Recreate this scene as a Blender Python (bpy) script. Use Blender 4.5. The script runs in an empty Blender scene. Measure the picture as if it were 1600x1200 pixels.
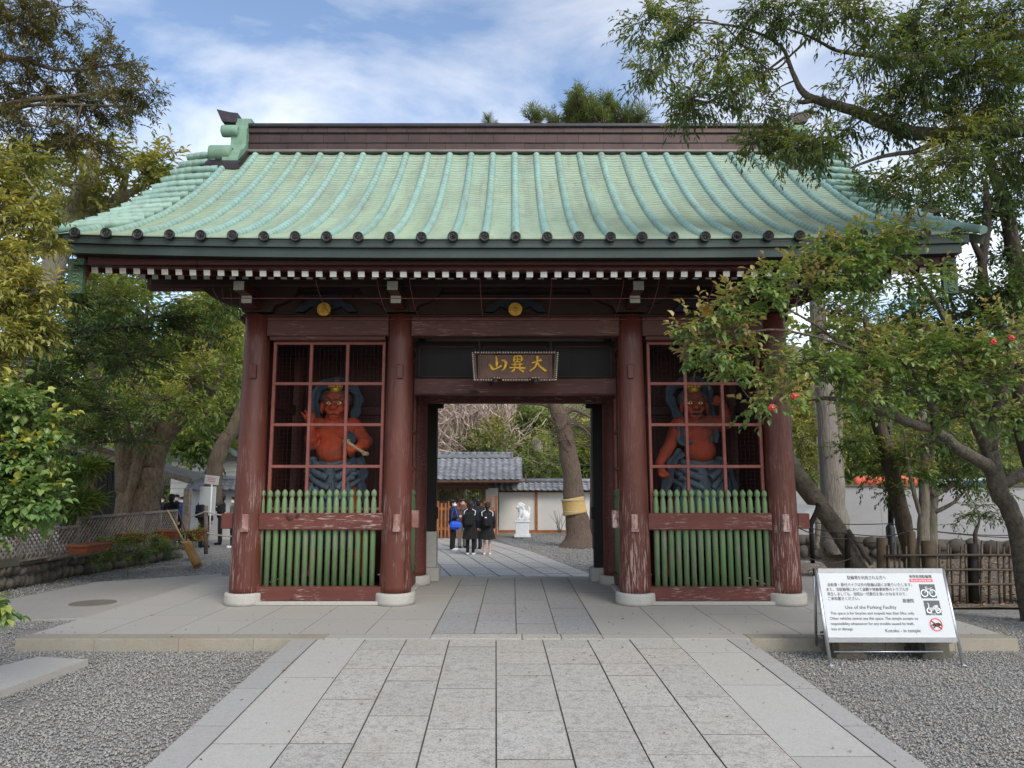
import bpy, math, random
import numpy as np
from mathutils import Vector, Matrix, noise as mnoise

random.seed(7)
RNG = np.random.default_rng(11)
SC = bpy.context.scene
COL = SC.collection

# ------------------------------------------------------------------ camera
EYE = 1.65
FPX = 1150.0
PITCH = math.atan(158 / 1150.0)
cam_d = bpy.data.cameras.new('camera')
cam_d.sensor_width = 36.0
cam_d.lens = FPX / 1600.0 * 36.0
cam_d.clip_start = 0.05
cam_d.clip_end = 600.0
cam = bpy.data.objects.new('camera', cam_d)
cam.location = (0, 0, EYE)
cam.rotation_euler = (math.radians(90) + PITCH, 0, 0)
COL.objects.link(cam)
SC.camera = cam

# ------------------------------------------------------------------ sky, sun, exposure
SUN_EL = math.radians(42)
SUN_AZ = math.radians(150)            # clockwise from straight ahead (+Y) to the right
W = bpy.data.worlds.new('World')
SC.world = W
W.use_nodes = True
nt = W.node_tree
nt.nodes.clear()
def wn(t, **k):
    n = nt.nodes.new(t)
    for a, b in k.items():
        setattr(n, a, b)
    return n
w_out = wn('ShaderNodeOutputWorld')
w_bg = wn('ShaderNodeBackground')
w_bg.inputs['Strength'].default_value = 0.15
sky = wn('ShaderNodeTexSky', sky_type='NISHITA')
sky.sun_disc = False
sky.sun_elevation = SUN_EL
sky.sun_rotation = SUN_AZ
sky.air_density = 1.0
sky.dust_density = 0.8
sky.ozone_density = 1.6
tc = wn('ShaderNodeTexCoord')
sep = wn('ShaderNodeSeparateXYZ')
nt.links.new(tc.outputs['Generated'], sep.inputs[0])
zadd = wn('ShaderNodeMath', operation='MAXIMUM'); zadd.inputs[1].default_value = 0.0
nt.links.new(sep.outputs['Z'], zadd.inputs[0])
zad2 = wn('ShaderNodeMath', operation='ADD'); zad2.inputs[1].default_value = 0.22
nt.links.new(zadd.outputs[0], zad2.inputs[0])
dx = wn('ShaderNodeMath', operation='DIVIDE'); dy = wn('ShaderNodeMath', operation='DIVIDE')
nt.links.new(sep.outputs['X'], dx.inputs[0]); nt.links.new(zad2.outputs[0], dx.inputs[1])
nt.links.new(sep.outputs['Y'], dy.inputs[0]); nt.links.new(zad2.outputs[0], dy.inputs[1])
comb = wn('ShaderNodeCombineXYZ')
nt.links.new(dx.outputs[0], comb.inputs[0]); nt.links.new(dy.outputs[0], comb.inputs[1])
mp = wn('ShaderNodeMapping')
mp.inputs['Rotation'].default_value = (0, 0, math.radians(35))
mp.inputs['Scale'].default_value = (1.0, 1.5, 1.0)
mp.inputs['Location'].default_value = (0.7, 0.35, 0.0)
nt.links.new(comb.outputs[0], mp.inputs['Vector'])
nz = wn('ShaderNodeTexNoise'); nz.inputs['Scale'].default_value = 1.5
nz.inputs['Detail'].default_value = 9; nz.inputs['Roughness'].default_value = 0.56
nz.inputs['Distortion'].default_value = 0.5
nt.links.new(mp.outputs[0], nz.inputs['Vector'])
nz2 = wn('ShaderNodeTexNoise'); nz2.inputs['Scale'].default_value = 0.55
nz2.inputs['Detail'].default_value = 3
nt.links.new(mp.outputs[0], nz2.inputs['Vector'])
addn = wn('ShaderNodeMath', operation='MULTIPLY_ADD'); addn.inputs[1].default_value = 0.75
nt.links.new(nz2.outputs['Fac'], addn.inputs[0]); nt.links.new(nz.outputs['Fac'], addn.inputs[2])
ramp = wn('ShaderNodeValToRGB')
ramp.color_ramp.elements[0].position = 0.77; ramp.color_ramp.elements[0].color = (0.03, 0.03, 0.03, 1)
ramp.color_ramp.elements[1].position = 1.2; ramp.color_ramp.elements[1].color = (0.8, 0.8, 0.8, 1)
nt.links.new(addn.outputs[0], ramp.inputs[0])
# clouds take the colour of the sky behind them, desaturated and lifted (so they glow towards the sun)
hsv = wn('ShaderNodeHueSaturation'); hsv.inputs['Saturation'].default_value = 0.16
hsv.inputs['Value'].default_value = 1.25
nt.links.new(sky.outputs[0], hsv.inputs['Color'])
lift = wn('ShaderNodeMix', data_type='RGBA', blend_type='ADD')
lift.inputs['Factor'].default_value = 1.0
nt.links.new(hsv.outputs[0], lift.inputs['A'])
lift.inputs['B'].default_value = (1.1, 1.1, 1.1, 1)
mixc = wn('ShaderNodeMix', data_type='RGBA')
nt.links.new(ramp.outputs[0], mixc.inputs['Factor'])
nt.links.new(sky.outputs[0], mixc.inputs['A'])
nt.links.new(lift.outputs['Result'], mixc.inputs['B'])
nt.links.new(mixc.outputs['Result'], w_bg.inputs['Color'])
nt.links.new(w_bg.outputs[0], w_out.inputs[0])

sun_d = bpy.data.lights.new('sun', 'SUN')
sun_d.energy = 1.5
sun_d.angle = math.radians(25)
sun_d.color = (1.0, 0.94, 0.85)
sun = bpy.data.objects.new('sun', sun_d)
sd = Vector((math.sin(SUN_AZ) * math.cos(SUN_EL), math.cos(SUN_AZ) * math.cos(SUN_EL), math.sin(SUN_EL)))
sun.rotation_euler = sd.to_track_quat('Z', 'Y').to_euler()
sun.location = sd * 60
COL.objects.link(sun)
SC.view_settings.view_transform = 'Standard'
SC.view_settings.look = 'None'
SC.view_settings.exposure = 0.66
SC.view_settings.gamma = 1.0
SC.view_settings.use_curve_mapping = False
SC.render.engine = 'CYCLES'
SC.cycles.max_bounces = 6
SC.cycles.diffuse_bounces = 4
SC.cycles.glossy_bounces = 2
SC.cycles.transmission_bounces = 4
SC.cycles.use_denoising = True

# ------------------------------------------------------------------ layout helpers (photo points to metres)
CP, SP_ = math.cos(PITCH), math.sin(PITCH)
def ray(px, py):
    cx, cu = (px - 800) / FPX, (600 - py) / FPX
    return Vector((cx, CP - cu * SP_, SP_ + cu * CP))
def on_y(px, py, y):
    d = ray(px, py); t = y / d.y
    return Vector((d.x * t, y, EYE + d.z * t))
def on_z(px, py, z):
    d = ray(px, py); t = (z - EYE) / d.z
    return Vector((d.x * t, d.y * t, z))
def sstep(a, b, x):
    t = min(1.0, max(0.0, (x - a) / (b - a)))
    return t * t * (3 - 2 * t)
def ground_z(x, y):
    z = -0.45 * sstep(9.0, 18.0, y) * (1 - .32 * sstep(-5, -8, x))
    return z
def on_ground(px, py):
    z = 0.0
    for _ in range(12):
        p = on_z(px, py, z)
        z = ground_z(p.x, p.y)
    return p

# ------------------------------------------------------------------ object helpers
ORG = {}
def tag(o, label=None, cat=None, group=None, kind=None):
    if label: o['label'] = label
    if cat: o['category'] = cat
    if group: o['group'] = group
    if kind: o['kind'] = kind
    return o
def thing(name, loc, label, cat, group=None, rz=0.0):
    o = bpy.data.objects.new(name, None)
    o.empty_display_size = 0.2
    COL.objects.link(o)
    o.location = loc
    o.rotation_euler = (0, 0, rz)
    ORG[o] = Vector(loc)
    return tag(o, label, cat, group)
def link(name, me, parent=None, origin=None):
    o = bpy.data.objects.new(name, me)
    COL.objects.link(o)
    origin = Vector(origin) if origin is not None else Vector((0, 0, 0))
    ORG[o] = origin
    if parent is not None:
        o.parent = parent
        o.location = origin - ORG[parent]
    else:
        o.location = origin
    return o
def copy_obj(src, parent, origin, rot=None, scale=None):
    o = src.copy()
    COL.objects.link(o)
    origin = Vector(origin)
    ORG[o] = origin
    o.parent = parent
    o.location = origin - (ORG[parent] if parent else Vector((0, 0, 0)))
    if rot is not None: o.rotation_euler = rot
    if scale is not None: o.scale = scale
    return o

class MB:
    """collects shapes in world (or local) coordinates and links them as one mesh object"""
    def __init__(s):
        s.v = []; s.f = []; s.m = []; s.sm = []
    def add(s, verts, faces, mi=0, smooth=False):
        b = len(s.v)
        s.v.extend([tuple(v) for v in verts])
        for f in faces:
            s.f.append(tuple(b + i for i in f)); s.m.append(mi); s.sm.append(smooth)
        return s
    def box(s, c, size, rot=None, mi=0, bevel=0.0, front_mi=None):
        hx, hy, hz = size[0] / 2, size[1] / 2, size[2] / 2
        if bevel > 0:
            b = min(bevel, hx * .9, hy * .9, hz * .9)
            vs = []
            idx = {}
            for sx in (-1, 1):
                for sy in (-1, 1):
                    for sz in (-1, 1):
                        for ax in range(3):
                            h = [hx - b, hy - b, hz - b]
                            h[ax] += b
                            idx[(sx, sy, sz, ax)] = len(vs)
                            vs.append(Vector((sx * h[0], sy * h[1], sz * h[2])))
            fs = []
            for ax in range(3):
                o1, o2 = (ax + 1) % 3, (ax + 2) % 3
                for sg in (-1, 1):
                    q = []
                    for a, c2 in ((-1, -1), (1, -1), (1, 1), (-1, 1)):
                        k = [0, 0, 0]; k[ax] = sg; k[o1] = a; k[o2] = c2
                        q.append(idx[(k[0], k[1], k[2], ax)])
                    fs.append(q if sg > 0 else q[::-1])
            for ax in range(3):
                o1, o2 = (ax + 1) % 3, (ax + 2) % 3
                for a in (-1, 1):
                    for c2 in (-1, 1):
                        k0 = [0, 0, 0]; k1 = [0, 0, 0]
                        k0[ax] = -1; k1[ax] = 1; k0[o1] = k1[o1] = a; k0[o2] = k1[o2] = c2
                        q = [idx[(*k0, o1)], idx[(*k1, o1)], idx[(*k1, o2)], idx[(*k0, o2)]]
                        fs.append(q if a * c2 < 0 else q[::-1])
            for sx in (-1, 1):
                for sy in (-1, 1):
                    for sz in (-1, 1):
                        t = [idx[(sx, sy, sz, 0)], idx[(sx, sy, sz, 1)], idx[(sx, sy, sz, 2)]]
                        fs.append(t if sx * sy * sz > 0 else t[::-1])
        else:
            vs = [Vector((x, y, z)) for x in (-hx, hx) for y in (-hy, hy) for z in (-hz, hz)]
            fs = [(0, 1, 3, 2), (4, 6, 7, 5), (0, 4, 5, 1), (2, 3, 7, 6), (0, 2, 6, 4), (1, 5, 7, 3)]
        if rot is not None:
            R = rot if isinstance(rot, Matrix) else Matrix.Rotation(rot, 3, 'Z')
            vs = [R @ v for v in vs]
        c = Vector(c)
        b0 = len(s.m)
        s.add([v + c for v in vs], fs, mi)
        if front_mi is not None:
            s.m[b0 + (2 if bevel <= 0 else 2)] = front_mi
        return s
    def bar(s, p0, p1, w, h, mi=0, up=(0, 0, 1), end_mi=None):
        p0, p1 = Vector(p0), Vector(p1)
        d = (p1 - p0).normalized()
        u = Vector(up)
        sx = d.cross(u)
        if sx.length < 1e-4: sx = d.cross(Vector((0, 1, 0)))
        sx.normalize(); uz = sx.cross(d)
        a, b = sx * (w / 2), uz * (h / 2)
        vs = [p0 - a - b, p0 + a - b, p0 + a + b, p0 - a + b, p1 - a - b, p1 + a - b, p1 + a + b, p1 - a + b]
        fs = [(0, 1, 2, 3), (7, 6, 5, 4), (0, 4, 5, 1), (1, 5, 6, 2), (2, 6, 7, 3), (3, 7, 4, 0)]
        n0 = len(s.m)
        s.add(vs, fs, mi)
        if end_mi is not None: s.m[n0] = end_mi
        return s
    def tube(s, pts, rad, n=8, mi=0, caps=True, smooth=True):
        pts = [Vector(p) for p in pts]
        if not hasattr(rad, '__len__'): rad = [rad] * len(pts)
        ref = Vector((0, 0, 1))
        d0 = (pts[-1] - pts[0])
        if d0.length > 0 and abs(d0.normalized().z) > .9: ref = Vector((0, 1, 0))
        vs = []
        for i, p in enumerate(pts):
            t = (pts[min(i + 1, len(pts) - 1)] - pts[max(i - 1, 0)])
            if t.length < 1e-9: t = Vector((0, 0, 1))
            t.normalize()
            a = t.cross(ref)
            if a.length < 1e-3: a = t.cross(Vector((1, 0, 0)))
            a.normalize(); b = t.cross(a)
            for k in range(n):
                an = 2 * math.pi * k / n
                vs.append(p + (a * math.cos(an) + b * math.sin(an)) * rad[i])
        fs = []
        for i in range(len(pts) - 1):
            for k in range(n):
                k2 = (k + 1) % n
                fs.append((i * n + k, i * n + k2, (i + 1) * n + k2, (i + 1) * n + k))
        s.add(vs, fs, mi, smooth)
        if caps:
            b = len(s.v) - len(vs)
            s.f.append(tuple(b + k for k in range(n))[::-1]); s.m.append(mi); s.sm.append(False)
            e = b + (len(pts) - 1) * n
            s.f.append(tuple(e + k for k in range(n))); s.m.append(mi); s.sm.append(False)
        return s
    def lathe(s, prof, c=(0, 0, 0), n=16, mi=0, smooth=True, axis='Z', sx=1.0, sy=1.0):
        c = Vector(c)
        vs = []
        for r, z in prof:
            for k in range(n):
                an = 2 * math.pi * k / n
                a, b = r * math.cos(an) * sx, r * math.sin(an) * sy
                if axis == 'Z': v = Vector((a, b, z))
                elif axis == 'Y': v = Vector((a, z, b))
                else: v = Vector((z, a, b))
                vs.append(c + v)
        fs = []
        for i in range(len(prof) - 1):
            for k in range(n):
                k2 = (k + 1) % n
                q = (i * n + k, i * n + k2, (i + 1) * n + k2, (i + 1) * n + k)
                fs.append(q if axis != 'Y' else q[::-1])
        s.add(vs, fs, mi, smooth)
        b = len(s.v) - len(vs)
        e = b + (len(prof) - 1) * n
        cap0 = tuple(b + k for k in range(n)); cap1 = tuple(e + k for k in range(n))
        if axis != 'Y': cap0 = cap0[::-1]
        else: cap1 = cap1[::-1]
        for cp in (cap0, cap1):
            s.f.append(cp); s.m.append(mi); s.sm.append(False)
        return s
    def prism(s, outline, d0, d1, axis='Y', mi=0, at=(0, 0, 0)):
        """outline: 2D points; axis Y: (x,z) extruded in y; X: (y,z) extruded in x; Z: (x,y) in z"""
        n = len(outline)
        at = Vector(at)
        def mk(p, d):
            if axis == 'Y': return at + Vector((p[0], d, p[1]))
            if axis == 'X': return at + Vector((d, p[0], p[1]))
            return at + Vector((p[0], p[1], d))
        vs = [mk(p, d0) for p in outline] + [mk(p, d1) for p in outline]
        fs = [tuple(range(n)), tuple(range(2 * n - 1, n - 1, -1))]
        fs += [(i, (i + 1) % n + 0, n + (i + 1) % n, n + i)[::-1] for i in range(n)]
        return s.add(vs, fs, mi)
    def ball(s, c, r, n=10, m=6, mi=0, sc=(1, 1, 1), rot=None):
        c = Vector(c)
        vs = [Vector((0, 0, -1))]
        for i in range(1, m):
            th = math.pi * i / m
            for k in range(n):
                a = 2 * math.pi * k / n
                vs.append(Vector((math.sin(th) * math.cos(a), math.sin(th) * math.sin(a), -math.cos(th))))
        vs.append(Vector((0, 0, 1)))
        fs = [(0, 1 + (k + 1) % n, 1 + k) for k in range(n)]
        for i in range(m - 2):
            for k in range(n):
                a, b = 1 + i * n, 1 + (i + 1) * n
                fs.append((a + k, a + (k + 1) % n, b + (k + 1) % n, b + k))
        top = len(vs) - 1; b = 1 + (m - 2) * n
        fs += [(b + k, b + (k + 1) % n, top) for k in range(n)]
        out = []
        for v in vs:
            v = Vector((v.x * sc[0] * r, v.y * sc[1] * r, v.z * sc[2] * r))
            if rot is not None: v = rot @ v
            out.append(v + c)
        return s.add(out, fs, mi, True)
    def capsule(s, p0, p1, r0, r1=None, n=10, mi=0):
        p0, p1 = Vector(p0), Vector(p1)
        r1 = r0 if r1 is None else r1
        d = p1 - p0
        L = d.length
        if L < 1e-6: return s.ball(p0, r0, n)
        d = d / L
        pts = []; rad = []
        for a in (-80, -50, -20):
            an = math.radians(a); pts.append(p0 + d * (math.sin(an) * r0)); rad.append(r0 * math.cos(an))
        for a in (20, 50, 80):
            an = math.radians(a); pts.append(p1 + d * (math.sin(an) * r1)); rad.append(r1 * math.cos(an))
        return s.tube(pts, rad, n, mi)
    def mesh(s, name, mats, origin=(0, 0, 0)):
        o = Vector(origin)
        me = bpy.data.meshes.new(name)
        me.from_pydata([(v[0] - o.x, v[1] - o.y, v[2] - o.z) for v in s.v], [], s.f)
        for m in (mats if isinstance(mats, (list, tuple)) else [mats]):
            me.materials.append(m)
        me.polygons.foreach_set('material_index', s.m)
        me.polygons.foreach_set('use_smooth', s.sm)
        me.update()
        return me
    def build(s, name, mats, parent=None, origin=None):
        if origin is None:
            a = np.array(s.v)
            lo, hi = a.min(0), a.max(0)
            origin = ((lo[0] + hi[0]) / 2, (lo[1] + hi[1]) / 2, lo[2])
        return link(name, s.mesh(name, mats, origin), parent, origin)

def remesh(mb, name, mats, parent, voxel=0.02, smooth=2, origin=None):
    """weld overlapping shapes into one continuous skin"""
    a = np.array(mb.v)
    if origin is None:
        lo, hi = a.min(0), a.max(0)
        origin = ((lo[0] + hi[0]) / 2, (lo[1] + hi[1]) / 2, lo[2])
    me = mb.mesh(name + '_raw', mats, origin)
    t = bpy.data.objects.new('tmp', me)
    COL.objects.link(t)
    m = t.modifiers.new('r', 'REMESH'); m.mode = 'VOXEL'; m.voxel_size = voxel; m.use_smooth_shade = True
    if smooth:
        m2 = t.modifiers.new('s', 'SMOOTH'); m2.factor = 0.5; m2.iterations = smooth
    dg = bpy.context.evaluated_depsgraph_get()
    out = bpy.data.meshes.new_from_object(t.evaluated_get(dg))
    out.name = name
    bpy.data.objects.remove(t)
    bpy.data.meshes.remove(me)
    if not out.materials:
        out.materials.append(mats if not isinstance(mats, (list, tuple)) else mats[0])
    out.polygons.foreach_set('use_smooth', [True] * len(out.polygons))
    return link(name, out, parent, origin)

def tri_mesh(name, V, Fq, mat, tint=None, smooth=False):
    """V (n,3) float, Fq (m,k) int faces of equal size: fast mesh from numpy; tint per face"""
    V = np.asarray(V, np.float32); Fq = np.asarray(Fq, np.int32)
    me = bpy.data.meshes.new(name)
    n, (m, k) = len(V), Fq.shape
    me.vertices.add(n)
    me.vertices.foreach_set('co', V.ravel())
    me.loops.add(m * k)
    me.loops.foreach_set('vertex_index', Fq.ravel())
    me.polygons.add(m)
    me.polygons.foreach_set('loop_start', np.arange(0, m * k, k, dtype=np.int32))
    if smooth: me.polygons.foreach_set('use_smooth', np.ones(m, bool))
    me.materials.append(mat)
    if tint is not None:
        at = me.attributes.new('tint', 'FLOAT', 'FACE')
        at.data.foreach_set('value', np.asarray(tint, np.float32))
    me.update(calc_edges=True)
    return me
# ------------------------------------------------------------------ materials
def new_mat(name):
    m = bpy.data.materials.new(name)
    m.use_nodes = True
    t = m.node_tree
    b = t.nodes['Principled BSDF']
    return m, t, b
def nd(t, typ, **k):
    n = t.nodes.new(typ)
    for a, v in k.items():
        if a in n.inputs.keys() if hasattr(n.inputs, 'keys') else False:
            n.inputs[a].default_value = v
        else:
            setattr(n, a, v)
    return n
def coords(t, scale=(1, 1, 1), obj=False):
    mp = t.nodes.new('ShaderNodeMapping')
    mp.inputs['Scale'].default_value = scale
    if obj:
        c = t.nodes.new('ShaderNodeTexCoord'); t.links.new(c.outputs['Object'], mp.inputs['Vector'])
    else:
        g = t.nodes.new('ShaderNodeNewGeometry'); t.links.new(g.outputs['Position'], mp.inputs['Vector'])
    return mp.outputs[0]
def noise_tex(t, vec, scale, detail=4, rough=0.55, dist=0.0):
    n = t.nodes.new('ShaderNodeTexNoise')
    n.inputs['Scale'].default_value = scale; n.inputs['Detail'].default_value = detail
    n.inputs['Roughness'].default_value = rough; n.inputs['Distortion'].default_value = dist
    t.links.new(vec, n.inputs['Vector'])
    return n.outputs['Fac']
def ramp_of(t, fac, stops):
    r = t.nodes.new('ShaderNodeValToRGB')
    el = r.color_ramp.elements
    while len(el) < len(stops): el.new(0.5)
    for e, (p, c) in zip(el, stops):
        e.position = p
        e.color = (*c, 1) if hasattr(c, '__len__') else (c, c, c, 1)
    t.links.new(fac, r.inputs[0])
    return r.outputs[0]
def mix(t, fac, a, b, mode='MIX'):
    m = t.nodes.new('ShaderNodeMix'); m.data_type = 'RGBA'; m.blend_type = mode
    for s, v in (('Factor', fac), ('A', a), ('B', b)):
        if isinstance(v, (int, float)): m.inputs[s].default_value = v
        elif isinstance(v, tuple): m.inputs[s].default_value = (*v, 1)
        else: t.links.new(v, m.inputs[s])
    return m.outputs['Result']
def bump(t, b, h, strength=0.3, dist=0.01):
    n = t.nodes.new('ShaderNodeBump')
    n.inputs['Strength'].default_value = strength; n.inputs['Distance'].default_value = dist
    t.links.new(h, n.inputs['Height']); t.links.new(n.outputs[0], b.inputs['Normal'])
def mul(c, k): return tuple(min(1, x * k) for x in c)

def simple(name, c, rough=0.6, var=0.25, scale=6.0, metal=0.0, bmp=0.15, objrand=0.0, spec=0.4, stretch=(1, 1, 1)):
    m, t, b = new_mat(name)
    v = coords(t, stretch)
    f = noise_tex(t, v, scale, 6, 0.6)
    col = ramp_of(t, f, [(0.3, mul(c, 1 - var)), (0.7, mul(c, 1 + var))])
    if objrand:
        oi = t.nodes.new('ShaderNodeObjectInfo')
        k = ramp_of(t, oi.outputs['Random'], [(0.0, 1 - objrand), (1.0, 1 + objrand)])
        col = mix(t, 1.0, col, k, 'MULTIPLY')
    t.links.new(col, b.inputs['Base Color'])
    b.inputs['Roughness'].default_value = rough
    b.inputs['Metallic'].default_value = metal
    b.inputs['Specular IOR Level'].default_value = spec
    if bmp: bump(t, b, noise_tex(t, v, scale * 6, 4), bmp, 0.006)
    return m

def painted_wood(name, c, grain=(9, 9, 0.6), wear=0.55, worn=(0.33, 0.24, 0.21), rough=0.5, low_wear=None, crack=True, spec=0.35):
    """old paint: streaky colour, hairline cracks and flakes showing pale wood along the grain"""
    m, t, b = new_mat(name)
    v = coords(t, grain)
    f = noise_tex(t, v, 1.3, 8, 0.6)
    col = ramp_of(t, f, [(0.25, mul(c, 0.72)), (0.55, c), (0.8, mul(c, 1.3))])
    big = noise_tex(t, coords(t), 1.6, 3)
    col = mix(t, ramp_of(t, big, [(0.35, 0.0), (0.75, 0.35)]), col, mul(c, 1.45))
    fl = noise_tex(t, v, 7.0, 8, 0.66, 0.3)
    lo, hi = 0.70 - wear * 0.22, 0.735 - wear * 0.22
    k = ramp_of(t, fl, [(lo, 0.0), (hi, 1.0)])
    patch = ramp_of(t, noise_tex(t, coords(t, (1.3, 1.3, 0.8)), 2.1, 4), [(0.42, 0.0), (0.6, 1.0)])
    k = mix(t, 1.0, k, patch, 'MULTIPLY')
    if low_wear is not None:
        g = t.nodes.new('ShaderNodeNewGeometry'); sp = t.nodes.new('ShaderNodeSeparateXYZ')
        t.links.new(g.outputs['Position'], sp.inputs[0])
        mr = t.nodes.new('ShaderNodeMapRange')
        mr.inputs['From Min'].default_value = low_wear[0]; mr.inputs['From Max'].default_value = low_wear[1]
        mr.inputs['To Min'].default_value = 1.0; mr.inputs['To Max'].default_value = 0.12
        t.links.new(sp.outputs['Z'], mr.inputs['Value'])
        k = mix(t, 1.0, k, mr.outputs[0], 'MULTIPLY')
    col = mix(t, k, col, worn)
    if crack:
        cf = noise_tex(t, coords(t, (grain[0] * 5, grain[1] * 5, grain[2] * .5)), 1.0, 3, .5)
        ck = ramp_of(t, cf, [(0.30, 1.0), (0.335, 0.0)])
        col = mix(t, ck, col, mul(c, 0.25))
    t.links.new(col, b.inputs['Base Color'])
    rr = ramp_of(t, k, [(0.0, rough), (1.0, 0.9)])
    t.links.new(rr, b.inputs['Roughness'])
    b.inputs['Specular IOR Level'].default_value = spec
    bump(t, b, fl, 0.25, 0.006)
    return m

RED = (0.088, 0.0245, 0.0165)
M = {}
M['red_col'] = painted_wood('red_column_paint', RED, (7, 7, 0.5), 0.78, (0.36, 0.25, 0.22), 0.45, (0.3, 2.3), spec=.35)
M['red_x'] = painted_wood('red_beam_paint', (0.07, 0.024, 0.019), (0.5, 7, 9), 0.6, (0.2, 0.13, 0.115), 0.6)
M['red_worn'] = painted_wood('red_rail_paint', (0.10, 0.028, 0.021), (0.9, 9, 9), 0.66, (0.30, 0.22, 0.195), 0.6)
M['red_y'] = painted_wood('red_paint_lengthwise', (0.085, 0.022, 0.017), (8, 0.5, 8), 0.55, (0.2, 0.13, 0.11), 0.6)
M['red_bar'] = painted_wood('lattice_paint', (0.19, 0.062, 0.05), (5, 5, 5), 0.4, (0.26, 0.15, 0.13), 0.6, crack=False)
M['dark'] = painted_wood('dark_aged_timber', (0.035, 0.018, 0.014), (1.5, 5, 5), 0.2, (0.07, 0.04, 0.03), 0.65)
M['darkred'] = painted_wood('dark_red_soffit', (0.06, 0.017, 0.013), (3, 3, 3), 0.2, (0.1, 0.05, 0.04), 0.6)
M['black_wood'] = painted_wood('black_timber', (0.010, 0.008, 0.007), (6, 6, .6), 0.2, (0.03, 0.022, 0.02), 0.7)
M['worn_end'] = painted_wood('weathered_wedge', (0.2, 0.09, 0.075), (6, 6, 2), 1.15, (0.42, 0.32, 0.29), 0.8)
M['pale_end'] = simple('pale_painted_end', (0.42, 0.44, 0.38), 0.7, 0.12, 9)
M['white_end'] = simple('white_rafter_end', (0.80, 0.79, 0.76), 0.6, 0.06, 14)
M['gold'] = simple('gold_leaf', (0.42, 0.24, 0.035), 0.42, 0.3, 30, metal=0.55)
M['green'] = painted_wood('green_picket_paint', (0.115, 0.19, 0.085), (7, 7, 0.6), 0.85, (0.20, 0.20, 0.15), 0.5, crack=False)
M['green_carve'] = simple('green_carved_face', (0.05, 0.09, 0.05), 0.7, 0.4, 25)
M['dark_green'] = simple('dark_green_metal', (0.028, 0.042, 0.036), 0.5, 0.25, 2.5, metal=0.2)

def patina(name, c, streak=(1.2, 0.25, 0.25), dark=0.5, blue=0.25):
    m, t, b = new_mat(name)
    v = coords(t, streak)
    f = noise_tex(t, v, 2.6, 8, 0.62)
    col = ramp_of(t, f, [(0.28, mul(c, 0.74)), (0.5, c), (0.75, mul(c, 1.2))])
    big = noise_tex(t, coords(t), 0.7, 4)
    col = mix(t, ramp_of(t, big, [(0.35, 0.0), (0.7, blue)]), col, (c[0] * .8, c[1] * 1.05, c[2] * 1.35))
    st = noise_tex(t, coords(t, (6, 0.5, 0.5)), 1.5, 7, 0.7)
    col = mix(t, ramp_of(t, st, [(0.54, 0.0), (0.72, dark)]), col, (0.16, 0.15, 0.12))
    pt_ = noise_tex(t, coords(t, (2.2, .9, .9)), 1.6, 7, 0.72)
    col = mix(t, ramp_of(t, pt_, [(0.53, 0.0), (0.68, dark * .85)]), col, (0.225, 0.215, 0.2))
    oi = t.nodes.new('ShaderNodeObjectInfo')
    col = mix(t, 1.0, col, ramp_of(t, oi.outputs['Random'], [(0, 0.88), (1, 1.1)]), 'MULTIPLY')
    at = t.nodes.new('ShaderNodeAttribute'); at.attribute_name = 'tint'
    col = mix(t, ramp_of(t, at.outputs['Fac'], [(0.0, 0.0), (1.0, 0.22)]), col, (0.16, 0.2, 0.13))
    t.links.new(col, b.inputs['Base Color'])
    b.inputs['Roughness'].default_value = 0.62
    b.inputs['Metallic'].default_value = 0.0
    bump(t, b, f, 0.15, 0.004)
    return m
M['pan'] = patina('copper_patina_plates', (0.29, 0.37, 0.268), dark=0.45)
M['roll'] = patina('copper_patina_rolls', (0.235, 0.355, 0.285), (4, 1.5, 1.5), 0.6, 0.35)
M['oni'] = patina('copper_patina_ornament', (0.165, 0.27, 0.185), (5, 5, 1), 0.5, 0.2)
M['cap'] = simple('dark_bronze_cap', (0.035, 0.036, 0.034), 0.55, 0.5, 40, metal=0.3)
M['ridge'] = simple('brown_copper_ridge', (0.05, 0.029, 0.026), 0.45, 0.25, 3, metal=0.35, objrand=0.13, bmp=.1)
M['ridge_cap'] = simple('dark_ridge_cap', (0.04, 0.034, 0.038), 0.35, 0.25, 4, metal=0.5)
M['lip'] = simple('pale_metal_lip', (0.16, 0.14, 0.125), 0.5, 0.2, 5, metal=0.3)

def granite(name, c, speck=0.35, objrand=0.12, stain=(0.30, 0.25, 0.18), stain_k=0.25, bm=0.35, sc=1.0):
    m, t, b = new_mat(name)
    p = coords(t)
    f1 = noise_tex(t, p, 75 * sc, 3, 0.75)
    col = ramp_of(t, f1, [(0.30, mul(c, 1 - speck * 1.5)), (0.47, mul(c, 0.97)), (0.62, mul(c, 1.08)), (0.78, mul(c, 1 + speck))])
    f2 = noise_tex(t, p, 17, 5, 0.7)
    col = mix(t, ramp_of(t, f2, [(0.48, 0.0), (0.72, 0.7)]), col, mul(c, 1 - speck * 1.2))
    f3 = noise_tex(t, p, 1.7, 5, 0.6)
    col = mix(t, ramp_of(t, f3, [(0.45, 0.0), (0.75, stain_k)]), col, stain)
    oi = t.nodes.new('ShaderNodeObjectInfo')
    col = mix(t, 1.0, col, ramp_of(t, oi.outputs['Random'], [(0, (1 - objrand,) * 3), (.5, (1 + objrand * .3, 1.0, 1 - objrand * .3)), (1, (1 + objrand * .6,) * 3)]), 'MULTIPLY')
    t.links.new(col, b.inputs['Base Color'])
    b.inputs['Roughness'].default_value = 0.85
    bump(t, b, f1, bm, 0.004)
    return m
M['granite'] = granite('path_granite', (0.42, 0.402, 0.362), 0.5, 0.06)
M['granite_gate'] = granite('passage_granite', (0.33, 0.33, 0.325), 0.4, 0.06)
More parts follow.
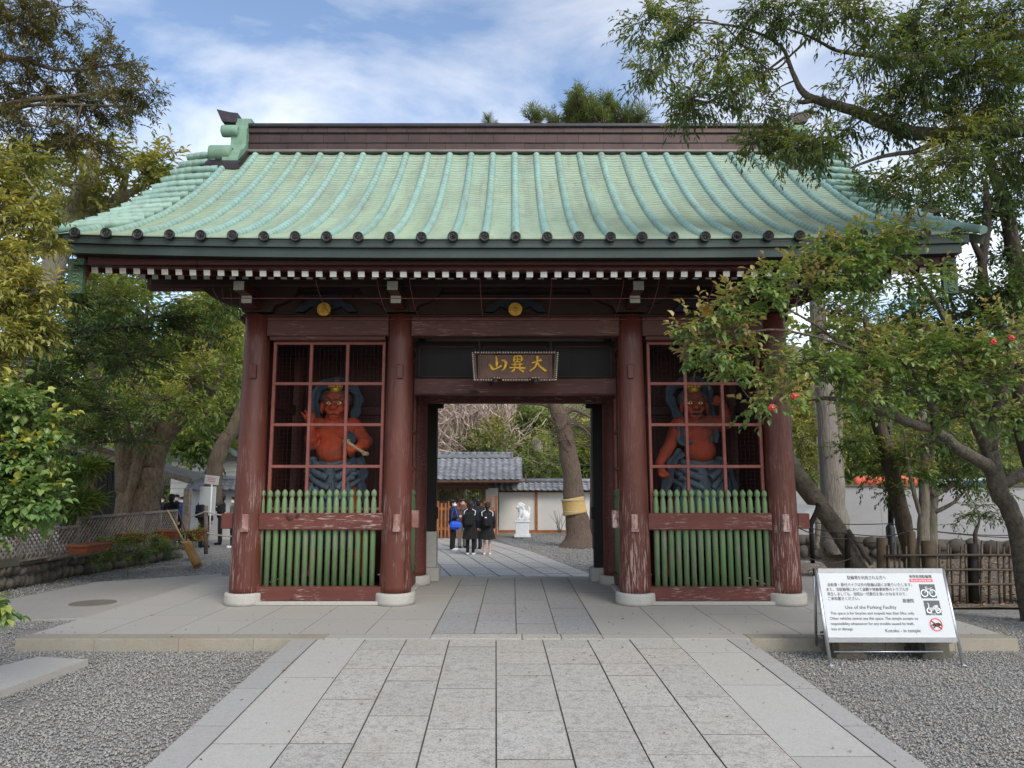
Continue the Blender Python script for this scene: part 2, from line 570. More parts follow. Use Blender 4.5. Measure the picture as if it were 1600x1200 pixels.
M['strip'] = granite('washed_strip', (0.40, 0.385, 0.35), 0.14, 0.05, (0.38, 0.35, 0.31), 0.3, 0.15)
M['kerb'] = granite('kerb_granite', (0.34, 0.33, 0.31), 0.14, 0.04, stain_k=.12, bm=.15)
M['slab'] = granite('platform_slab', (0.35, 0.335, 0.305), 0.1, 0.035, (0.33, 0.30, 0.26), 0.35, 0.12)
M['edge_stone'] = granite('platform_edge', (0.29, 0.265, 0.215), 0.2, 0.08, (0.22, 0.17, 0.10), 0.5, 0.3)
M['base_stone'] = granite('column_base_stone', (0.38, 0.37, 0.34), 0.12, 0.05, (0.3, 0.26, 0.2), 0.3, 0.2)
M['concrete'] = granite('old_concrete', (0.33, 0.31, 0.275), 0.12, 0.04, (0.26, 0.24, 0.2), 0.5, 0.2)
M['joint'] = simple('joint_dirt', (0.15, 0.138, 0.118), 0.95, 0.3, 20)
M['stone'] = granite('rough_field_stone', (0.15, 0.135, 0.115), 0.35, 0.35, (0.07, 0.085, 0.04), 0.5, 0.8)
M['moss_stone'] = granite('mossy_coping', (0.17, 0.155, 0.115), 0.3, 0.12, (0.08, 0.10, 0.035), 0.7, 0.6)

def ground_mat():
    m, t, b = new_mat('gravel_ground')
    p = coords(t)
    vo = t.nodes.new('ShaderNodeTexVoronoi'); vo.inputs['Scale'].default_value = 42
    t.links.new(p, vo.inputs['Vector'])
    sepc = t.nodes.new('ShaderNodeSeparateColor'); t.links.new(vo.outputs['Color'], sepc.inputs[0])
    col = ramp_of(t, sepc.outputs[0], [(0.0, (0.16, 0.155, 0.14)), (0.5, (0.25, 0.24, 0.22)), (1.0, (0.34, 0.325, 0.30))])
    f = noise_tex(t, p, 0.9, 5)
    col = mix(t, ramp_of(t, f, [(0.45, 0.0), (0.72, 0.6)]), col, (0.27, 0.23, 0.18))
    # the earth under the trees on the far right and beyond the gate is browner
    t.links.new(col, b.inputs['Base Color'])
    b.inputs['Roughness'].default_value = 0.95
    bump(t, b, vo.outputs['Distance'], 0.9, 0.02)
    return m
M['ground'] = ground_mat()
def tint_mat(name, stops, rough=0.9, bm=0.0):
    m, t, b = new_mat(name)
    a = t.nodes.new('ShaderNodeAttribute'); a.attribute_name = 'tint'
    col = ramp_of(t, a.outputs['Fac'], stops)
    t.links.new(col, b.inputs['Base Color'])
    b.inputs['Roughness'].default_value = rough
    return m
M['pebble'] = tint_mat('pebbles', [(0.0, (0.17, 0.165, 0.15)), (0.35, (0.25, 0.245, 0.228)), (0.6, (0.31, 0.30, 0.275)), (0.85, (0.38, 0.365, 0.335)), (1.0, (0.32, 0.255, 0.195))])

def leaf_mat(name, stops, trans=0.35, rough=0.42, spec=0.4):
    m, t, b = new_mat(name)
    a = t.nodes.new('ShaderNodeAttribute'); a.attribute_name = 'tint'
    col = ramp_of(t, a.outputs['Fac'], [(p, mul(c, 1.7)) for p, c in stops])
    t.links.new(col, b.inputs['Base Color'])
    b.inputs['Roughness'].default_value = rough
    b.inputs['Specular IOR Level'].default_value = spec
    tr = t.nodes.new('ShaderNodeBsdfTranslucent')
    c2 = mix(t, 1.0, col, (1.0, 1.1, 0.5), 'MULTIPLY')
    t.links.new(c2, tr.inputs['Color'])
    ms = t.nodes.new('ShaderNodeMixShader'); ms.inputs[0].default_value = trans
    out = t.nodes['Material Output']
    t.links.new(b.outputs[0], ms.inputs[1]); t.links.new(tr.outputs[0], ms.inputs[2])
    t.links.new(ms.outputs[0], out.inputs['Surface'])
    return m
M['lf_camellia'] = leaf_mat('camellia_leaf', [(0.0, (0.045, 0.08, 0.025)), (0.45, (0.085, 0.13, 0.036)), (0.75, (0.14, 0.17, 0.05)), (0.92, (0.2, 0.19, 0.06)), (1.0, (0.23, 0.165, 0.075))], 0.35, .33)
M['lf_shrub'] = leaf_mat('round_shrub_leaf', [(0.0, (0.05, 0.10, 0.03)), (0.5, (0.095, 0.15, 0.045)), (0.85, (0.15, 0.19, 0.06)), (1.0, (0.28, 0.25, 0.04))], 0.3, .35)
M['lf_yellow'] = leaf_mat('yellow_green_leaf', [(0.0, (0.075, 0.095, 0.025)), (0.5, (0.16, 0.16, 0.042)), (0.85, (0.23, 0.205, 0.055)), (1.0, (0.3, 0.24, 0.06))], 0.4, .45)
M['lf_conifer'] = leaf_mat('conifer_spray', [(0.0, (0.035, 0.04, 0.016)), (0.5, (0.075, 0.066, 0.022)), (0.85, (0.13, 0.10, 0.03)), (1.0, (0.17, 0.10, 0.04))], 0.25, .6)
M['lf_dark'] = leaf_mat('dark_evergreen', [(0.0, (0.03, 0.055, 0.02)), (0.5, (0.068, 0.10, 0.032)), (1.0, (0.12, 0.14, 0.038))], 0.35, .5)
M['lf_oak'] = leaf_mat('overhead_leaf', [(0.0, (0.035, 0.056, 0.02)), (0.5, (0.075, 0.10, 0.03)), (0.85, (0.14, 0.15, 0.04)), (1.0, (0.18, 0.15, 0.045))], 0.4, .36)
M['lf_mid'] = leaf_mat('camphor_leaf', [(0.0, (0.05, 0.085, 0.024)), (0.5, (0.11, 0.15, 0.038)), (0.85, (0.18, 0.195, 0.05)), (1.0, (0.25, 0.22, 0.06))], 0.48, .45)
M['lf_far'] = leaf_mat('far_foliage', [(0.0, (0.06, 0.09, 0.03)), (0.5, (0.125, 0.155, 0.05)), (0.85, (0.2, 0.2, 0.065)), (1.0, (0.25, 0.22, 0.08))], 0.45, .6)
M['lf_pine'] = leaf_mat('pine_needles', [(0.0, (0.045, 0.075, 0.025)), (0.6, (0.12, 0.16, 0.045)), (1.0, (0.14, 0.16, 0.05))], 0.2, .5)
M['lf_bare'] = leaf_mat('bare_twigs', [(0.0, (0.2, 0.15, 0.12)), (1.0, (0.36, 0.28, 0.24))], 0.0, .8)

def bark(name, c, sc=(10, 10, 2), spots=0.0):
    m, t, b = new_mat(name)
    v = coords(t, sc)
    f = noise_tex(t, v, 1.6, 8, 0.68, 0.6)
    col = ramp_of(t, f, [(0.28, mul(c, 0.35)), (0.5, c), (0.75, mul(c, 1.6))])
    g = noise_tex(t, coords(t), 2.2, 4)
    col = mix(t, ramp_of(t, g, [(0.5, 0.0), (0.72, 0.45)]), col, (c[0] * .75, c[1] * 1.0, c[2] * .55))
    if spots:
        s2 = noise_tex(t, coords(t, (14, 14, 14)), 1.0, 3)
        col = mix(t, ramp_of(t, s2, [(0.56, 0.0), (0.62, spots)]), col, mul(c, .3))
    t.links.new(col, b.inputs['Base Color'])
    b.inputs['Roughness'].default_value = 0.9
    bump(t, b, f, 0.9, 0.05)
    return m
M['bark'] = bark('brown_bark', (0.105, 0.075, 0.052))
M['bark_grey'] = bark('grey_stringy_bark', (0.20, 0.175, 0.15), (22, 22, 1.2))
M['bark_camphor'] = bark('mottled_bark', (0.115, 0.082, 0.05), (9, 9, 3), .7)
M['bark_pine'] = bark('plated_pine_bark', (0.12, 0.083, 0.06), (16, 16, 4))
M['bark_dark'] = bark('dark_bark', (0.06, 0.045, 0.036))
M['bark_pale'] = bark('pale_bark', (0.26, 0.225, 0.175))
M['bark_lichen'] = bark('lichen_bark', (0.095, 0.078, 0.058), (9, 9, 9), .5)
M['metal'] = simple('brushed_aluminium', (0.55, 0.56, 0.58), 0.35, 0.08, 20, metal=0.85, bmp=.03)
M['panel_white'] = simple('white_sign_panel', (0.50, 0.52, 0.53), 0.35, 0.03, 3, bmp=0)
M['ink'] = simple('dark_sign_ink', (0.03, 0.035, 0.04), 0.5, 0.1, 3, bmp=0)
M['picto'] = simple('dark_pictogram', (0.06, 0.075, 0.085), 0.5, 0.1, 3, bmp=0)
M['sign_red'] = simple('sign_red', (0.62, 0.06, 0.08), 0.5, 0.1, 3, bmp=0)
M['ink_white'] = simple('white_lettering', (0.8, 0.8, 0.8), 0.5, 0.02, 3, bmp=0)
M['plaster'] = simple('white_plaster', (0.62, 0.60, 0.56), 0.85, 0.07, 1.2)
M['plaster_grey'] = simple('grey_plaster', (0.43, 0.42, 0.42), 0.85, 0.12, 0.9)
M['tile'] = simple('grey_roof_tile', (0.17, 0.175, 0.19), 0.4, 0.3, 5, objrand=0.15)
M['wood_orange'] = simple('orange_timber', (0.30, 0.11, 0.035), 0.6, 0.3, 6)
M['wood_brown'] = simple('brown_timber', (0.09, 0.045, 0.03), 0.65, 0.3, 6)
M['wood_grey'] = simple('weathered_slat', (0.20, 0.165, 0.135), 0.85, 0.35, 9, objrand=.2)
M['bamboo'] = simple('old_bamboo', (0.06, 0.042, 0.026), 0.6, 0.45, 9, objrand=.3)
M['rubble'] = granite('dark_rubble', (0.075, 0.068, 0.058), 0.4, 0.4, (0.05, 0.055, 0.03), 0.5, 0.8)
M['post_brown'] = simple('olive_post', (0.07, 0.05, 0.028), 0.8, 0.35, 7)
M['terracotta'] = simple('terracotta', (0.20, 0.06, 0.022), 0.8, 0.3, 8)
M['straw'] = simple('straw_matting', (0.46, 0.31, 0.12), 0.9, 0.35, 12, stretch=(9, 9, 1))
M['broom'] = simple('broom_straw', (0.30, 0.17, 0.06), 0.9, 0.5, 9, stretch=(12, 12, 1))
M['bamboo_pale'] = simple('pale_bamboo', (0.42, 0.31, 0.16), 0.55, 0.2, 9)
M['rope'] = simple('rope', (0.45, 0.41, 0.35), 0.9, 0.2, 30)
M['rope_dark'] = simple('dark_rope', (0.06, 0.055, 0.05), 0.9, 0.2, 30)
M['black'] = simple('black_metal', (0.015, 0.016, 0.017), 0.5, 0.2, 10)
M['marble'] = simple('white_marble', (0.76, 0.76, 0.75), 0.6, 0.06, 6)
M['orange_cover'] = simple('orange_barrier', (0.5, 0.085, 0.045), 0.6, 0.15, 3)
# people and statues
M['skin'] = simple('skin', (0.52, 0.33, 0.25), 0.55, 0.06, 12, bmp=0)
M['hair'] = simple('black_hair', (0.012, 0.010, 0.010), 0.45, 0.3, 60, bmp=.2)
M['navy'] = simple('navy_cloth', (0.012, 0.014, 0.022), 0.85, 0.25, 12)
M['black_cloth'] = simple('black_cloth', (0.010, 0.010, 0.011), 0.85, 0.3, 12)
M['grey_cloth'] = simple('grey_cloth', (0.16, 0.15, 0.14), 0.85, 0.2, 12)
M['white_cloth'] = simple('white_cloth', (0.72, 0.72, 0.72), 0.8, 0.05, 12)
M['blue_cloth'] = simple('bright_blue_nylon', (0.02, 0.10, 0.62), 0.5, 0.2, 10)
M['jacket_blue'] = simple('blue_cloth', (0.03, 0.06, 0.2), 0.8, 0.2, 10)
M['statue_red'] = painted_wood('vermilion_lacquer', (0.43, 0.062, 0.022), (2, 2, 2), 0.95, (0.2, 0.075, 0.05), 0.8, crack=False)
M['statue_red_dull'] = painted_wood('faded_vermilion', (0.32, 0.055, 0.026), (2, 2, 2), 0.95, (0.16, 0.07, 0.05), 0.8, crack=False)
M['statue_cloth'] = painted_wood('slate_blue_paint', (0.075, 0.10, 0.125), (3, 3, 2), 0.4, (0.17, 0.19, 0.19), 0.7, crack=False)
M['statue_scarf'] = painted_wood('blue_grey_scarf', (0.05, 0.072, 0.095), (3, 3, 2), 0.3, (0.15, 0.17, 0.18), 0.7, crack=False)
M['statue_hair'] = simple('grey_painted_hair', (0.075, 0.06, 0.055), 0.7, 0.3, 20)
M['eye'] = simple('glass_eye', (0.75, 0.62, 0.3), 0.15, 0.05, 20, bmp=0)
M['flower'] = simple('red_petal', (0.4, 0.02, 0.03), 0.5, 0.2, 20, bmp=0)
M['strut_blue'] = simple('faded_dark_blue', (0.016, 0.02, 0.032), .8, .3, 8)
M['bark_log'] = bark('bare_grey_log', (0.15, 0.125, 0.095), (5, 5, 5), .3)
M['seam'] = simple('roll_seam', (0.055, 0.085, 0.075), .8, .3, 8)
# ------------------------------------------------------------------ ground
def build_ground():
    xs = np.concatenate([np.linspace(-90, -14, 12)[:-1], np.linspace(-14, 14, 57), np.linspace(14, 90, 12)[1:]])
    ys = np.concatenate([np.linspace(-25, 2, 8)[:-1], np.linspace(2, 24, 89), np.linspace(24, 140, 24)[1:]])
    V = []
    for y in ys:
        for x in xs:
            z = ground_z(x, y) + 0.012 * mnoise.noise(Vector((x * .8, y * .8, 0)))
            # bank up to the foot of the wall on the right
            z += 0.35 * sstep(9.0, 13.0, x) * sstep(12, 16, y)
            V.append((x, y, z - 0.012))
    nx = len(xs)
    F = [(j * nx + i, j * nx + i + 1, (j + 1) * nx + i + 1, (j + 1) * nx + i) for j in range(len(ys) - 1) for i in range(nx - 1)]
    me = tri_mesh('ground', V, F, M['ground'], smooth=True)
    return tag(link('ground', me), kind='structure')
build_ground()

# ------------------------------------------------------------------ loose gravel (uncountable)
def pebbles(name, n, xr, yr, keep, smin, smax, zf=None):
    x = RNG.uniform(*xr, n); y = yr[0] + (yr[1] - yr[0]) * RNG.uniform(0, 1, n) ** 1.25
    k = np.array([keep(a, b) for a, b in zip(x, y)])
    x, y = x[k], y[k]; n = len(x)
    s = RNG.uniform(smin, smax, n) * (0.75 + 0.5 * RNG.uniform(0, 1, n) ** 3)
    ax = np.stack([s * RNG.uniform(.8, 1.5, n), s * RNG.uniform(.6, 1.0, n), s * RNG.uniform(.4, .75, n)], 1)
    ang = RNG.uniform(0, 6.283, n); tl = RNG.uniform(-.5, .5, n)
    base = np.array([(1, 0, 0), (0, 1, 0), (-1, 0, 0), (0, -1, 0), (0, 0, 1), (0, 0, -1)], float)
    P = base[None] * ax[:, None, :] * RNG.uniform(.75, 1.2, (n, 6, 1))
    ca, sa = np.cos(ang)[:, None], np.sin(ang)[:, None]
    ct, st = np.cos(tl)[:, None], np.sin(tl)[:, None]
    X, Y, Z = P[..., 0], P[..., 1], P[..., 2]
    X, Z = X * ct - Z * st, X * st + Z * ct
    X, Y = X * ca - Y * sa, X * sa + Y * ca
    gz = np.array([(zf or ground_z)(a, b) for a, b in zip(x, y)])
    P = np.stack([X + x[:, None], Y + y[:, None], Z + (gz + s * .12)[:, None]], -1).reshape(-1, 3)
    f = np.array([(0, 1, 4), (1, 2, 4), (2, 3, 4), (3, 0, 4), (1, 0, 5), (2, 1, 5), (3, 2, 5), (0, 3, 5)])
    F = (f[None] + (np.arange(n) * 6)[:, None, None]).reshape(-1, 3)
    patch = np.array([mnoise.noise(Vector((a * .9, b * .9, 3.0))) for a, b in zip(x, y)])
    t = np.clip(RNG.normal(.45, .17, n) + patch * .18, 0, 1)
    t[RNG.uniform(0, 1, n) > .96] = 1.0
    me = tri_mesh(name, P, F, M['pebble'], np.repeat(t, 8), smooth=False)
    return tag(link(name, me), kind='stuff')
XC = 0.045
def path_x(x0, y): return x0 + 0.022 * (7.77 - y)
def path_z(y): return 0.012 + 0.108 * sstep(3.6, 7.7, y)
def in_path(x, y): return path_x(-2.21, y) < x < path_x(2.36, y)
def in_plat(x, y): return 7.68 < y < 12.9 and -5.02 < x < 5.12
def slab_l(x, y): return x < -3.55 and abs((y - 6.35) + 0.62 * (x + 4.6)) < 0.55 and x < -3.8
pebbles('gravel', 60000, (-6.2, -2.0), (3.6, 9.8), lambda x, y: not in_path(x, y) and not in_plat(x, y) and abs(x) < .74 * y + .3 and mnoise.noise(Vector((x * 1.1, y * 1.1, 9))) > -0.22 - .35 * random.random(), .008, .015)
pebbles('gravel', 56000, (2.2, 6.6), (3.6, 9.6), lambda x, y: not in_path(x, y) and not in_plat(x, y) and abs(x) < .74 * y + .3, .008, .015)
pebbles('gravel', 26000, (-13, -4.6), (9.5, 24), lambda x, y: abs(x) < .76 * y and not in_plat(x, y) and x > -9.2 - .05 * y, .014, .026)
pebbles('gravel', 20000, (0, 12), (18, 34), lambda x, y: x > 1.9 - .2 * (y - 17.7), .02, .04)

# grit kicked onto the edges of the paving
pebbles('stray_gravel', 2600, (-2.3, 2.5), (4.0, 7.6), lambda x, y: in_path(x, y) and min(x - path_x(-2.2, y), path_x(2.34, y) - x) < .02 + .22 * random.random() ** 4, .005, .011, lambda x, y: path_z(y) + .003)
# ------------------------------------------------------------------ slabs: one unit block, scaled per piece
def slab_mesh(name, mats, bev=0.0):
    """unit slab, top at z=0, slightly rounded arrises"""
    b = MB()
    e = 0.02
    o = [(-.5, -.5), (.5, -.5), (.5, .5), (-.5, .5)]
    i_ = [(-.5 + e, -.5 + e), (.5 - e, -.5 + e), (.5 - e, .5 - e), (-.5 + e, .5 - e)]
    vs = [(x, y, -1) for x, y in o] + [(x, y, -.06) for x, y in o] + [(x, y, 0) for x, y in i_]
    fs = [(8, 9, 10, 11)]
    for k in range(4):
        k2 = (k + 1) % 4
        fs += [(k, k2, 4 + k2, 4 + k), (4 + k, 4 + k2, 8 + k2, 8 + k)]
    b.add(vs, fs)
    return b.mesh(name, mats)
SLABM = {k: slab_mesh('slab_' + k, M[k]) for k in ('granite', 'granite_gate', 'strip', 'kerb', 'slab', 'edge_stone', 'concrete')}
def quad_piece(name, parent, mat, corners, thick=0.1, bev=0.0025, origin=None):
    """paver with four free corners (counter-clockwise, 3D) and rounded edges"""
    b = MB()
    c = [Vector(p) for p in corners]
    mid = sum(c, Vector()) / 4
    def inn(d, dz):
        r = []
        for k in range(4):
            a = (c[(k + 1) % 4] - c[k]).normalized(); e = (c[k - 1] - c[k]).normalized()
            r.append(c[k] + (a + e) * d + Vector((0, 0, dz)))
        return r
    top = inn(bev, 0); rim = inn(0, -bev * .7); bot = inn(0, -thick)
    b.add(bot + rim + top, [(8, 9, 10, 11)])
    b.add(bot + rim + top, [f for k in range(4) for f in ((k, (k + 1) % 4, 4 + (k + 1) % 4, 4 + k), (4 + k, 4 + (k + 1) % 4, 8 + (k + 1) % 4, 8 + k))], 1 if name in ('stone_slab', 'paving_slab', 'kerb_stone', 'border_slab') else 0)
    return b.build(name, [mat, M['joint']], parent, origin=mid)

def band(parent, name, mat, x0, x1, ys, xf, zf, gap=0.008, dz=0.0, jit=0.0):
    cg = gap * (.9 if gap > .006 else 1.0)
    for a, b_ in zip(ys[:-1], ys[1:]):
        j = random.uniform(-jit, jit) if jit else 0
        t = random.uniform(-jit, jit) * .5
        ya, yb = a + cg / 2, b_ - cg / 2
        L0, R0, R1, L1 = [(xf(x0, ya) + gap / 2, ya), (xf(x1, ya) - gap / 2, ya), (xf(x1, yb) - gap / 2, yb), (xf(x0, yb) + gap / 2, yb)]
        quad_piece(name, parent, mat, [(*L0, zf(ya) + dz + j), (*R0, zf(ya) + dz + j + t), (*R1, zf(yb) + dz + j + t), (*L1, zf(yb) + dz + j)])

def rows(y0, y1, lo, hi):
    ys = [y0]
    while ys[-1] < y1 - hi * .6:
        ys.append(ys[-1] + random.uniform(lo, hi))
    ys[-1] = y1 if y1 - ys[-2] > lo * .5 else ys[-1]
    if ys[-1] < y1: ys.append(y1)
    return ys

# approach path
pbed = MB()
YB = [1.6, 2.4] + [3.0 + .2 * k for k in range(24)]
for a, b_ in zip(YB[:-1], YB[1:]):
    pbed.add([(path_x(-2.2, a), a, path_z(a) - .012), (path_x(2.34, a), a, path_z(a) - .005), (path_x(2.34, b_), b_, path_z(b_) - .012), (path_x(-2.2, b_), b_, path_z(b_) - .012)], [(0, 1, 2, 3)])
approach = tag(pbed.build('path', M['joint'], origin=(0, 4, 0)), kind='structure')
PX = [-1.473, -1.055, -.626, -.163, .3, .749, 1.17, 1.603]
given = {0: [2.2, 3.1, 4.0, 4.9, 5.75, 6.55, 7.2, 7.66], 1: [2.0, 2.95, 3.8, 4.75, 5.4, 6.2, 6.62, 7.02, 7.66],
         2: [2.1, 3.2, 4.1, 5.15, 6.0, 6.75, 7.32, 7.66], 3: [1.9, 2.9, 3.75, 4.65, 5.5, 6.35, 6.7, 7.1, 7.66],
         4: [2.2, 3.0, 4.05, 5.1, 5.95, 6.7, 7.3, 7.66], 5: [2.0, 3.1, 3.9, 4.72, 5.6, 6.35, 6.72, 7.1, 7.66], 6: [2.1, 2.9, 4.0, 5.05, 5.8, 6.66, 7.25, 7.66]}
for k in range(7):
    band(approach, 'stone_slab', M['granite'], PX[k], PX[k + 1], given[k], path_x, path_z, gap=.0075, jit=.0015)
for a, b_ in ((-1.955, -1.473), (1.603, 2.15)):
    band(approach, 'border_slab', M['strip'], a, b_, [1.8, 3.6, 4.9, 6.3, 7.66] if a < 0 else [1.8, 3.3, 4.7, 6.1, 7.1, 7.66], path_x, path_z, gap=.004, dz=-.002)
for a, b_ in ((-2.203, -1.955), (2.15, 2.346)):
    band(approach, 'kerb_stone', M['kerb'], a, b_, [1.7, 2.6, 3.5, 4.35, 5.2, 6.0, 6.75, 7.66], path_x, path_z, gap=.004, dz=.002)

# gate platform
PZ = 0.12
plat_bed = MB().box((XC, 10.25, PZ - .158), (9.9, 5.0, .3))
plat = tag(plat_bed.build('pavement', M['joint'], origin=(XC, 10.2, 0)), kind='structure')
PY0, PY1 = 7.68, 12.78
xr_ = lambda x, y: x
zc_ = lambda y: PZ
# front edge stones: ground level at the sides, cross stones in front of the passage
xe = [-4.99, -4.15, -3.45, -2.75, -2.2, -1.9]
xs_l = [-4.99, -4.2, -3.35, -2.6, -1.9, -.83]
xs_r = [.92, 1.62, 2.4, 3.1, 3.75, 4.45, 5.09]
for xa, xb in list(zip(xs_l[:-1], xs_l[1:])) + list(zip(xs_r[:-1], xs_r[1:])):
    quad_piece('edge_stone', plat, M['edge_stone'] if (xb <= -1.9 or xa >= 2.3) else M['slab'], [(xa + .002, PY0, PZ), (xb - .002, PY0, PZ), (xb - .002, PY0 + .24, PZ), (xa + .002, PY0 + .24, PZ)], .26, .008)
for xa, xb in ((-.83, .10), (.10, .50), (.5, .92)):
    quad_piece('edge_stone', plat, M['granite'], [(xa + .004, PY0, PZ), (xb - .004, PY0, PZ), (xb - .004, PY0 + .24, PZ), (xa + .004, PY0 + .24, PZ)], .2, .008)
# passage pavers
GX = [-.83, -.395, .045, .475, .92]
for k in range(4):
    ys = [[7.935, 9.2, 10.5, 11.7, 12.55], [7.935, 8.7, 9.9, 11.1, 12.55], [7.935, 8.5, 10.2, 11.8, 12.55], [7.935, 9.0, 9.55, 11.0, 12.55]][k]
    band(plat, 'stone_slab', M['granite_gate'], GX[k], GX[k + 1], ys, xr_, zc_, gap=.010, dz=-.003, jit=.0025)
# concrete slabs either side of the passage
for sx, x0, x1 in ((-1, -4.99, -.835), (1, .925, 5.09)):
    n = 6
    for i in range(n):
        xa, xb = x0 + (x1 - x0) * i / n, x0 + (x1 - x0) * (i + 1) / n
        off = random.uniform(0, .5)
        ys = [7.925, 8.6 + off, 9.6 + off, 10.7 + off * .5, 11.8, 12.55]
        band(plat, 'paving_slab', M['slab'], xa, xb, ys, xr_, zc_, gap=.0035 if sx > 0 else .002, dz=-.002, jit=.0008)
for i in range(9):
    xa, xb = -4.99 + i * 1.12, -4.99 + (i + 1) * 1.12
    quad_piece('edge_stone', plat, M['slab'], [(xa + .002, 12.555, PZ), (xb - .002, 12.555, PZ), (xb - .002, PY1, PZ), (xa + .002, PY1, PZ)], .5, .008)

# lower court beyond the gate: skewed paving
cb = MB().add([(-9, 13.6, -.431), (2.5, 13.6, -.431), (-.9, 31, -.431), (-12, 31, -.431)], [(0, 1, 2, 3)])
court = tag(cb.build('path', M['joint'], origin=(-3, 22, -.45)), kind='structure')
def cx(x0, y): return x0 - .205 * (y - 17.7) - (0.012 * max(0, y - 22) ** 2)
cxs = [1.88 - .56 * k for k in range(13)]
for k in range(12):
    band(court, 'stone_slab', M['granite'], cxs[k + 1], cxs[k], rows(14.0 + random.uniform(0, .8), 29.5, .9, 1.5), cx, lambda y: -.425, gap=.03, jit=.002)
sb = MB().box((0, 13.25, -.2), (9.9, .92, .28))
st_ = tag(sb.build('step', M['slab']), kind='structure')
# concrete path on the left going back beside the gate, and the raised slab in the gravel
cl = [on_z(-60, 972, .01), on_z(140, 966, .01), on_z(352, 905, .01), on_z(345, 899, -.01), on_z(150, 912, -.01), on_z(-60, 952, .01)]
cpm = MB()
cpm.prism([(p.x, p.y) for p in cl], -.25, 0.018, axis='Z')
cpath = tag(cpm.build('path', M['concrete'], origin=(-6, 11, 0)), kind='structure')
mc = on_z(145, 942, .02)
mh = MB().lathe([(.30, 0), (.30, .006), (.27, .009), (.0, .009)], (mc.x, mc.y, .016), 20)
tag(mh.build('manhole_cover', M['stone']), 'flat round manhole cover set in the concrete path left of the gate', 'manhole cover')
q = [on_z(-90, 1095, .06), on_z(-10, 1083, .06), on_z(138, 1030, .06), on_z(60, 1026, .06), on_z(-90, 1062, .06)]
ls = MB().prism([(p.x, p.y) for p in q], -.1, .06, axis='Z')
tag(ls.build('concrete_slab', M['strip']), 'pale flat concrete slab lying in the gravel at the left front', 'concrete slab')

# ------------------------------------------------------------------ the gate
gate = thing('temple_gate', (XC, 12.0, PZ), 'large dark red wooden temple gate under a green copper roof', 'temple gate')
YF, YM, YR = 9.9, 11.75, 13.95
YRIDGE = 12.05
CI, CO = 1.57, 3.53
ZC0 = 0.27
ZCT = 3.95
# columns: a tapered shaft on a round stone
def col_mesh(h, r0, r1):
    b = MB()
    pr = [(r0 * .98, 0)] + [(r0 + (r1 - r0) * (t ** .9), t * h) for t in (0.02, .15, .3, .45, .6, .75, .9, 1)]
    b.lathe(pr, (0, 0, 0), 28)
    return b
def base_mesh(r, h):
    b = MB()
    b.lathe([(r * .99, 0), (r, .04), (r, h - .03), (r * .985, h - .008), (r * .95, h), (.0, h)], (0, 0, 0), 32)
    return b
cm = col_mesh(ZCT - ZC0, .21, .163).mesh('column', M['red_col'])
cm_mid = col_mesh(ZCT - ZC0, .19, .165).mesh('column', M['red_y'])
bm_ = base_mesh(.262, ZC0 - PZ).mesh('stone_base', M['base_stone'])
for sx in (-1, 1):
    for cxp in (CI, CO):
        for y in (YF, YM, YR):
            X = XC + sx * (cxp + (0.1 if (y == YR and cxp == CI) else 0))
            zb = ZC0 if y != YR else -.1
            c = link('column', cm if y == YF else cm_mid, gate, (X, y, zb))
            s = link('stone_base', bm_, c, (X, y, PZ if y != YR else -.25))
            if y == YF:
                # wedges of the tie beams on the front of the shaft
                for zz, hh, mt in ((3.06, .19, 'red_col'), (1.06, .215, 'worn_end')):
                    r = .21 + (.163 - .21) * (zz / 3.7)
                    w = MB().box((X - .03 * sx, y - r - .008, zz + hh / 2), (.085, .06, hh), bevel=.008)
                    if mt == 'worn_end': w.box((X - .03 * sx, y - r - .012, zz + .015), (.1, .07, .05), bevel=.008)
                    w.build('wedge', M[mt], c)
                if cxp == CO:
                    MB().box((X + sx * .27, y, 1.18), (.16, .1, .2), bevel=.01).build('tie_end', M['red_worn'], c)
                else:
                    MB().box((X - sx * .225, y + .1, 1.2), (.1, .12, .23), bevel=.01).build('tie_end', M['worn_end'], c)

def beam(name, x0, x1, y, z0, z1, d, mat, bev=.015, par=None):
    return MB().box(((x0 + x1) / 2, y, (z0 + z1) / 2), (abs(x1 - x0), d, z1 - z0), bevel=bev).build(name, M[mat], par or gate)
bays = [(-CO, -CI), (-CI, CI), (CI, CO)]
for a, b_ in bays:
    beam('head_beam', XC + a + .15, XC + b_ - .15, YF, 3.655, 3.925, .2, 'red_x')
beam('plate', XC - CO - .19, XC + CO + .19, YF, 3.927, 3.96, .2, 'dark')
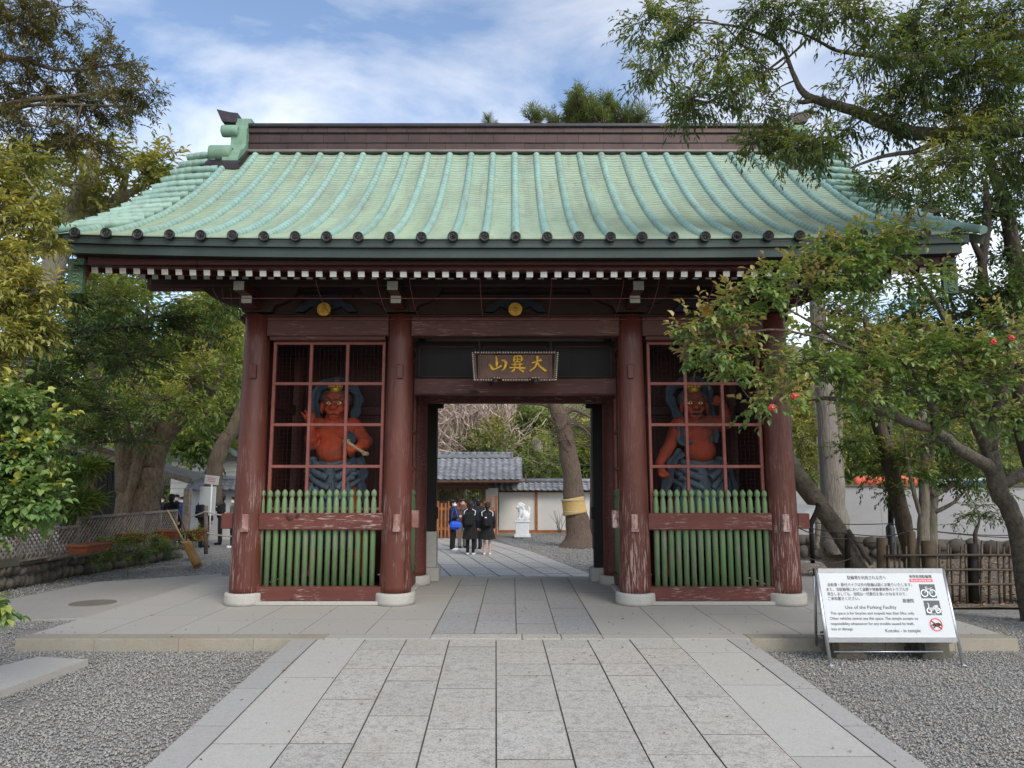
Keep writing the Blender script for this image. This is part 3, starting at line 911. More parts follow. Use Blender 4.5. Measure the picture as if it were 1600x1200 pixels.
# front bays: lattice window over a picket fence
pk = MB()
pk.lathe([(.0355, 0), (.0365, .9), (.0355, 1.05), (.033, 1.10), (.0255, 1.135), (.022, 1.148), (.024, 1.158), (.036, 1.175), (.0385, 1.20), (.034, 1.225), (.02, 1.245), (.004, 1.258)], (0, 0, 0), 10)
pkm = pk.mesh('picket', M['green'])
barv = MB().box((0, 0, 0), (.042, .05, 1), bevel=.006).mesh('lattice_bar', M['red_bar'])
barh = MB().box((0, 0, 0), (1, .044, .042), bevel=.006).mesh('lattice_bar', M['red_bar'])
for sx in (-1, 1):
    xi, xo = XC + sx * (CI + .195), XC + sx * (CO - .195)
    x0, x1 = min(xi, xo), max(xi, xo)
    beam('lintel', x0, x1, YF - .02, 3.60, 3.652, .16, 'red_x', .008)
    # lattice
    lx0, lx1 = x0 + .05, x1 - .03
    for k in range(4):
        X = lx0 + (lx1 - lx0) * k / 3
        copy_obj(link('lattice_bar', barv), gate, (X, YF + .03, 2.43), scale=(1, 1, 2.33)) if False else None
        o = link('lattice_bar', barv, gate, (X, YF + .03, 2.43)); o.scale = (1, 1, 2.33)
    for k in range(5):
        Z = 3.577 - .56 * k
        o = link('lattice_bar', barh, gate, ((lx0 + lx1) / 2, YF + .028, Z)); o.scale = (lx1 - lx0 + .04, 1, 1)
    # fine wire mesh behind the lattice
    wb = MB()
    for k in range(26):
        X = lx0 + (lx1 - lx0) * (k + .5) / 26
        wb.bar((X, YF + .075, 1.3), (X, YF + .075, 3.57), .0012, .0012)
    for k in range(40):
        Z = 1.3 + 2.27 * (k + .5) / 40
        wb.bar((lx0, YF + .078, Z), (lx1, YF + .078, Z), .0012, .0012)
    tag(wb.build('wire_mesh', M['black'], gate), kind='stuff')
    # pickets
    px0 = -3.31 if sx < 0 else on_y(1024, 770, YF - .03).x
    px1 = -1.832 if sx < 0 else on_y(1194.5, 770, YF - .03).x
    for k in range(16):
        o = link('picket', pkm, gate, (px0 + (px1 - px0) * k / 15, YF - .02, .335 + random.uniform(-.006, .006)))
        o.rotation_euler = (0, random.uniform(-.004, .004), random.uniform(0, 6))
        o.scale = (1, 1, 1.0)
    beam('rail', x0 - .03, x1 + .03, YF - .075, 1.066, 1.287, .075, 'red_worn', .012)
    beam('sill', x0 - .04, x1 + .04, YF - .02, .165, .345, .18, 'red_worn', .012)
    beam('stone_sill', x0 - .02, x1 + .02, YF - .02, PZ, .167, .3, 'base_stone', .008)
    beam('back_rail', x0, x1, YF + .075, 1.1, 1.2, .05, 'red_x', .008)
    # side of the passage: pickets, rail, lattice
    Xs = XC + sx * CI
    for k in range(15):
        y = YF + .25 + k * .098
        o = link('picket', pkm, gate, (Xs, y, .335))
        o.rotation_euler = (0, 0, random.uniform(0, 6))
    for Zr, h, mt in ((1.176, .2, 'red_y'), (.25, .17, 'red_y'), (3.79, .26, 'red_y')):
        MB().box((Xs, (YF + YM) / 2, Zr), (.12, YM - YF - .36, h), bevel=.01).build('side_rail', M[mt], gate)
    MB().box((Xs, (YF + YM) / 2, .142), (.24, YM - YF - .5, .045), bevel=.006).build('stone_sill', M['base_stone'], gate)
    for k in range(4):
        o = link('lattice_bar', barv, gate, (Xs, YF + .24 + k * .46, 2.47)); o.scale = (1, 1, 2.4)
    for k in range(4):
        MB().box((Xs, (YF + YM) / 2, 3.577 - .56 * k), (.042, YM - YF - .36, .042), bevel=.006).build('lattice_bar', M['red_bar'], gate)
    # outer side wall and back wall of boards
    Xo = XC + sx * CO
    for j, (za, zb) in enumerate(((.28, 1.1), (1.245, 2.75), (2.895, 3.92))):
        for k in range(6):
            ya = YF + .12 + k * (YM - YF - .22) / 6
            MB().box((Xo, ya + .125, (za + zb) / 2), (.04 + .006 * (k % 2), (YM - YF - .22) / 6 - .004, zb - za)).build('wall_board', M['darkred'], gate)
        MB().box((Xo, (YF + YM) / 2, zb + .075), (.13, YM - YF - .3, .148), bevel=.01).build('side_rail', M['red_y'], gate)
        for k in range(6):
            w = (x1 - x0 + .14) / 6
            MB().box((x0 - .07 + (k + .5) * w, YM + .02, (za + zb) / 2), (w - .004, .035 + .006 * (k % 2), zb - za)).build('wall_board', M['darkred'], gate)
        MB().box(((x0 + x1) / 2, YM, zb + .075), (x1 - x0, .13, .148), bevel=.01).build('tie_beam', M['red_x'], gate)
    # inner floor of the bay
    MB().box(((x0 + x1) / 2, (YF + YM) / 2, .2), (x1 - x0 + .3, YM - YF - .3, .16)).build('bay_floor', M['darkred'], gate)
    # door posts and folded leaf on stone footings behind the middle columns
    Xp = XC + sx * 1.385
    zs = .9 if sx < 0 else .30
    MB().box((Xp, 12.22, (zs + 3.05) / 2), (.2, .2, 3.05 - zs), bevel=.012).build('door_post', M['black_wood'], gate)
    ps = MB().box((Xp - sx * .02, 12.22, (PZ + .335) / 2), (.30, .36, .335 - PZ), bevel=.015)
    if sx < 0: ps.box((Xp - sx * .004, 12.22, .62), (.235, .25, .57), bevel=.012)
    ps.build('post_footing', M['base_stone'], gate)
    MB().box((Xp - sx * .13, 12.22, 2.97), (.14, .13, .1), bevel=.01).build('post_bracket', M['black_wood'], gate)
    MB().box((Xp - sx * .115, 12.18, 1.2), (.04, .09, .19), bevel=.008).build('hinge_block', M['black_wood'], gate)
    MB().box((Xp + sx * .05, 12.95, 1.75), (.06, 1.2, 2.5), bevel=.01).build('door_leaf', M['black_wood'], gate)
# ceiling boards
for k in range(18):
    w = (2 * CO + .3) / 18
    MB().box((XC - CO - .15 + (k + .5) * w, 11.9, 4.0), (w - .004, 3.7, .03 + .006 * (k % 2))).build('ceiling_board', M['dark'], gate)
# centre bay transom: dark panels in thin frames, two tie beams behind
xa, xb = XC - CI + .15, XC + CI - .15
beam('tie_beam', xa, xb, YF + .35, 2.90, 3.13, .18, 'red_x')
beam('tie_beam', xa - .05, xb + .05, YM, 2.95, 3.10, .2, 'red_x')
MB().box((XC, YM - .1, 3.02), (xb - xa - .1, .03, .12), bevel=.005).build('tie_beam_face', M['red_worn'], gate)
for k, (pa, pb) in enumerate(((xa, -.47), (-.46, .55), (.56, xb))):
    MB().box(((pa + pb) / 2, YF + .42, 3.4), (pb - pa - .01, .02, .56)).build('transom_panel', M['black_wood'], gate)
    for (u0, v0, u1, v1) in ((pa + .06, 3.16, pa + .06, 3.6), (pb - .06, 3.16, pb - .06, 3.6), (pa + .06, 3.6, pb - .06, 3.6), (pa + .06, 3.17, pb - .06, 3.17)):
        MB().bar((u0, YF + .4, v0), (u1, YF + .4, v1), .018, .018, up=(0, 1, 0)).build('panel_moulding', M['dark'], gate)

# frieze above the head beams
for a, b_ in bays:
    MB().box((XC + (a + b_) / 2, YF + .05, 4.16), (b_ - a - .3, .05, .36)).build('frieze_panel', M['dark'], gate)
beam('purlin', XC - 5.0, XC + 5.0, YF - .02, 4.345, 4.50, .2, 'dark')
beam('tie_beam', XC - CO, XC + CO, YF + .02, 4.2, 4.26, .1, 'dark', .008)
# brackets: boat-shaped arm along the wall, two white-ended arms towards the front
for sx in (-1, 1):
    for cxp in (CI, CO):
        X = XC + sx * cxp
        ol = [(-.2, 3.99), (.2, 3.99), (.24, 4.08), (.40, 4.14), (.52, 4.22), (.56, 4.34), (-.56, 4.34), (-.52, 4.22), (-.40, 4.14), (-.24, 4.08)]
        if cxp == CO:
            e = [(u * sx, z) for u, z in ((-.2, 3.99), (.19, 3.99), (.23, 4.07), (.45, 4.12), (.62, 4.2), (.8, 4.34), (-.56, 4.34), (-.52, 4.22), (-.4, 4.14), (-.24, 4.08))]
            ol = e if sx > 0 else e[::-1]
        MB().prism([(X + u, z) for u, z in ol][::-1], YF - .09, YF + .09).build('bracket', M['dark'], gate)
        for yy, zz, hh in ((9.42, 4.075, .115), (9.13, 4.172, .115)):
            MB().bar((X, yy, zz), (X, YF - .09, zz), .135, hh, end_mi=1).build('bracket_arm', [M['darkred'], M['pale_end']], gate)
# carved frog-leg struts with chrysanthemum medallions
for mx in (XC - (CI + CO) / 2 - .04, XC, XC + (CI + CO) / 2 + .04):
    ol = [(-.42, 4.0), (-.3, 4.0), (-.2, 4.08), (-.1, 4.03), (.1, 4.03), (.2, 4.08), (.3, 4.0), (.42, 4.0), (.36, 4.09), (.24, 4.15), (.16, 4.24), (-.16, 4.24), (-.24, 4.15), (-.36, 4.09)]
    fl = MB().prism([(mx + u, z) for u, z in ol][::-1], YF - .07, YF + .02).build('frog_leg_strut', M['strut_blue'], gate)
    md = MB()
    zc = on_y(805, 484, YF - .14).z
    for k in range(16):
        a = 2 * math.pi * k / 16
        md.ball((mx + .06 * math.cos(a), YF - .165, zc + .06 * math.sin(a)), .028, 8, 5, sc=(1.35, .55, .62), rot=Matrix.Rotation(-a, 3, 'Y'))
    md.ball((mx, YF - .18, zc), .026, 10, 6, sc=(1, .6, 1))
    md.lathe([(.092, -.03), (.092, 0), (.07, .012), (0, .012)][::-1], (mx, YF - .15, zc), 24, axis='Y')
    md.build('chrysanthemum_medallion', M['gold'], fl)
# thin rods that hold the bird net in front of the frieze
zt, zb_ = on_y(800, 436, 9.0).z, on_y(800, 499, YF - .15).z
for px in (493, 589, 640, 750, 862, 975, 1030, 1117):
    xt = on_y(px, 436, 9.0).x
    xb2 = xt * 1.0 + (.055 * (1 if px < 780 else -1) * (abs(px - 805) / 300))
    pts = [(xt, 9.0, zt), (xt, 9.12, zt - .1), (xt + (xb2 - xt) * .4, 9.4, zt - .25), (xb2, YF - .15, zb_)]
    MB().tube(pts, .0045, 5).build('net_rod', M['red_bar'], gate)
zm = on_y(800, 466, 9.15).z
MB().tube([(XC - 3.75, 9.15, zm), (XC, 9.15, zm - .004), (XC + 3.75, 9.15, zm)], .0055, 5).build('net_rod', M['red_bar'], gate)
MB().tube([(XC - 3.4, YF - .15, zb_), (XC, YF - .15, zb_), (XC + 3.4, YF - .15, zb_)], .0045, 5).build('net_rod', M['red_bar'], gate)

# ------------------------------------------------------------------ roof
YE, ZE = 8.19, 4.475
YT, ZT = 11.8, 7.19
RX = 5.0                       # half width of the tiled field
PITCHX = 0.3635
def sweep(x): return .055 * (abs(x - XC) / 5.0) ** 3
def roof_z(s): return ZE + (ZT - ZE) * (.60 * s + .40 * s * s)
def roof_pt(x, s, back=False, off=0.0):
    y = YE + (YT - YE) * s
    dzdy = (ZT - ZE) / (YT - YE) * (.60 + .80 * s)
    nx = Vector((0, -dzdy, 1)).normalized()
    p = Vector((x, y, roof_z(s) + sweep(x) * (1 - s))) + nx * off
    if back: p.y = 2 * YRIDGE - p.y
    return p
NS = 22
sheath = MB()
for back in (False, True):
    g = []
    for i in range(NS + 1):
        g.append([roof_pt(XC + u * (RX + .3), i / NS, back, -.05) for u in (-1, -.8, -.5, 0, .5, .8, 1)])
    nv = len(sheath.v)
    vs = [p for r in g for p in r]
    fs = [(i * 7 + k, i * 7 + k + 1, (i + 1) * 7 + k + 1, (i + 1) * 7 + k) for i in range(NS) for k in range(6)]
    sheath.add(vs, fs if not back else [f[::-1] for f in fs], 0, True)
roof = sheath.build('roof', M['darkred'], gate)
# overlapping copper plates between the rolls: stepped courses, each plate its own faces
def plates(back):
    V, F, T = [], [], []
    NC = 46
    for k in range(-14, 14):
        xa, xb = XC + k * PITCHX + .03, XC + (k + 1) * PITCHX - .03
        for i in range(NC):
            s0, s1 = i / NC, (i + 1.12) / NC
            j = random.uniform(-.002, .002)
            a = len(V)
            n = 3
            for s, off in ((s0, .012 + j), (min(1, s1), -.004 + j)):
                for q in range(n):
                    u = q / (n - 1)
                    V.append(roof_pt(xa + (xb - xa) * u, s, back, off + (.010 if q in (0, 2) else 0)))
            for q in range(n):
                u = q / (n - 1)
                V.append(roof_pt(xa + (xb - xa) * u, s0, back, -.012))
            for q in range(n - 1):
                f1 = (a + q, a + q + 1, a + n + q + 1, a + n + q); f2 = (a + 2 * n + q, a + 2 * n + q + 1, a + q + 1, a + q)
                F += [f1 if not back else f1[::-1], f2 if not back else f2[::-1]]
                t = random.random() ** 2
                T += [t, 1.0]
    me = tri_mesh('roof_plates', V, F, M['pan'], T)
    return tag(link('roof_plates', me, roof, (0, 0, 0)), kind='stuff')
plates(False); plates(True)
# round rolls with wrapped joints, dark cap at the eave
def roll_mesh(x, back, r=.054, smax=1.0):
    b = MB()
    n = 9
    rings = []
    NR = max(4, int(34 * smax))
    for i in range(NR):
        for s, rr in ((i / NR, r * 1.07), ((i + .80) / NR, r * 1.0), ((i + .90) / NR, r * .97)):
            rings.append((s * smax, rr))
    rings.append((smax, r))
    vs = []
    for s, rr in rings:
        p = roof_pt(x, s, back, 0.0)
        dzdy = (ZT - ZE) / (YT - YE) * (.60 + .80 * s)
        nz = Vector((0, -dzdy * (1 if not back else -1), 1)).normalized()
        for k in range(n):
            a = math.radians(-25) + math.radians(230) * k / (n - 1)
            vs.append(p + Vector((math.cos(a) * rr, 0, 0)) + nz * (math.sin(a) * rr + .01))
    fs = []
    for i in range(len(rings) - 1):
        for k in range(n - 1):
            q = (i * n + k, i * n + k + 1, (i + 1) * n + k + 1, (i + 1) * n + k)
            fs.append(q[::-1] if not back else q)
    b.add(vs, fs, 0, True)
    for j in range(len(fs)):
        if (j // (n - 1)) % 3 == 1: b.m[j] = 1
    return b
def cap_mesh():
    b = MB()
    b.lathe([(.057, 0.03), (.061, .0), (.061, -.02), (.052, -.028), (.048, -.02), (0, -.02)], (0, 0, 0), 20, axis='Y')
    for k in range(3):
        a0 = 2 * math.pi * k / 3
        pts = [(math.cos(a0 + t * 2.2) * (.011 + .026 * t), -.022, math.sin(a0 + t * 2.2) * (.011 + .026 * t)) for t in (0, .33, .66, 1)]
        b.tube(pts, [.0135, .011, .007, .003], 6)
    return b.mesh('roll_cap', M['cap'])
capm = cap_mesh()
for k in range(-14, 15):
    x = XC + k * PITCHX
    for back in (False, True):
        r = roll_mesh(x + random.uniform(-.005, .005), back, .054 * random.uniform(.96, 1.05), 1.0 if abs(k) < 14 else .26).build('tile_roll', [M['roll'], M['seam']], gate)
        if not back:
            p = roof_pt(x, 0, False, .012)
            c = link('roll_cap', capm, r, (p.x + random.uniform(-.004, .004), p.y - .005, p.z + random.uniform(-.005, .005))); c.rotation_euler = (random.uniform(-.05, .05), random.uniform(0, 6), random.uniform(-.05, .05)); c.scale = [random.uniform(.96, 1.03)] * 3
# verge: field edge, cross rolls lying sideways over the gable edge
for sx in (-1, 1):
    for back in (False, True):
        NV = 13 if not back else 8
        vg = MB()
        for i in range(24):
            s0, s1 = i / 24, (i + 1) / 24
            xa, xb = XC + sx * (14 * PITCHX + .03), XC + sx * 5.43
            q = [roof_pt(xa, s0, back, .01), roof_pt(xb, s0, back, -.03), roof_pt(xb, s1, back, -.03), roof_pt(xa, s1, back, .01)]
            if (sx > 0) == back: q = q[::-1]
            vg.add(q, [(0, 1, 2, 3)])
            e = [roof_pt(xb, s0, back, -.03), roof_pt(xb, s0, back, -.14), roof_pt(xb, s1, back, -.14), roof_pt(xb, s1, back, -.03)]
            vg.add(e if (sx < 0) != back else e[::-1], [(0, 1, 2, 3)])
        vg.build('verge_edge', M['pan'], gate)
        for i in range(NV):
            s = .15 + .86 * (i + .5) / NV; ds = .012 + .115 * (1 - s)
            a = roof_pt(XC + sx * (13 * PITCHX + .03), s, back, .05)
            m_ = roof_pt(XC + sx * 5.2, s - ds * .55, back, .05)
            e = roof_pt(XC + sx * 5.46, s - ds, back, .02)
            rb = MB()
            pts, rad = [], []
            for j in range(6):
                t = j / 6
                for tt, rr in ((t, .056), (t + .12, .052), (t + .15, .048)):
                    p = a.lerp(m_, tt / .55) if tt < .55 else m_.lerp(e, (tt - .55) / .45)
                    pts.append(p); rad.append(rr)
            pts.append(e); rad.append(.056)
            rb.tube(pts, rad, 9)
            rb.build('verge_roll', M['roll'], gate)
        # lengthwise roll over the inner ends of the cross rolls
        pts = [roof_pt(XC + sx * 5.40, s / 30, back, .03) for s in range(0, 6)]
        MB().tube(pts, .05, 8).build('verge_roll', [M['roll'], M['seam']], gate)

# eave boards and soffit
def zpy(py, y): return on_y(800, py, y).z
def eave_board(name, y0, y1, z0, z1, half, mat, dy=0.0):
    b = MB()
    n = 16
    for back in (False,):
        vs = []
        for i in range(n + 1):
            x = XC - half + 2 * half * i / n
            w = sweep(x)
            vs += [(x, y0, z0 + w), (x, y1 + dy, z0 + w), (x, y1 + dy, z1 + w), (x, y0, z1 + w)]
        fs = []
        for i in range(n):
            a, c = i * 4, (i + 1) * 4
            for k in range(4):
                fs.append((a + k, a + (k + 1) % 4, c + (k + 1) % 4, c + k)[::-1])
        fs += [(0, 1, 2, 3)[::-1], tuple(n * 4 + k for k in range(4))]
        b.add(vs, fs)
    return b.build(name, M[mat], gate)
eave_board('eave_board', 8.215, 8.36, zpy(387, 8.22), ZE + .005, 5.25, 'dark_green')
eave_board('eave_board', 8.255, 8.42, zpy(403, 8.26), zpy(387, 8.22) - .003, 5.18, 'dark_green')
eave_board('eave_beam', 8.40, 8.54, zpy(421, 8.40), zpy(403, 8.26) + .04, 5.05, 'darkred')
z1a = zpy(427.5, 8.50)
n1 = 61
rw, rh = .078, .088
r1 = MB().bar((0, 0, 0), (0, 1.1, .30), rw, rh, end_mi=1).mesh('rafter', [M['darkred'], M['white_end']])
z2a = zpy(431, 9.28)
r2 = MB().bar((0, 0, 0), (0, 1.25, .46), rw, rh, end_mi=1).mesh('rafter', [M['darkred'], M['pale_end']])
pit = 0.1672
for k in range(-30, 31):
    x = XC + k * pit
    link('rafter', r1, gate, (x, 8.50, z1a + sweep(x)))
    if abs(x - XC) < 4.9: link('rafter', r2, gate, (x, 9.28, z2a))
    # rear eave
    o = link('rafter', r1, gate, (x, 2 * YRIDGE - 8.50, z1a + sweep(x))); o.rotation_euler = (0, 0, math.pi)
beam('kioi_beam', XC - 5.0, XC + 5.0, 9.34, z2a + .05, z2a + .13, .1, 'darkred', .005)
sf = MB()
for back in (False, True):
    yy = lambda y: y if not back else 2 * YRIDGE - y
    vs = []
    prof = [(8.30, z1a + .05), (9.34, z1a + .05 + 1.04 * .273), (9.36, z2a + .06), (10.5, z2a + .06 + 1.14 * .368)]
    for (y, z) in prof:
        vs += [(XC - 5.2, yy(y), z), (XC + 5.2, yy(y), z)]
    fs = [(2 * i, 2 * i + 1, 2 * i + 3, 2 * i + 2) for i in range(3)]
    sf.add(vs, fs if back else [f[::-1] for f in fs])
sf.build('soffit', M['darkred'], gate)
MB().box((XC, 2 * YRIDGE - 8.3, ZE - .16), (10.5, .14, .26)).build('eave_board', M['dark_green'], gate)
# gable wall above the outer columns, barge boards
for sx in (-1, 1):
    Xg = XC + sx * 3.6
    gw = [(9.9, 4.35)] + [(y, z - .12) for (y, z) in [(roof_pt(0, s).y, roof_pt(0, s).z) for s in (.5, .7, .9, 1)]]
    ol = gw + [(2 * YRIDGE - y, z) for y, z in gw[::-1]]
    MB().prism(ol, Xg - .03, Xg + .03, axis='X').build('gable_wall', M['darkred'], gate)
    Xb = XC + sx * 5.13
    top = [roof_pt(XC + sx * 5.1, s / 10, False, -.06) for s in range(0, 11)]
    top = [Vector((p.x, p.y, p.z)) for p in top]
    low = [p + Vector((0, 0, -.34 - .10 * max(0, 1 - i / 2.5))) for i, p in enumerate(top)]
    y0 = top[0].y + .17
    up = [(max(p.y, y0), p.z) for p in top]; dn = [(max(p.y, y0), p.z) for p in low]
    up[0] = (y0, zpy(404, y0)); dn[0] = (y0, zpy(458, y0))
    full_u = up + [(2 * YRIDGE - y, z) for y, z in up[::-1]]
    full_d = dn + [(2 * YRIDGE - y, z) for y, z in dn[::-1]]
    b = MB()
    n = len(full_u)
    vs = [(Xb - .045, y, z) for y, z in full_u] + [(Xb - .045, y, z) for y, z in full_d] + [(Xb + .045, y, z) for y, z in full_u] + [(Xb + .045, y, z) for y, z in full_d]
    fs = []; mis = []
    for i in range(n - 1):
        fs += [(i, i + 1, n + i + 1, n + i), (2 * n + i, 3 * n + i, 3 * n + i + 1, 2 * n + i + 1), (i, 2 * n + i, 2 * n + i + 1, i + 1), (n + i, n + i + 1, 3 * n + i + 1, 3 * n + i)]
    b.add(vs, fs)
    # end face in green carving
    b.add([(Xb - .12, y0 - .004, up[0][1]), (Xb + .05, y0 - .004, up[0][1]), (Xb + .05, y0 - .004, dn[0][1]), (Xb - .12, y0 - .004, dn[0][1]),
           (Xb - .12, y0 + .05, up[0][1]), (Xb + .05, y0 + .05, up[0][1]), (Xb + .05, y0 + .05, dn[0][1]), (Xb - .12, y0 + .05, dn[0][1])],
          [(3, 2, 1, 0), (4, 5, 6, 7), (0, 1, 5, 4), (2, 3, 7, 6), (1, 2, 6, 5), (3, 0, 4, 7)], 1)
    bb = b.build('barge_board', [M['red_y'], M['green_carve']], gate)
    cv = MB()
    for k in range(5):
        zc = up[0][1] + (dn[0][1] - up[0][1]) * (k + .5) / 5
        pts = [(Xb - .035 + .05 * math.cos(t) * (1 - t / 9), y0 - .01, zc + .035 * math.sin(t) * (1 - t / 9)) for t in np.linspace(0, 7, 12)]
        cv.tube(pts, .007, 5)
    tag(cv.build('scroll_carving', M['green'], bb), kind='stuff')
    # purlin ends under the verge
    for y in (YF, YRIDGE, 2 * YRIDGE - YF):
        zp = 4.42 if y != YRIDGE else 6.7
        MB().box((XC + sx * 4.3, y, zp), (1.5, .16, .2)).build('purlin_end', M['darkred'], gate)

# ridge: courses of brown plates, overhanging ledges, dark cap
RYF = 11.77
def zr(py): return zpy(py, RYF)
def ledge(name, y, z0, z1, half, mat, bev=.01):
    return MB().box((XC, YRIDGE, (z0 + z1) / 2), (2 * half, 2 * (YRIDGE - y), z1 - z0), bevel=bev).build(name, M[mat], gate)
RH = 4.5
ledge('ridge_base', RYF + .02, ZT - .12, zr(240), RH, 'ridge_cap')
ledge('ridge_ledge', RYF - .07, zr(240), zr(235.5), RH, 'lip')
courses = [(235.5, 223.5, 0.0, 27), (222.8, 208.5, .012, 25), (207.8, 200.5, -.02, 27)]
for j, (pa, pb, inset, n) in enumerate(courses):
    za, zb2 = zr(pa), zr(pb)
    w = 2 * RH / n
    off = (j % 2) * w / 2
    for k in range(n + (1 if off else 0)):
        x0 = max(-RH, -RH + k * w - off); x1 = min(RH, -RH + (k + 1) * w - off)
        for yy in (RYF + inset, 2 * YRIDGE - RYF - inset):
            MB().box((XC + (x0 + x1) / 2, yy + (.12 if yy < YRIDGE else -.12), (za + zb2) / 2), (x1 - x0 - .004, .24 + random.uniform(-.003, .003), zb2 - za - .004)).build('ridge_plate', M['ridge'], gate)
    ledge('ridge_ledge', RYF + inset - .015, zb2 - .002, zr(pb - .7) + .004, RH, 'ridge_cap', .003)
ledge('ridge_core', RYF + .06, ZT, zr(202), RH - .02, 'ridge_cap')
ledge('ridge_cap', RYF - .06, zr(200), zr(194.5), RH, 'ridge_cap', .012)
b = MB()
ol = [(RYF - .02, zr(194.5) + .003), (RYF + .03, zr(191)), (RYF + .14, zr(189) + .02), (YRIDGE, zr(189) + .05), (2 * YRIDGE - RYF - .14, zr(189) + .02), (2 * YRIDGE - RYF - .03, zr(191)), (2 * YRIDGE - RYF + .02, zr(194.5) + .003)]
b.prism(ol, XC - RH - .02, XC + RH + .02, axis='X')
b.build('ridge_cap', M['ridge_cap'], gate)
# ridge-end ornaments with scrolls and upturned tips
for sx in (-1, 1):
    X0 = XC + sx * RH
    zl, zt2 = zr(254), zr(186) + .05
    b = MB()
    X1 = X0 + sx * .26
    xlo, xhi = min(X0, X1), max(X0, X1)
    zb0 = zpy(255, 11.3)
    half = [(.70, zb0), (.70, zb0 + .12), (.60, zb0 + .30), (.45, zb0 + .40), (.38, zb0 + .5), (.38, zb0 + .78), (.3, zb0 + .88), (.2, zb0 + .92), (.2, zt2)]
    ol = [(YRIDGE - a, z) for a, z in half] + [(YRIDGE + a, z) for a, z in half[::-1]]
    b.prism(ol, xlo, xhi, axis='X')
    orn = b.build('ridge_end_ornament', M['oni'], gate)
    for (yy, zz, r, ln) in ((11.46, zpy(240.5, 11.46), .14, .36), (11.68, zpy(205, 11.68), .10, .28)):
        for y in (yy, 2 * YRIDGE - yy):
            sc_ = MB()
            sc_.lathe([(r * .6, 0), (r * .97, .012), (r, .03), (r, ln - .03), (r * .97, ln - .01), (r * .6, ln)], (min(X0 + sx * .14, X0 + sx * (ln + .14)), y, zz), 18, axis='X')
            for e in (0, 1):
                xx = min(X0 + sx * .14, X0 + sx * (ln + .14)) + (ln + .002 if e else -.002)
                pts = [(xx, y + math.cos(t) * r * (.85 - t / 11), zz + math.sin(t) * r * (.85 - t / 11)) for t in np.linspace(0, 8, 16)]
                sc_.tube(pts, r * .06, 5)
            sc_.build('scroll', M['oni'], orn)
    bo = [(11.27, zb0 - .11), (11.27, zb0), (11.72, zr(237)), (YRIDGE, zr(237)), (2 * YRIDGE - 11.72, zr(237)), (2 * YRIDGE - 11.27, zb0), (2 * YRIDGE - 11.27, zb0 - .11), (2 * YRIDGE - 11.72, zr(237) - .16), (11.72, zr(237) - .16)]
    MB().prism(bo, min(X0 - sx * .05, X0 + sx * .5), max(X0 - sx * .05, X0 + sx * .5), axis='X').build('ornament_base', M['ridge_cap'], orn)
    tp = MB()
    a = Vector((X0 + sx * .24, YRIDGE - .1, zpy(186, 11.9))); 
    vs = []
    for t, hw, hh in ((0, .10, .085), (.5, .105, .09), (1, .12, .085)):
        p = a + Vector((sx * .26 * t, 0, .015 * t))
        vs += [p + Vector((0, -hw, -hh)), p + Vector((0, hw, -hh)), p + Vector((0, hw, hh)), p + Vector((0, -hw, hh))]
    # upper tip runs farther out than the lower edge
    for q in (10, 11): vs[q] = vs[q] + Vector((sx * .10, 0, .045))
    fs = [(0, 1, 2, 3), (11, 10, 9, 8)]
    for i in range(2):
        for k in range(4): fs.append((i * 4 + k, (i + 1) * 4 + k, (i + 1) * 4 + (k + 1) % 4, i * 4 + (k + 1) % 4))
    tp.add(vs, fs)
    tp.build('ridge_tip', M['ridge_cap'], orn)
# ------------------------------------------------------------------ plants
def unit(a): return a / np.maximum(np.linalg.norm(a, axis=-1, keepdims=True), 1e-9)
def rsphere(n): return unit(RNG.normal(size=(n, 3)))
def catmull(pts, n=6):
    P = [np.array(p, float) for p in pts]
    out = []
    for i in range(len(P) - 1):
        p0, p1, p2, p3 = P[max(i - 1, 0)], P[i], P[i + 1], P[min(i + 2, len(P) - 1)]
        for t in np.linspace(0, 1, n, endpoint=False):
            out.append(.5 * ((2 * p1) + (-p0 + p2) * t + (2 * p0 - 5 * p1 + 4 * p2 - p3) * t * t + (-p0 + 3 * p1 - 3 * p2 + p3) * t ** 3))
    out.append(P[-1])
    return out
def limb_mb(pts, n=10, rough=.12, sub=6, gnarl=0.0):
    """pts: (point, radius) list -> a smoothly bent, uneven limb"""
    q = catmull([tuple(p) + (r,) for p, r in pts], sub)
    b = MB()
    sd = random.uniform(0, 99)
    P = [Vector(v[:3]) for v in q]; R = [max(v[3], .002) for v in q]
    if gnarl:
        P = [p + Vector((mnoise.noise(Vector((i * .5, sd, 0))), mnoise.noise(Vector((i * .5, sd, 7))), mnoise.noise(Vector((i * .5, sd, 13))))) * gnarl * R[i] for i, p in enumerate(P)]
    b.tube(P, R, n)
    if rough:
        nv = len(b.v)
        for i in range(nv):
            ring = i // n
            c = P[min(ring, len(P) - 1)]; v = Vector(b.v[i]); d = v - c
            f = 1 + rough * (mnoise.noise(v * 2.2 + Vector((sd, 0, 0))) + .5 * mnoise.noise(v * 6.0 + Vector((sd, 5, 0))))
            b.v[i] = tuple(c + d * f)
    return b
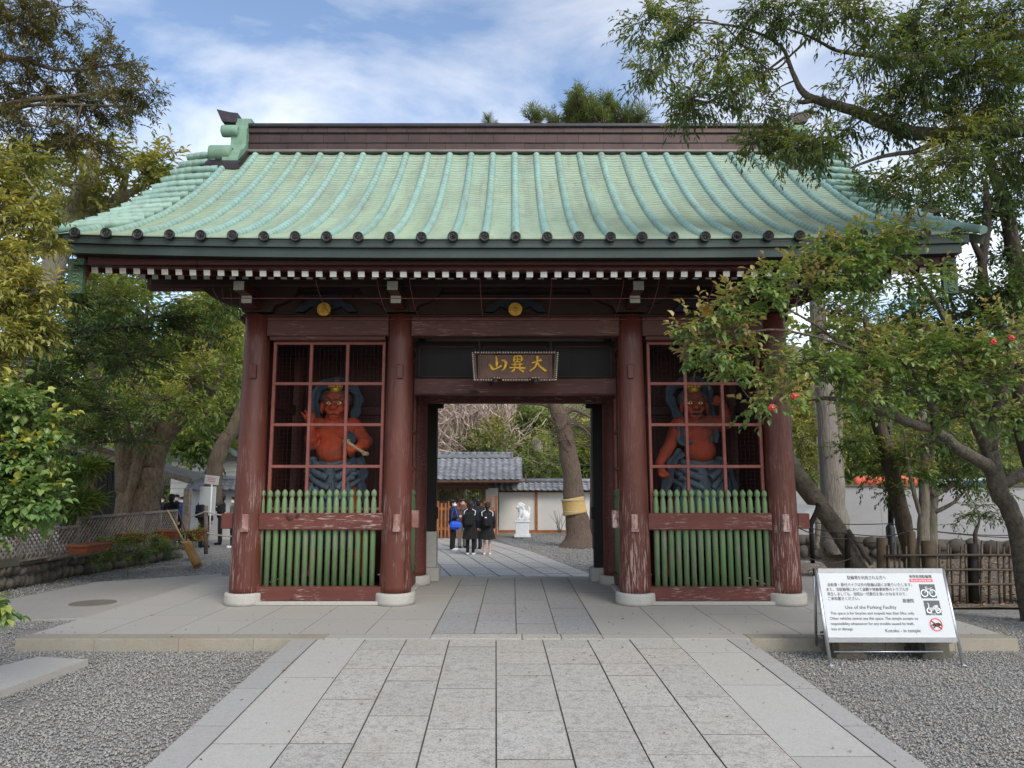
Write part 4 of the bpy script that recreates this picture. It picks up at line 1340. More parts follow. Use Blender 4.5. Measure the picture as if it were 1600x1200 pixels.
def sticks(A, B, r0, r1):
    """3-sided twigs between point arrays"""
    n = len(A)
    d = unit(B - A)
    u = unit(np.cross(d, np.where(np.abs(d[:, 2:3]) > .9, [[1., 0, 0]], [[0, 0, 1.]])))
    w = np.cross(d, u)
    V = np.zeros((n, 6, 3))
    for k in range(3):
        a = 2 * math.pi * k / 3
        o = u * math.cos(a) + w * math.sin(a)
        V[:, k] = A + o * np.reshape(r0, (-1, 1)); V[:, 3 + k] = B + o * np.reshape(r1, (-1, 1))
    f = np.array([(0, 1, 4, 3), (1, 2, 5, 4), (2, 0, 3, 5)])
    F = (f[None] + (np.arange(n) * 6)[:, None, None]).reshape(-1, 4)
    return V.reshape(-1, 3), F
def leaf_faces(P, D, N, L, Wd, near=False, fold=.25, curl=.15):
    D = unit(D); S = unit(np.cross(D, N)); N = np.cross(S, D)
    L = L[:, None]; Wd = Wd[:, None]
    n = len(P)
    if near:
        V = np.stack([P, P + D * L * .32 + S * Wd * .5 + N * Wd * fold, P + D * L * .68 + S * Wd * .42 + N * (Wd * fold - L * curl * .4),
                      P + D * L - N * L * curl, P + D * L * .68 - S * Wd * .42 + N * (Wd * fold - L * curl * .4), P + D * L * .32 - S * Wd * .5 + N * Wd * fold,
                      P + D * L * .5 - N * L * curl * .2], 1)
        f = np.array([(0, 1, 6), (1, 2, 6), (2, 3, 6), (3, 4, 6), (4, 5, 6), (5, 0, 6)])
        k = 7
    else:
        V = np.stack([P, P + D * L * .45 + S * Wd * .5 + N * Wd * fold, P + D * L - N * L * curl, P + D * L * .45 - S * Wd * .5 + N * Wd * fold], 1)
        f = np.array([(0, 1, 2), (0, 2, 3)])
        k = 4
    F = (f[None] + (np.arange(n) * k)[:, None, None]).reshape(-1, 3)
    return V.reshape(-1, 3), F, len(f)

def foliage(blobs, lf):
    """blobs: list of (centre, radii, n_secondary). Returns leaves and twig sticks"""
    Ps, Ds, Ns, Ts, A_, B_, R0, R1 = [], [], [], [], [], [], [], []
    for bi, (c, r, ns) in enumerate(blobs):
        c = np.array(c, float); r = np.array(r, float)
        u = rsphere(ns) * (RNG.uniform(.25, 1.0, (ns, 1)) ** .5)
        hub = c + rsphere(ns) * r * .12
        E = c + u * r
        bend = (rsphere(ns) * .12 + [[0, 0, lf.get('arch', .12)]]) * np.linalg.norm(E - hub, axis=1, keepdims=True)
        mid = (hub + E) / 2 + bend
        br = lf.get('br', .008)
        for a, b_, q0, q1 in ((hub, mid, 1.0, .7), (mid, E, .7, .35)):
            A_.append(a); B_.append(b_); R0.append(np.full(ns, br * q0)); R1.append(np.full(ns, br * q1))
        nt_ = lf['twigs']
        t = RNG.uniform(.2, 1.0, (ns, nt_))
        S0 = (1 - t)[..., None] ** 2 * hub[:, None] + 2 * (t * (1 - t))[..., None] * mid[:, None] + (t * t)[..., None] * E[:, None]
        bd = unit(E - hub)[:, None] * lf.get('along', .6)
        td = unit(bd + rsphere(ns * nt_).reshape(ns, nt_, 3) * lf.get('rand', .75) + np.array([0, 0, lf.get('up', .1)]))
        ln = lf['tl'] * RNG.uniform(.55, 1.25, (ns, nt_, 1))
        S1 = S0 + td * ln + np.array([0, 0, -lf.get('droop', .0)]) * ln
        a, b_ = S0.reshape(-1, 3), S1.reshape(-1, 3)
        A_.append(a); B_.append(b_); R0.append(np.full(len(a), br * .35)); R1.append(np.full(len(a), br * .15))
        nl = lf['leaves']
        m = len(a)
        tw = unit(b_ - a)
        up = np.tile([[0, 0, 1.]], (m, 1))
        s0 = unit(np.cross(tw, up + rsphere(m) * .25)); w0 = np.cross(s0, tw)
        k = np.arange(nl)
        tt = (.12 + .88 * (k + RNG.uniform(0, .8, (m, nl))) / nl)
        mode = lf.get('mode', 'alt')
        if mode == 'radial':
            ang = RNG.uniform(0, 6.283, (m, 1)) + k[None] * 2.4
        else:
            ang = (k[None] % 2) * math.pi + RNG.normal(0, lf.get('roll', .5), (m, nl))
        side = s0[:, None] * np.cos(ang)[..., None] + w0[:, None] * np.sin(ang)[..., None]
        sp = np.radians(lf.get('spread', 50) + RNG.normal(0, 12, (m, nl)))
        sp = np.where(k[None] == nl - 1, sp * .15, sp)
        D = tw[:, None] * np.cos(sp)[..., None] + side * np.sin(sp)[..., None]
        D = D + np.array([0, 0, -lf.get('ldroop', .15)]) + rsphere(m * nl).reshape(m, nl, 3) * .15
        P = a[:, None] + (b_ - a)[:, None] * tt[..., None]
        N = (np.cross(np.cross(D, np.array([0, 0, 1.])), D) * lf.get('flat', 1.0) + rsphere(m * nl).reshape(m, nl, 3) * lf.get('nrand', .45))
        tint = lf.get('tint', .45) + RNG.normal(0, .10) + RNG.normal(0, .12, (m, 1)) + RNG.normal(0, .10, (m, nl)) + lf.get('tip', 0) * np.maximum(0, tt - .6)
        # leaves higher in each bough get a lighter, yellower tint
        tint = tint + lf.get('top', .12) * ((P[..., 2] - c[2]) / max(r[2], .01))
        Ps.append(P.reshape(-1, 3)); Ds.append(D.reshape(-1, 3)); Ns.append(N.reshape(-1, 3)); Ts.append(tint.reshape(-1))
    P, D, N, T = np.concatenate(Ps), np.concatenate(Ds), np.concatenate(Ns), np.clip(np.concatenate(Ts), 0, 1)
    L = lf['L'] * RNG.uniform(.65, 1.2, len(P)); Wd = lf['W'] * RNG.uniform(.75, 1.15, len(P)) * (L / lf['L'])
    return P, D, N, L, Wd, T, (np.concatenate(A_), np.concatenate(B_), np.concatenate(R0), np.concatenate(R1))

LEAF_UNIT = {}
def leaf_units(matname, asp):
    key = (matname, round(asp, 2))
    if key not in LEAF_UNIT:
        ms = []
        for i in range(9):
            V, F, k = leaf_faces(np.zeros((1, 3)), np.array([[0, 1., 0]]), np.array([[0, 0, 1.]]), np.ones(1), np.full(1, asp), True, .2 + .02 * i, .1 + .02 * i)
            ms.append(tri_mesh('leaf', V, F, M[matname], np.full(k, .08 + .11 * i), smooth=True))
        LEAF_UNIT[key] = ms
    return LEAF_UNIT[key]
def Bl(px, py, y, rx, rz, ry=None, ns=10):
    """a bough of foliage: photo position and radii, at distance y"""
    c = on_y(px, py, y)
    k = (y * CP + (c.z - EYE) * SP_) / FPX
    return ((c.x, c.y, c.z), (rx * k, (ry if ry else rx * k), rz * k), ns)
def plant(name, label, cat, base, trunk, limbs, blobs, lf, mat, barkm, group=None, single=0, joinbr=True, brr=.03, near=False, cull=True, trunk_name='trunk'):
    root = thing(name, base, label, cat, group)
    segs = []
    if trunk:
        limb_mb(trunk, 12, gnarl=.15).build(trunk_name, barkm, root, origin=base)
        segs += catmull([tuple(p) for p, r in trunk], 5)
    for l in limbs:
        if segs:
            s0 = np.array(l[0][0], float)
            S_ = np.array(segs); dd = np.linalg.norm(S_ - s0, axis=1) + np.where(S_[:, 2] > s0[2] - .05, 1.5, 0)
            q0 = S_[int(np.argmin(dd))]
            if np.linalg.norm(S_ - s0, axis=1).min() > .3:
                l = [(tuple(q0), l[0][1] * 1.15), (tuple(q0 * .45 + s0 * .55 + [0, 0, -.06]), l[0][1] * 1.05)] + list(l)
        limb_mb(l, 8, gnarl=.25).build('branch', barkm, root, origin=l[0][0])
        segs += catmull([tuple(p) for p, r in l], 5)
    if not blobs: return root
    if joinbr and segs:
        jb = MB()
        S = np.array(segs)
        for c, r, ns in blobs:
            c = np.array(c)
            d = np.linalg.norm((S - c) * [1, 1, 1.25] + [0, 0, .0], axis=1)
            s = S[int(np.argmin(d))]
            dist = float(np.linalg.norm(c - s))
            if dist < .05 or dist > 4.5: continue
            m = (s + c) / 2 + RNG.normal(0, .1, 3) * dist + [0, 0, -.06 * dist]
            r0 = brr * min(1.5, .5 + dist * .5)
            q = catmull([tuple(s) + (r0,), tuple(m) + (r0 * .65,), tuple(c) + (r0 * .3,)], 4)
            jb.tube([v[:3] for v in q], [v[3] for v in q], 6)
        if jb.v: tag(jb.build('boughs', barkm, root, origin=base), kind='stuff')
    P, D, N, L, Wd, T, (A, B, R0, R1) = foliage(blobs, lf)
    o = np.array(base, float)
    V, F = sticks(A - o, B - o, R0, R1)
    me = tri_mesh('twigs', V, F, barkm)
    tag(link('twigs', me, root, base), kind='stuff')
    keep = np.ones(len(P), bool)
    if single:
        c = P + unit(D) * L[:, None] * .5
        dep = c[:, 1] * CP + (c[:, 2] - EYE) * SP_
        px = 800 + FPX * c[:, 0] / dep; py = 600 - FPX * ((c[:, 2] - EYE) * CP - c[:, 1] * SP_) / dep
        ok = (px > 4) & (px < 1596) & (py > 4) & (py < 1196)
        # facing the camera and near: those show largest
        v = unit(np.array([0, 0, EYE]) - c)
        Nn = unit(np.cross(unit(np.cross(D, N)), D))
        size = L * Wd / dep ** 2 * (.25 + np.abs((v * Nn).sum(1))) * ok
        # prefer leaves with nothing much in front: the nearest of each small patch of the picture
        cell = (px // 9).astype(int) * 1000 + (py // 9).astype(int)
        order = np.argsort(dep)
        _, first = np.unique(cell[order], return_index=True)
        front = np.zeros(len(P), bool); front[order[first]] = True
        size = size * np.where(front, 1.0, .05)
        pick = np.argsort(-size)[:single]
        um = leaf_units(mat, lf['W'] / lf['L'])
        Du = unit(D); S = unit(np.cross(Du, N)); Nu = np.cross(S, Du)
        for i in pick:
            ob = bpy.data.objects.new('leaf', um[int(min(8, max(0, T[i] * 9)))])
            COL.objects.link(ob)
            ob.parent = root
            R = Matrix((S[i], Du[i], Nu[i])).transposed()
            ob.matrix_local = Matrix.Translation(Vector(P[i] - o)) @ R.to_4x4() @ Matrix.Scale(float(L[i]), 4)
            keep[i] = False
    V, F, k = leaf_faces(P[keep] - o, D[keep], N[keep], L[keep], Wd[keep], near)
    me = tri_mesh('foliage', V, F, M[mat], np.repeat(T[keep], k), smooth=near)
    tag(link('foliage', me, root, base), kind='stuff')
    return root
def pt(px, py, y): return tuple(on_y(px, py, y))
def seg(*a):
    """(px, py, y, radius) points of a limb"""
    return [(pt(px, py, y), r) for px, py, y, r in a]

# ---- left side
LF_YEL = dict(twigs=9, leaves=9, tl=.22, L=.088, W=.03, spread=48, ldroop=.3, droop=.12, arch=.1, br=.007, tint=.5, top=.22, nrand=.4, rand=.8, along=.5)
LF_YEL['tint'] = .58
bl = [Bl(-86, 240, 7.2, 60, 40), Bl(-11, 290, 7.0, 50, 34, ns=13), Bl(36, 262, 7.3, 46, 28, ns=11), Bl(19, 345, 7.0, 50, 34, ns=13), Bl(54, 330, 7.5, 34, 24, ns=8), Bl(-56, 380, 6.8, 60, 44),
      Bl(4, 410, 6.9, 56, 36, ns=13), Bl(54, 455, 6.8, 44, 30, ns=12), Bl(-1, 470, 6.7, 52, 36, ns=13), Bl(69, 510, 6.9, 36, 28, ns=11), Bl(14, 535, 6.7, 52, 34, ns=13), Bl(-46, 570, 6.6, 60, 42), Bl(-14, 595, 6.6, 42, 26, ns=9), Bl(69, 385, 7.6, 24, 14, ns=5)]
plant('broadleaf_tree', 'yellow-green leafy tree leaning in at the left edge of the photo', 'tree', (-7.6, 7.4, 0), [((-7.6, 7.4, -.1), .2), ((-7.2, 7.3, 1.6), .16), ((-6.9, 7.2, 3.2), .12), ((-6.2, 7.2, 4.6), .07)],
      [[((-7.1, 7.3, 2.2), .07), ((-5.9, 7.0, 2.6), .045), (pt(40, 480, 6.9), .02)], [((-6.9, 7.2, 3.3), .07), ((-5.8, 7.1, 3.5), .04), (pt(60, 300, 7.1), .015)]], bl, LF_YEL, 'lf_yellow', M['bark_pale'], single=280, near=False, brr=.022)
LF_SHR = dict(twigs=9, leaves=8, tl=.24, L=.062, W=.044, spread=48, ldroop=.2, droop=.1, arch=.1, br=.006, tint=.42, top=.15, nrand=.4, rand=.75, tip=.5)
bl = [Bl(-48, 640, 5.6, 60, 40), Bl(12, 640, 5.5, 44, 26, ns=10), Bl(52, 668, 5.5, 30, 16, ns=7), Bl(2, 690, 5.4, 46, 30, ns=11), Bl(44, 715, 5.5, 36, 20, ns=9), Bl(-8, 740, 5.4, 44, 30, ns=10), Bl(42, 772, 5.4, 34, 20, ns=9), Bl(0, 795, 5.35, 42, 26, ns=10), Bl(54, 795, 5.4, 26, 14, ns=6), Bl(-58, 760, 5.3, 50, 60), Bl(-26, 830, 5.3, 22, 14, ns=4)]
plant('camellia_shrub', 'shrub with round light green leaves low at the left edge', 'shrub', (-5.0, 5.5, 0), [((-5.0, 5.5, -.05), .05), ((-4.8, 5.5, .7), .04), ((-4.5, 5.5, 1.5), .025), ((-4.2, 5.5, 2.3), .015)],
      [[((-4.7, 5.5, 1.0), .02), ((-4.3, 5.4, 1.4), .014), (pt(40, 780, 5.4), .008)]], bl, LF_SHR, 'lf_shrub', M['bark'], single=300, near=True, brr=.014)
plant('seedling', 'tuft of bright green leaves poking in at the lower left edge', 'plant', (on_y(-8, 950, 5.2).x, 5.2, 0), [((on_y(-8, 950, 5.2).x - .05, 5.2, -.03), .012), ((on_y(-8, 950, 5.2).x - .03, 5.2, .35), .01), (pt(-6, 950, 5.2), .006)], [], [Bl(-6, 940, 5.2, 20, 20, ns=4)], dict(LF_SHR, twigs=4, L=.07, W=.04, tl=.12), 'lf_shrub', M['bark'], near=True)
# top-left conifer-like crown against the sky
LF_CON = dict(twigs=8, leaves=15, tl=.36, L=.085, W=.021, spread=52, ldroop=.1, droop=.12, arch=.06, br=.008, tint=.45, top=.1, nrand=.6, rand=.6, roll=.9, along=.8)
bl = []
for px, py, rx, rz, ns in [(-40, 30, 70, 40, 12), (30, 30, 52, 26, 12), (95, 10, 38, 14, 7), (20, 95, 56, 26, 12), (75, 70, 40, 22, 9), (120, 105, 36, 16, 8), (165, 98, 28, 10, 5), (190, 94, 18, 12, 6), (60, 145, 50, 24, 11), (115, 150, 40, 16, 8), (165, 150, 34, 14, 7), (205, 142, 24, 12, 6), (232, 146, 7, 4, 2), (150, 175, 40, 10, 6), (190, 168, 24, 8, 4), (0, 165, 60, 30, 12), (60, 200, 44, 20, 9), (115, 215, 34, 16, 7), (160, 222, 30, 9, 5), (-50, 120, 70, 60, 10), (105, 40, 12, 8, 2), (40, 235, 46, 16, 7)]:
    bl.append(Bl(px, py, 10 + random.uniform(-.6, .6), rx, rz, .55, ns))
plant('yew_tree', 'sparse brown-green conifer with fine sprays against the sky at upper left', 'tree', (-10.4, 10.5, 0), [((-10.4, 10.5, -.2), .28), ((-10.0, 10.4, 3), .22), ((-9.6, 10.3, 6), .15), ((-9.2, 10.2, 8.5), .07)],
      [seg((-130, 200, 10.2, .09), (0, 165, 10, .05), (110, 150, 10, .03), (230, 140, 10, .008)), seg((-130, 110, 10.2, .09), (10, 90, 10, .05), (100, 110, 10, .025), (210, 95, 10, .008)), seg((-120, 60, 10.2, .07), (20, 30, 10, .03), (110, 10, 10, .008)), seg((-120, 240, 10.2, .07), (20, 170, 10, .03), (150, 165, 10, .02), (225, 168, 10, .006))],
      bl, LF_CON, 'lf_conifer', M['bark'], brr=.02)
# tree behind, pale limbs, yellow-brown foliage
LF_B = dict(twigs=7, leaves=11, tl=.75, L=.19, W=.07, spread=50, ldroop=.15, droop=.1, br=.014, tint=.55, top=.2, rand=.8)
bl = [Bl(px, py, 16 + random.uniform(-1, 1), rx, rz, .9, ns) for px, py, rx, rz, ns in [(150, 245, 46, 18, 8), (215, 262, 36, 12, 8), (260, 265, 26, 10, 5), (110, 290, 50, 26, 9), (170, 315, 40, 16, 7), (245, 300, 26, 10, 4), (80, 350, 50, 40, 9), (130, 345, 40, 20, 6), (60, 260, 50, 34, 9), (40, 430, 60, 40, 10), (110, 425, 36, 30, 7)]]
plant('pale_limbed_tree', 'tree with pale bent limbs and yellow-brown leaves behind the roof corner', 'tree', (-11.5, 16, -.35), [((-11.5, 16, -.5), .3), ((-11.2, 16, 3), .27), (pt(128, 300, 16), .2), (pt(150, 240, 16), .12)],
      [seg((120, 330, 16, .2), (145, 290, 16, .15), (138, 250, 16, .1), (150, 215, 16, .04)), seg((118, 350, 16, .2), (165, 325, 16, .16), (190, 300, 16, .1), (200, 255, 16, .04)), seg((175, 318, 16, .12), (225, 290, 16, .06), (265, 275, 16, .03))], bl, LF_B, 'lf_yellow', M['bark_pale'], brr=.045)
# camphor with the broad mottled trunk
YC = 19.2
KC = 1.13
LF_CAM = dict(twigs=6, leaves=10, tl=.75, L=.16, W=.062, spread=52, ldroop=.12, droop=.12, br=.014, tint=.6, top=.25, rand=.85)
bl = []
for px, py, rx, rz, ns in [(330, 480, 34, 16, 8), (300, 520, 42, 22, 10), (350, 530, 24, 22, 7), (345, 590, 26, 26, 8), (300, 590, 36, 24, 9), (250, 560, 42, 26, 10), (255, 625, 34, 18, 8), (205, 600, 42, 24, 10), (330, 650, 26, 18, 7), (230, 500, 44, 18, 9), (180, 470, 40, 16, 8), (175, 545, 44, 22, 10), (130, 510, 40, 22, 8), (355, 460, 18, 12, 4), (270, 470, 36, 12, 7), (190, 650, 40, 16, 8), (140, 620, 40, 26, 9), (110, 660, 40, 22, 8)]:
    bl.append(Bl(px, py, YC - 1.2 + random.uniform(-1.4, 1.6), rx, rz, 1.0, ns))
cb_ = tuple(on_ground(205, 878))
cb_ = (cb_[0] * YC / cb_[1], YC, .1)
plant('camphor_tree', 'big camphor tree with a broad mottled forking trunk behind the lattice fence', 'tree', cb_,
      [(pt(208, 850, YC), .72), (pt(213, 815, YC), .58), (pt(220, 765, YC), .5), (pt(229, 720, YC), .45), (pt(240, 690, YC), .41)],
      [seg((232, 705, YC, .36), (265, 670, YC, .26), (290, 640, YC, .22), (305, 600, YC, .18), (318, 560, YC, .12), (335, 500, YC, .05)),
       seg((203, 790, YC - .1, .34), (200, 720, YC - .2, .33), (190, 670, YC - .2, .24), (165, 610, YC - .2, .17), (140, 560, YC - .2, .12), (120, 500, YC, .05)),
       seg((240, 690, YC, .3), (238, 650, YC, .2), (222, 600, YC, .16), (225, 540, YC, .1), (230, 480, YC, .04)),
       seg((189, 835, YC - .62, .12), (206, 760, YC - .56, .12), (222, 700, YC - .5, .12), (240, 655, YC - .4, .11), (246, 610, YC, .08)),
       seg((290, 640, YC, .16), (330, 610, YC, .1), (352, 560, YC, .05))], bl, LF_CAM, 'lf_mid', M['bark_camphor'], brr=.06)
# dark conifer boughs in front of the camphor
LF_DK = dict(twigs=7, leaves=12, tl=.6, L=.13, W=.034, spread=50, ldroop=.05, droop=.1, arch=.03, br=.012, tint=.4, top=.2, nrand=.5, rand=.55, along=.85)
bl = [Bl(px, py, 12.5 + random.uniform(-.6, .6), rx, rz, .6, ns) for px, py, rx, rz, ns in [(95, 460, 44, 20, 9), (150, 475, 44, 10, 8), (120, 520, 44, 14, 8), (185, 510, 46, 10, 9), (245, 495, 36, 8, 7), (140, 555, 46, 14, 9), (200, 555, 40, 10, 8), (110, 600, 46, 20, 10), (160, 640, 40, 18, 8), (60, 560, 40, 30, 8), (60, 640, 40, 26, 8), (120, 680, 40, 16, 8), (175, 690, 36, 12, 6)]]
plant('dark_evergreen_tree', 'dark green conifer with flat layered boughs under the roof corner at left', 'tree', (-10.6, 12.6, -.1), [((-10.6, 12.6, -.3), .22), ((-10.3, 12.6, 2), .18), ((-9.9, 12.6, 4.4), .1)],
      [seg((-60, 560, 12.5, .1), (60, 535, 12.5, .06), (150, 520, 12.5, .04), (260, 490, 12.5, .012)), seg((-60, 680, 12.5, .1), (60, 640, 12.5, .05), (160, 640, 12.5, .012)), seg((-60, 470, 12.5, .08), (60, 470, 12.5, .04), (170, 475, 12.5, .012))], bl, LF_DK, 'lf_dark', M['bark_dark'], brr=.03)
# second leaning trunk seen beside the outer column
LF_FAR = dict(twigs=7, leaves=10, tl=1.0, L=.26, W=.12, spread=55, ldroop=.1, droop=.1, br=.02, tint=.5, top=.3, rand=.9)
plant('leaning_tree', 'leaning brown tree trunk rising beside the outer left gate column', 'tree', (-9.4, 24, -.45), [(pt(332, 790, 24), .3), (pt(334, 740, 24), .26), (pt(346, 700, 24), .25), (pt(366, 665, 24), .2), (pt(385, 610, 24), .1)],
      [], [Bl(320, 690, 25, 30, 14, 1.5, 8), Bl(300, 660, 26, 30, 20, 1.5, 8), Bl(350, 640, 25, 26, 18, 1.5, 8), Bl(370, 580, 25, 24, 24, 1.5, 7), Bl(290, 700, 26, 24, 12, 1.5, 6)], LF_FAR, 'lf_mid', M['bark'], brr=.06)

# ---- right side: overhanging evergreen oak
LF_OAK = dict(twigs=9, leaves=9, tl=.30, L=.078, W=.024, spread=44, ldroop=.4, droop=.2, arch=.05, br=.007, tint=.52, top=.3, nrand=.5, rand=.8, roll=.8, tip=.3)
YO = 7.6
bl = []
for px, py, rx, rz, ns in [(1010, 35, 26, 26, 8), (1040, 70, 34, 24, 8), (1015, 105, 24, 14, 5), (1075, 30, 34, 18, 7), (1120, 90, 38, 16, 8), (1085, 150, 44, 18, 9), (1070, 175, 34, 12, 6), (1140, 135, 38, 22, 9), (1175, 95, 34, 24, 8), (1180, 25, 34, 26, 9), (1240, 20, 40, 22, 9), (1300, 22, 44, 22, 10), (1350, 30, 40, 26, 9), (1400, 60, 46, 34, 12), (1445, 110, 46, 36, 13), (1480, 50, 50, 36, 12), (1550, 70, 56, 40, 12), (1540, 130, 54, 36, 13), (1470, 165, 44, 28, 11), (1400, 150, 34, 22, 8), (1400, 190, 40, 16, 8), (1330, 190, 34, 12, 5), (1210, 235, 32, 18, 8), (1180, 222, 28, 14, 6), (1250, 240, 34, 22, 9), (1290, 225, 34, 18, 7), (1240, 185, 36, 10, 4), (1190, 170, 30, 12, 4), (1500, 215, 50, 22, 10), (1570, 195, 48, 30, 10), (1480, 250, 40, 16, 7), (1560, 265, 50, 28, 9), (1620, 60, 50, 80, 10), (1640, 180, 50, 60, 9), (1290, 140, 20, 6, 1), (1330, 130, 24, 10, 2), (1430, 290, 34, 14, 5), (1400, 260, 26, 8, 2), (1420, 30, 40, 24, 9), (1500, 10, 50, 20, 10), (1580, 20, 40, 24, 9), (1520, 95, 44, 22, 10), (1590, 110, 36, 26, 9), (1440, 75, 40, 22, 9), (1370, 85, 30, 16, 6), (1600, 235, 36, 24, 8), (1520, 240, 36, 18, 7), (1560, 165, 40, 18, 8)]:
    bl.append(Bl(px, py, YO + random.uniform(-.7, .7), rx, rz, .42, ns))
bl += [((6.9, 8.4, 8.0), (.9, .9, .7), 9), ((5.9, 8.2, 8.8), (.9, .9, .6), 9), ((7.4, 7.2, 7.2), (.9, .8, .6), 8), ((6.4, 7.8, 9.6), (.7, .7, .6), 8), ((7.6, 8.6, 6.0), (.8, .8, .6), 8)]
plant('evergreen_oak', 'evergreen oak with drooping narrow leaves overhanging the roof at upper right', 'tree', (6.6, 8.2, 0), [((6.6, 8.2, -.2), .3), ((6.5, 8.1, 2.5), .25), ((6.4, 8.0, 4.2), .2), ((6.3, 7.8, 6.5), .13), ((6.5, 7.7, 8.2), .08), ((6.3, 7.8, 9.6), .03)],
      [seg((1680, 195, YO, .11), (1560, 205, YO, .095), (1440, 210, YO, .082), (1380, 192, YO, .07), (1330, 172, YO, .058), (1262, 150, YO, .04), (1240, 118, YO, .026), (1222, 75, YO, .02), (1185, 52, YO, .016), (1130, 38, YO, .012), (1060, 35, YO, .005)),
       seg((1272, 156, YO, .03), (1258, 160, YO, .026), (1246, 159, YO, .022)),
       seg((1480, 212, YO, .05), (1430, 236, YO, .03), (1380, 244, YO, .022), (1330, 262, YO, .01)),
       seg((1400, 196, YO, .03), (1370, 170, YO + .3, .02), (1345, 188, YO + .3, .012), (1310, 215, YO + .3, .01), (1250, 240, YO + .2, .006)),
       seg((1700, 40, YO, .08), (1560, 60, YO, .05), (1440, 88, YO, .03), (1320, 82, YO, .02), (1262, 56, YO, .014), (1180, 30, YO, .006)),
       seg((1262, 60, YO, .014), (1240, 82, YO, .012), (1200, 108, YO, .01), (1130, 40, YO + .2, .01), (1080, 30, YO, .005)),
       seg((1225, 90, YO, .016), (1170, 130, YO, .01), (1110, 160, YO, .006)),
       seg((1430, 240, YO, .02), (1445, 270, YO, .016), (1455, 310, YO, .012), (1450, 330, YO, .006))], bl, LF_OAK, 'lf_oak', M['bark_lichen'], single=240, near=False, brr=.013)
# camellia sweeping across the right bay
LF_CMR = dict(twigs=4, leaves=7, tl=.25, L=.07, W=.040, spread=50, ldroop=.15, droop=.04, arch=.06, br=.006, tint=.56, top=.22, nrand=.4, rand=.75, tip=.3)
bl = []
for px, py, y, rx, rz, ns in [(1150, 485, 6.4, 40, 18, 10), (1190, 460, 6.5, 36, 16, 8), (1215, 440, 6.6, 30, 14, 6), (1105, 505, 6.4, 28, 10, 6), (1072, 520, 6.4, 18, 7, 4), (1150, 520, 6.5, 34, 10, 6), (1110, 555, 6.4, 32, 10, 7), (1170, 560, 6.5, 40, 14, 9), (1075, 560, 6.4, 14, 6, 3), (1150, 590, 6.4, 26, 9, 5), (1215, 590, 6.5, 40, 16, 9), (1190, 630, 6.4, 22, 8, 4), (1220, 622, 6.4, 24, 9, 4),
                              (1265, 415, 6.9, 36, 18, 9), (1310, 390, 7.0, 44, 20, 11), (1350, 380, 7.0, 40, 18, 9), (1300, 430, 6.9, 48, 18, 11), (1350, 425, 7.0, 44, 18, 9), (1260, 450, 6.7, 34, 12, 7), (1400, 400, 7.2, 36, 18, 8), (1420, 440, 7.3, 36, 14, 7), (1450, 440, 7.4, 36, 14, 8), (1390, 370, 7.3, 40, 10, 6), (1450, 365, 7.4, 40, 8, 5),
                              (1260, 560, 6.6, 40, 20, 10), (1300, 590, 6.7, 44, 20, 11), (1350, 575, 6.8, 44, 20, 10), (1400, 560, 6.8, 44, 22, 11), (1450, 555, 6.9, 44, 22, 11), (1500, 560, 6.9, 44, 24, 11), (1550, 550, 6.9, 40, 24, 10), (1360, 620, 6.8, 44, 14, 9), (1420, 610, 6.9, 44, 16, 10), (1480, 610, 6.9, 46, 18, 11), (1540, 600, 6.8, 46, 24, 12), (1590, 580, 6.8, 30, 40, 9), (1500, 650, 7.0, 40, 14, 8), (1560, 650, 6.9, 40, 18, 9), (1440, 520, 7.2, 44, 14, 8), (1340, 530, 7.2, 44, 14, 8), (1280, 520, 7.1, 36, 14, 7), (1560, 510, 7.2, 40, 16, 8), (1600, 650, 6.9, 30, 30, 6)]:
    bl.append(Bl(px, py, y, rx, rz, .3, ns))
cmb = tuple(on_z(1612, 915, .1))
cam_root = plant('camellia_tree', 'camellia tree with glossy leaves and a few red flowers sweeping across the right bay', 'tree', (cmb[0], 9.3, .05),
      [((cmb[0] * 9.3 / cmb[1], 9.3, -.1), .14), (pt(1590, 830, 9.2), .11), (pt(1560, 765, 9.1), .10), (pt(1545, 700, 9.0), .095), (pt(1520, 650, 8.8), .07)],
      [seg((1552, 735, 9.05, .085), (1520, 715, 8.8, .075), (1485, 690, 8.5, .065), (1452, 668, 8.2, .055), (1425, 662, 8.0, .055), (1370, 640, 7.7, .04), (1330, 628, 7.4, .032), (1290, 622, 7.2, .022), (1275, 628, 7.1, .014)),
       seg((1462, 675, 8.2, .06), (1460, 640, 8.0, .05), (1440, 600, 7.7, .035), (1400, 560, 7.3, .022), (1330, 545, 7.1, .016), (1270, 505, 6.9, .012), (1215, 475, 6.7, .007)),
       seg((1330, 545, 7.1, .014), (1270, 525, 6.8, .012), (1200, 515, 6.6, .01), (1130, 530, 6.5, .008), (1060, 528, 6.4, .004)),
       seg((1560, 760, 9.1, .08), (1600, 740, 9.1, .07), (1650, 735, 9.1, .06)),
       seg((1520, 650, 8.8, .08), (1500, 560, 8.3, .05), (1460, 470, 7.8, .03), (1400, 400, 7.3, .016), (1330, 380, 7.1, .008)),
       seg((1545, 700, 9.0, .09), (1570, 600, 8.6, .06), (1590, 500, 8.3, .035)),
       seg((1440, 600, 7.7, .02), (1380, 590, 7.2, .014), (1300, 580, 6.9, .01), (1215, 590, 6.6, .007)),
       seg((1290, 622, 7.2, .012), (1250, 628, 6.8, .008), (1195, 632, 6.5, .004))], bl, LF_CMR, 'lf_camellia', M['bark_lichen'], single=300, near=True, brr=.012)
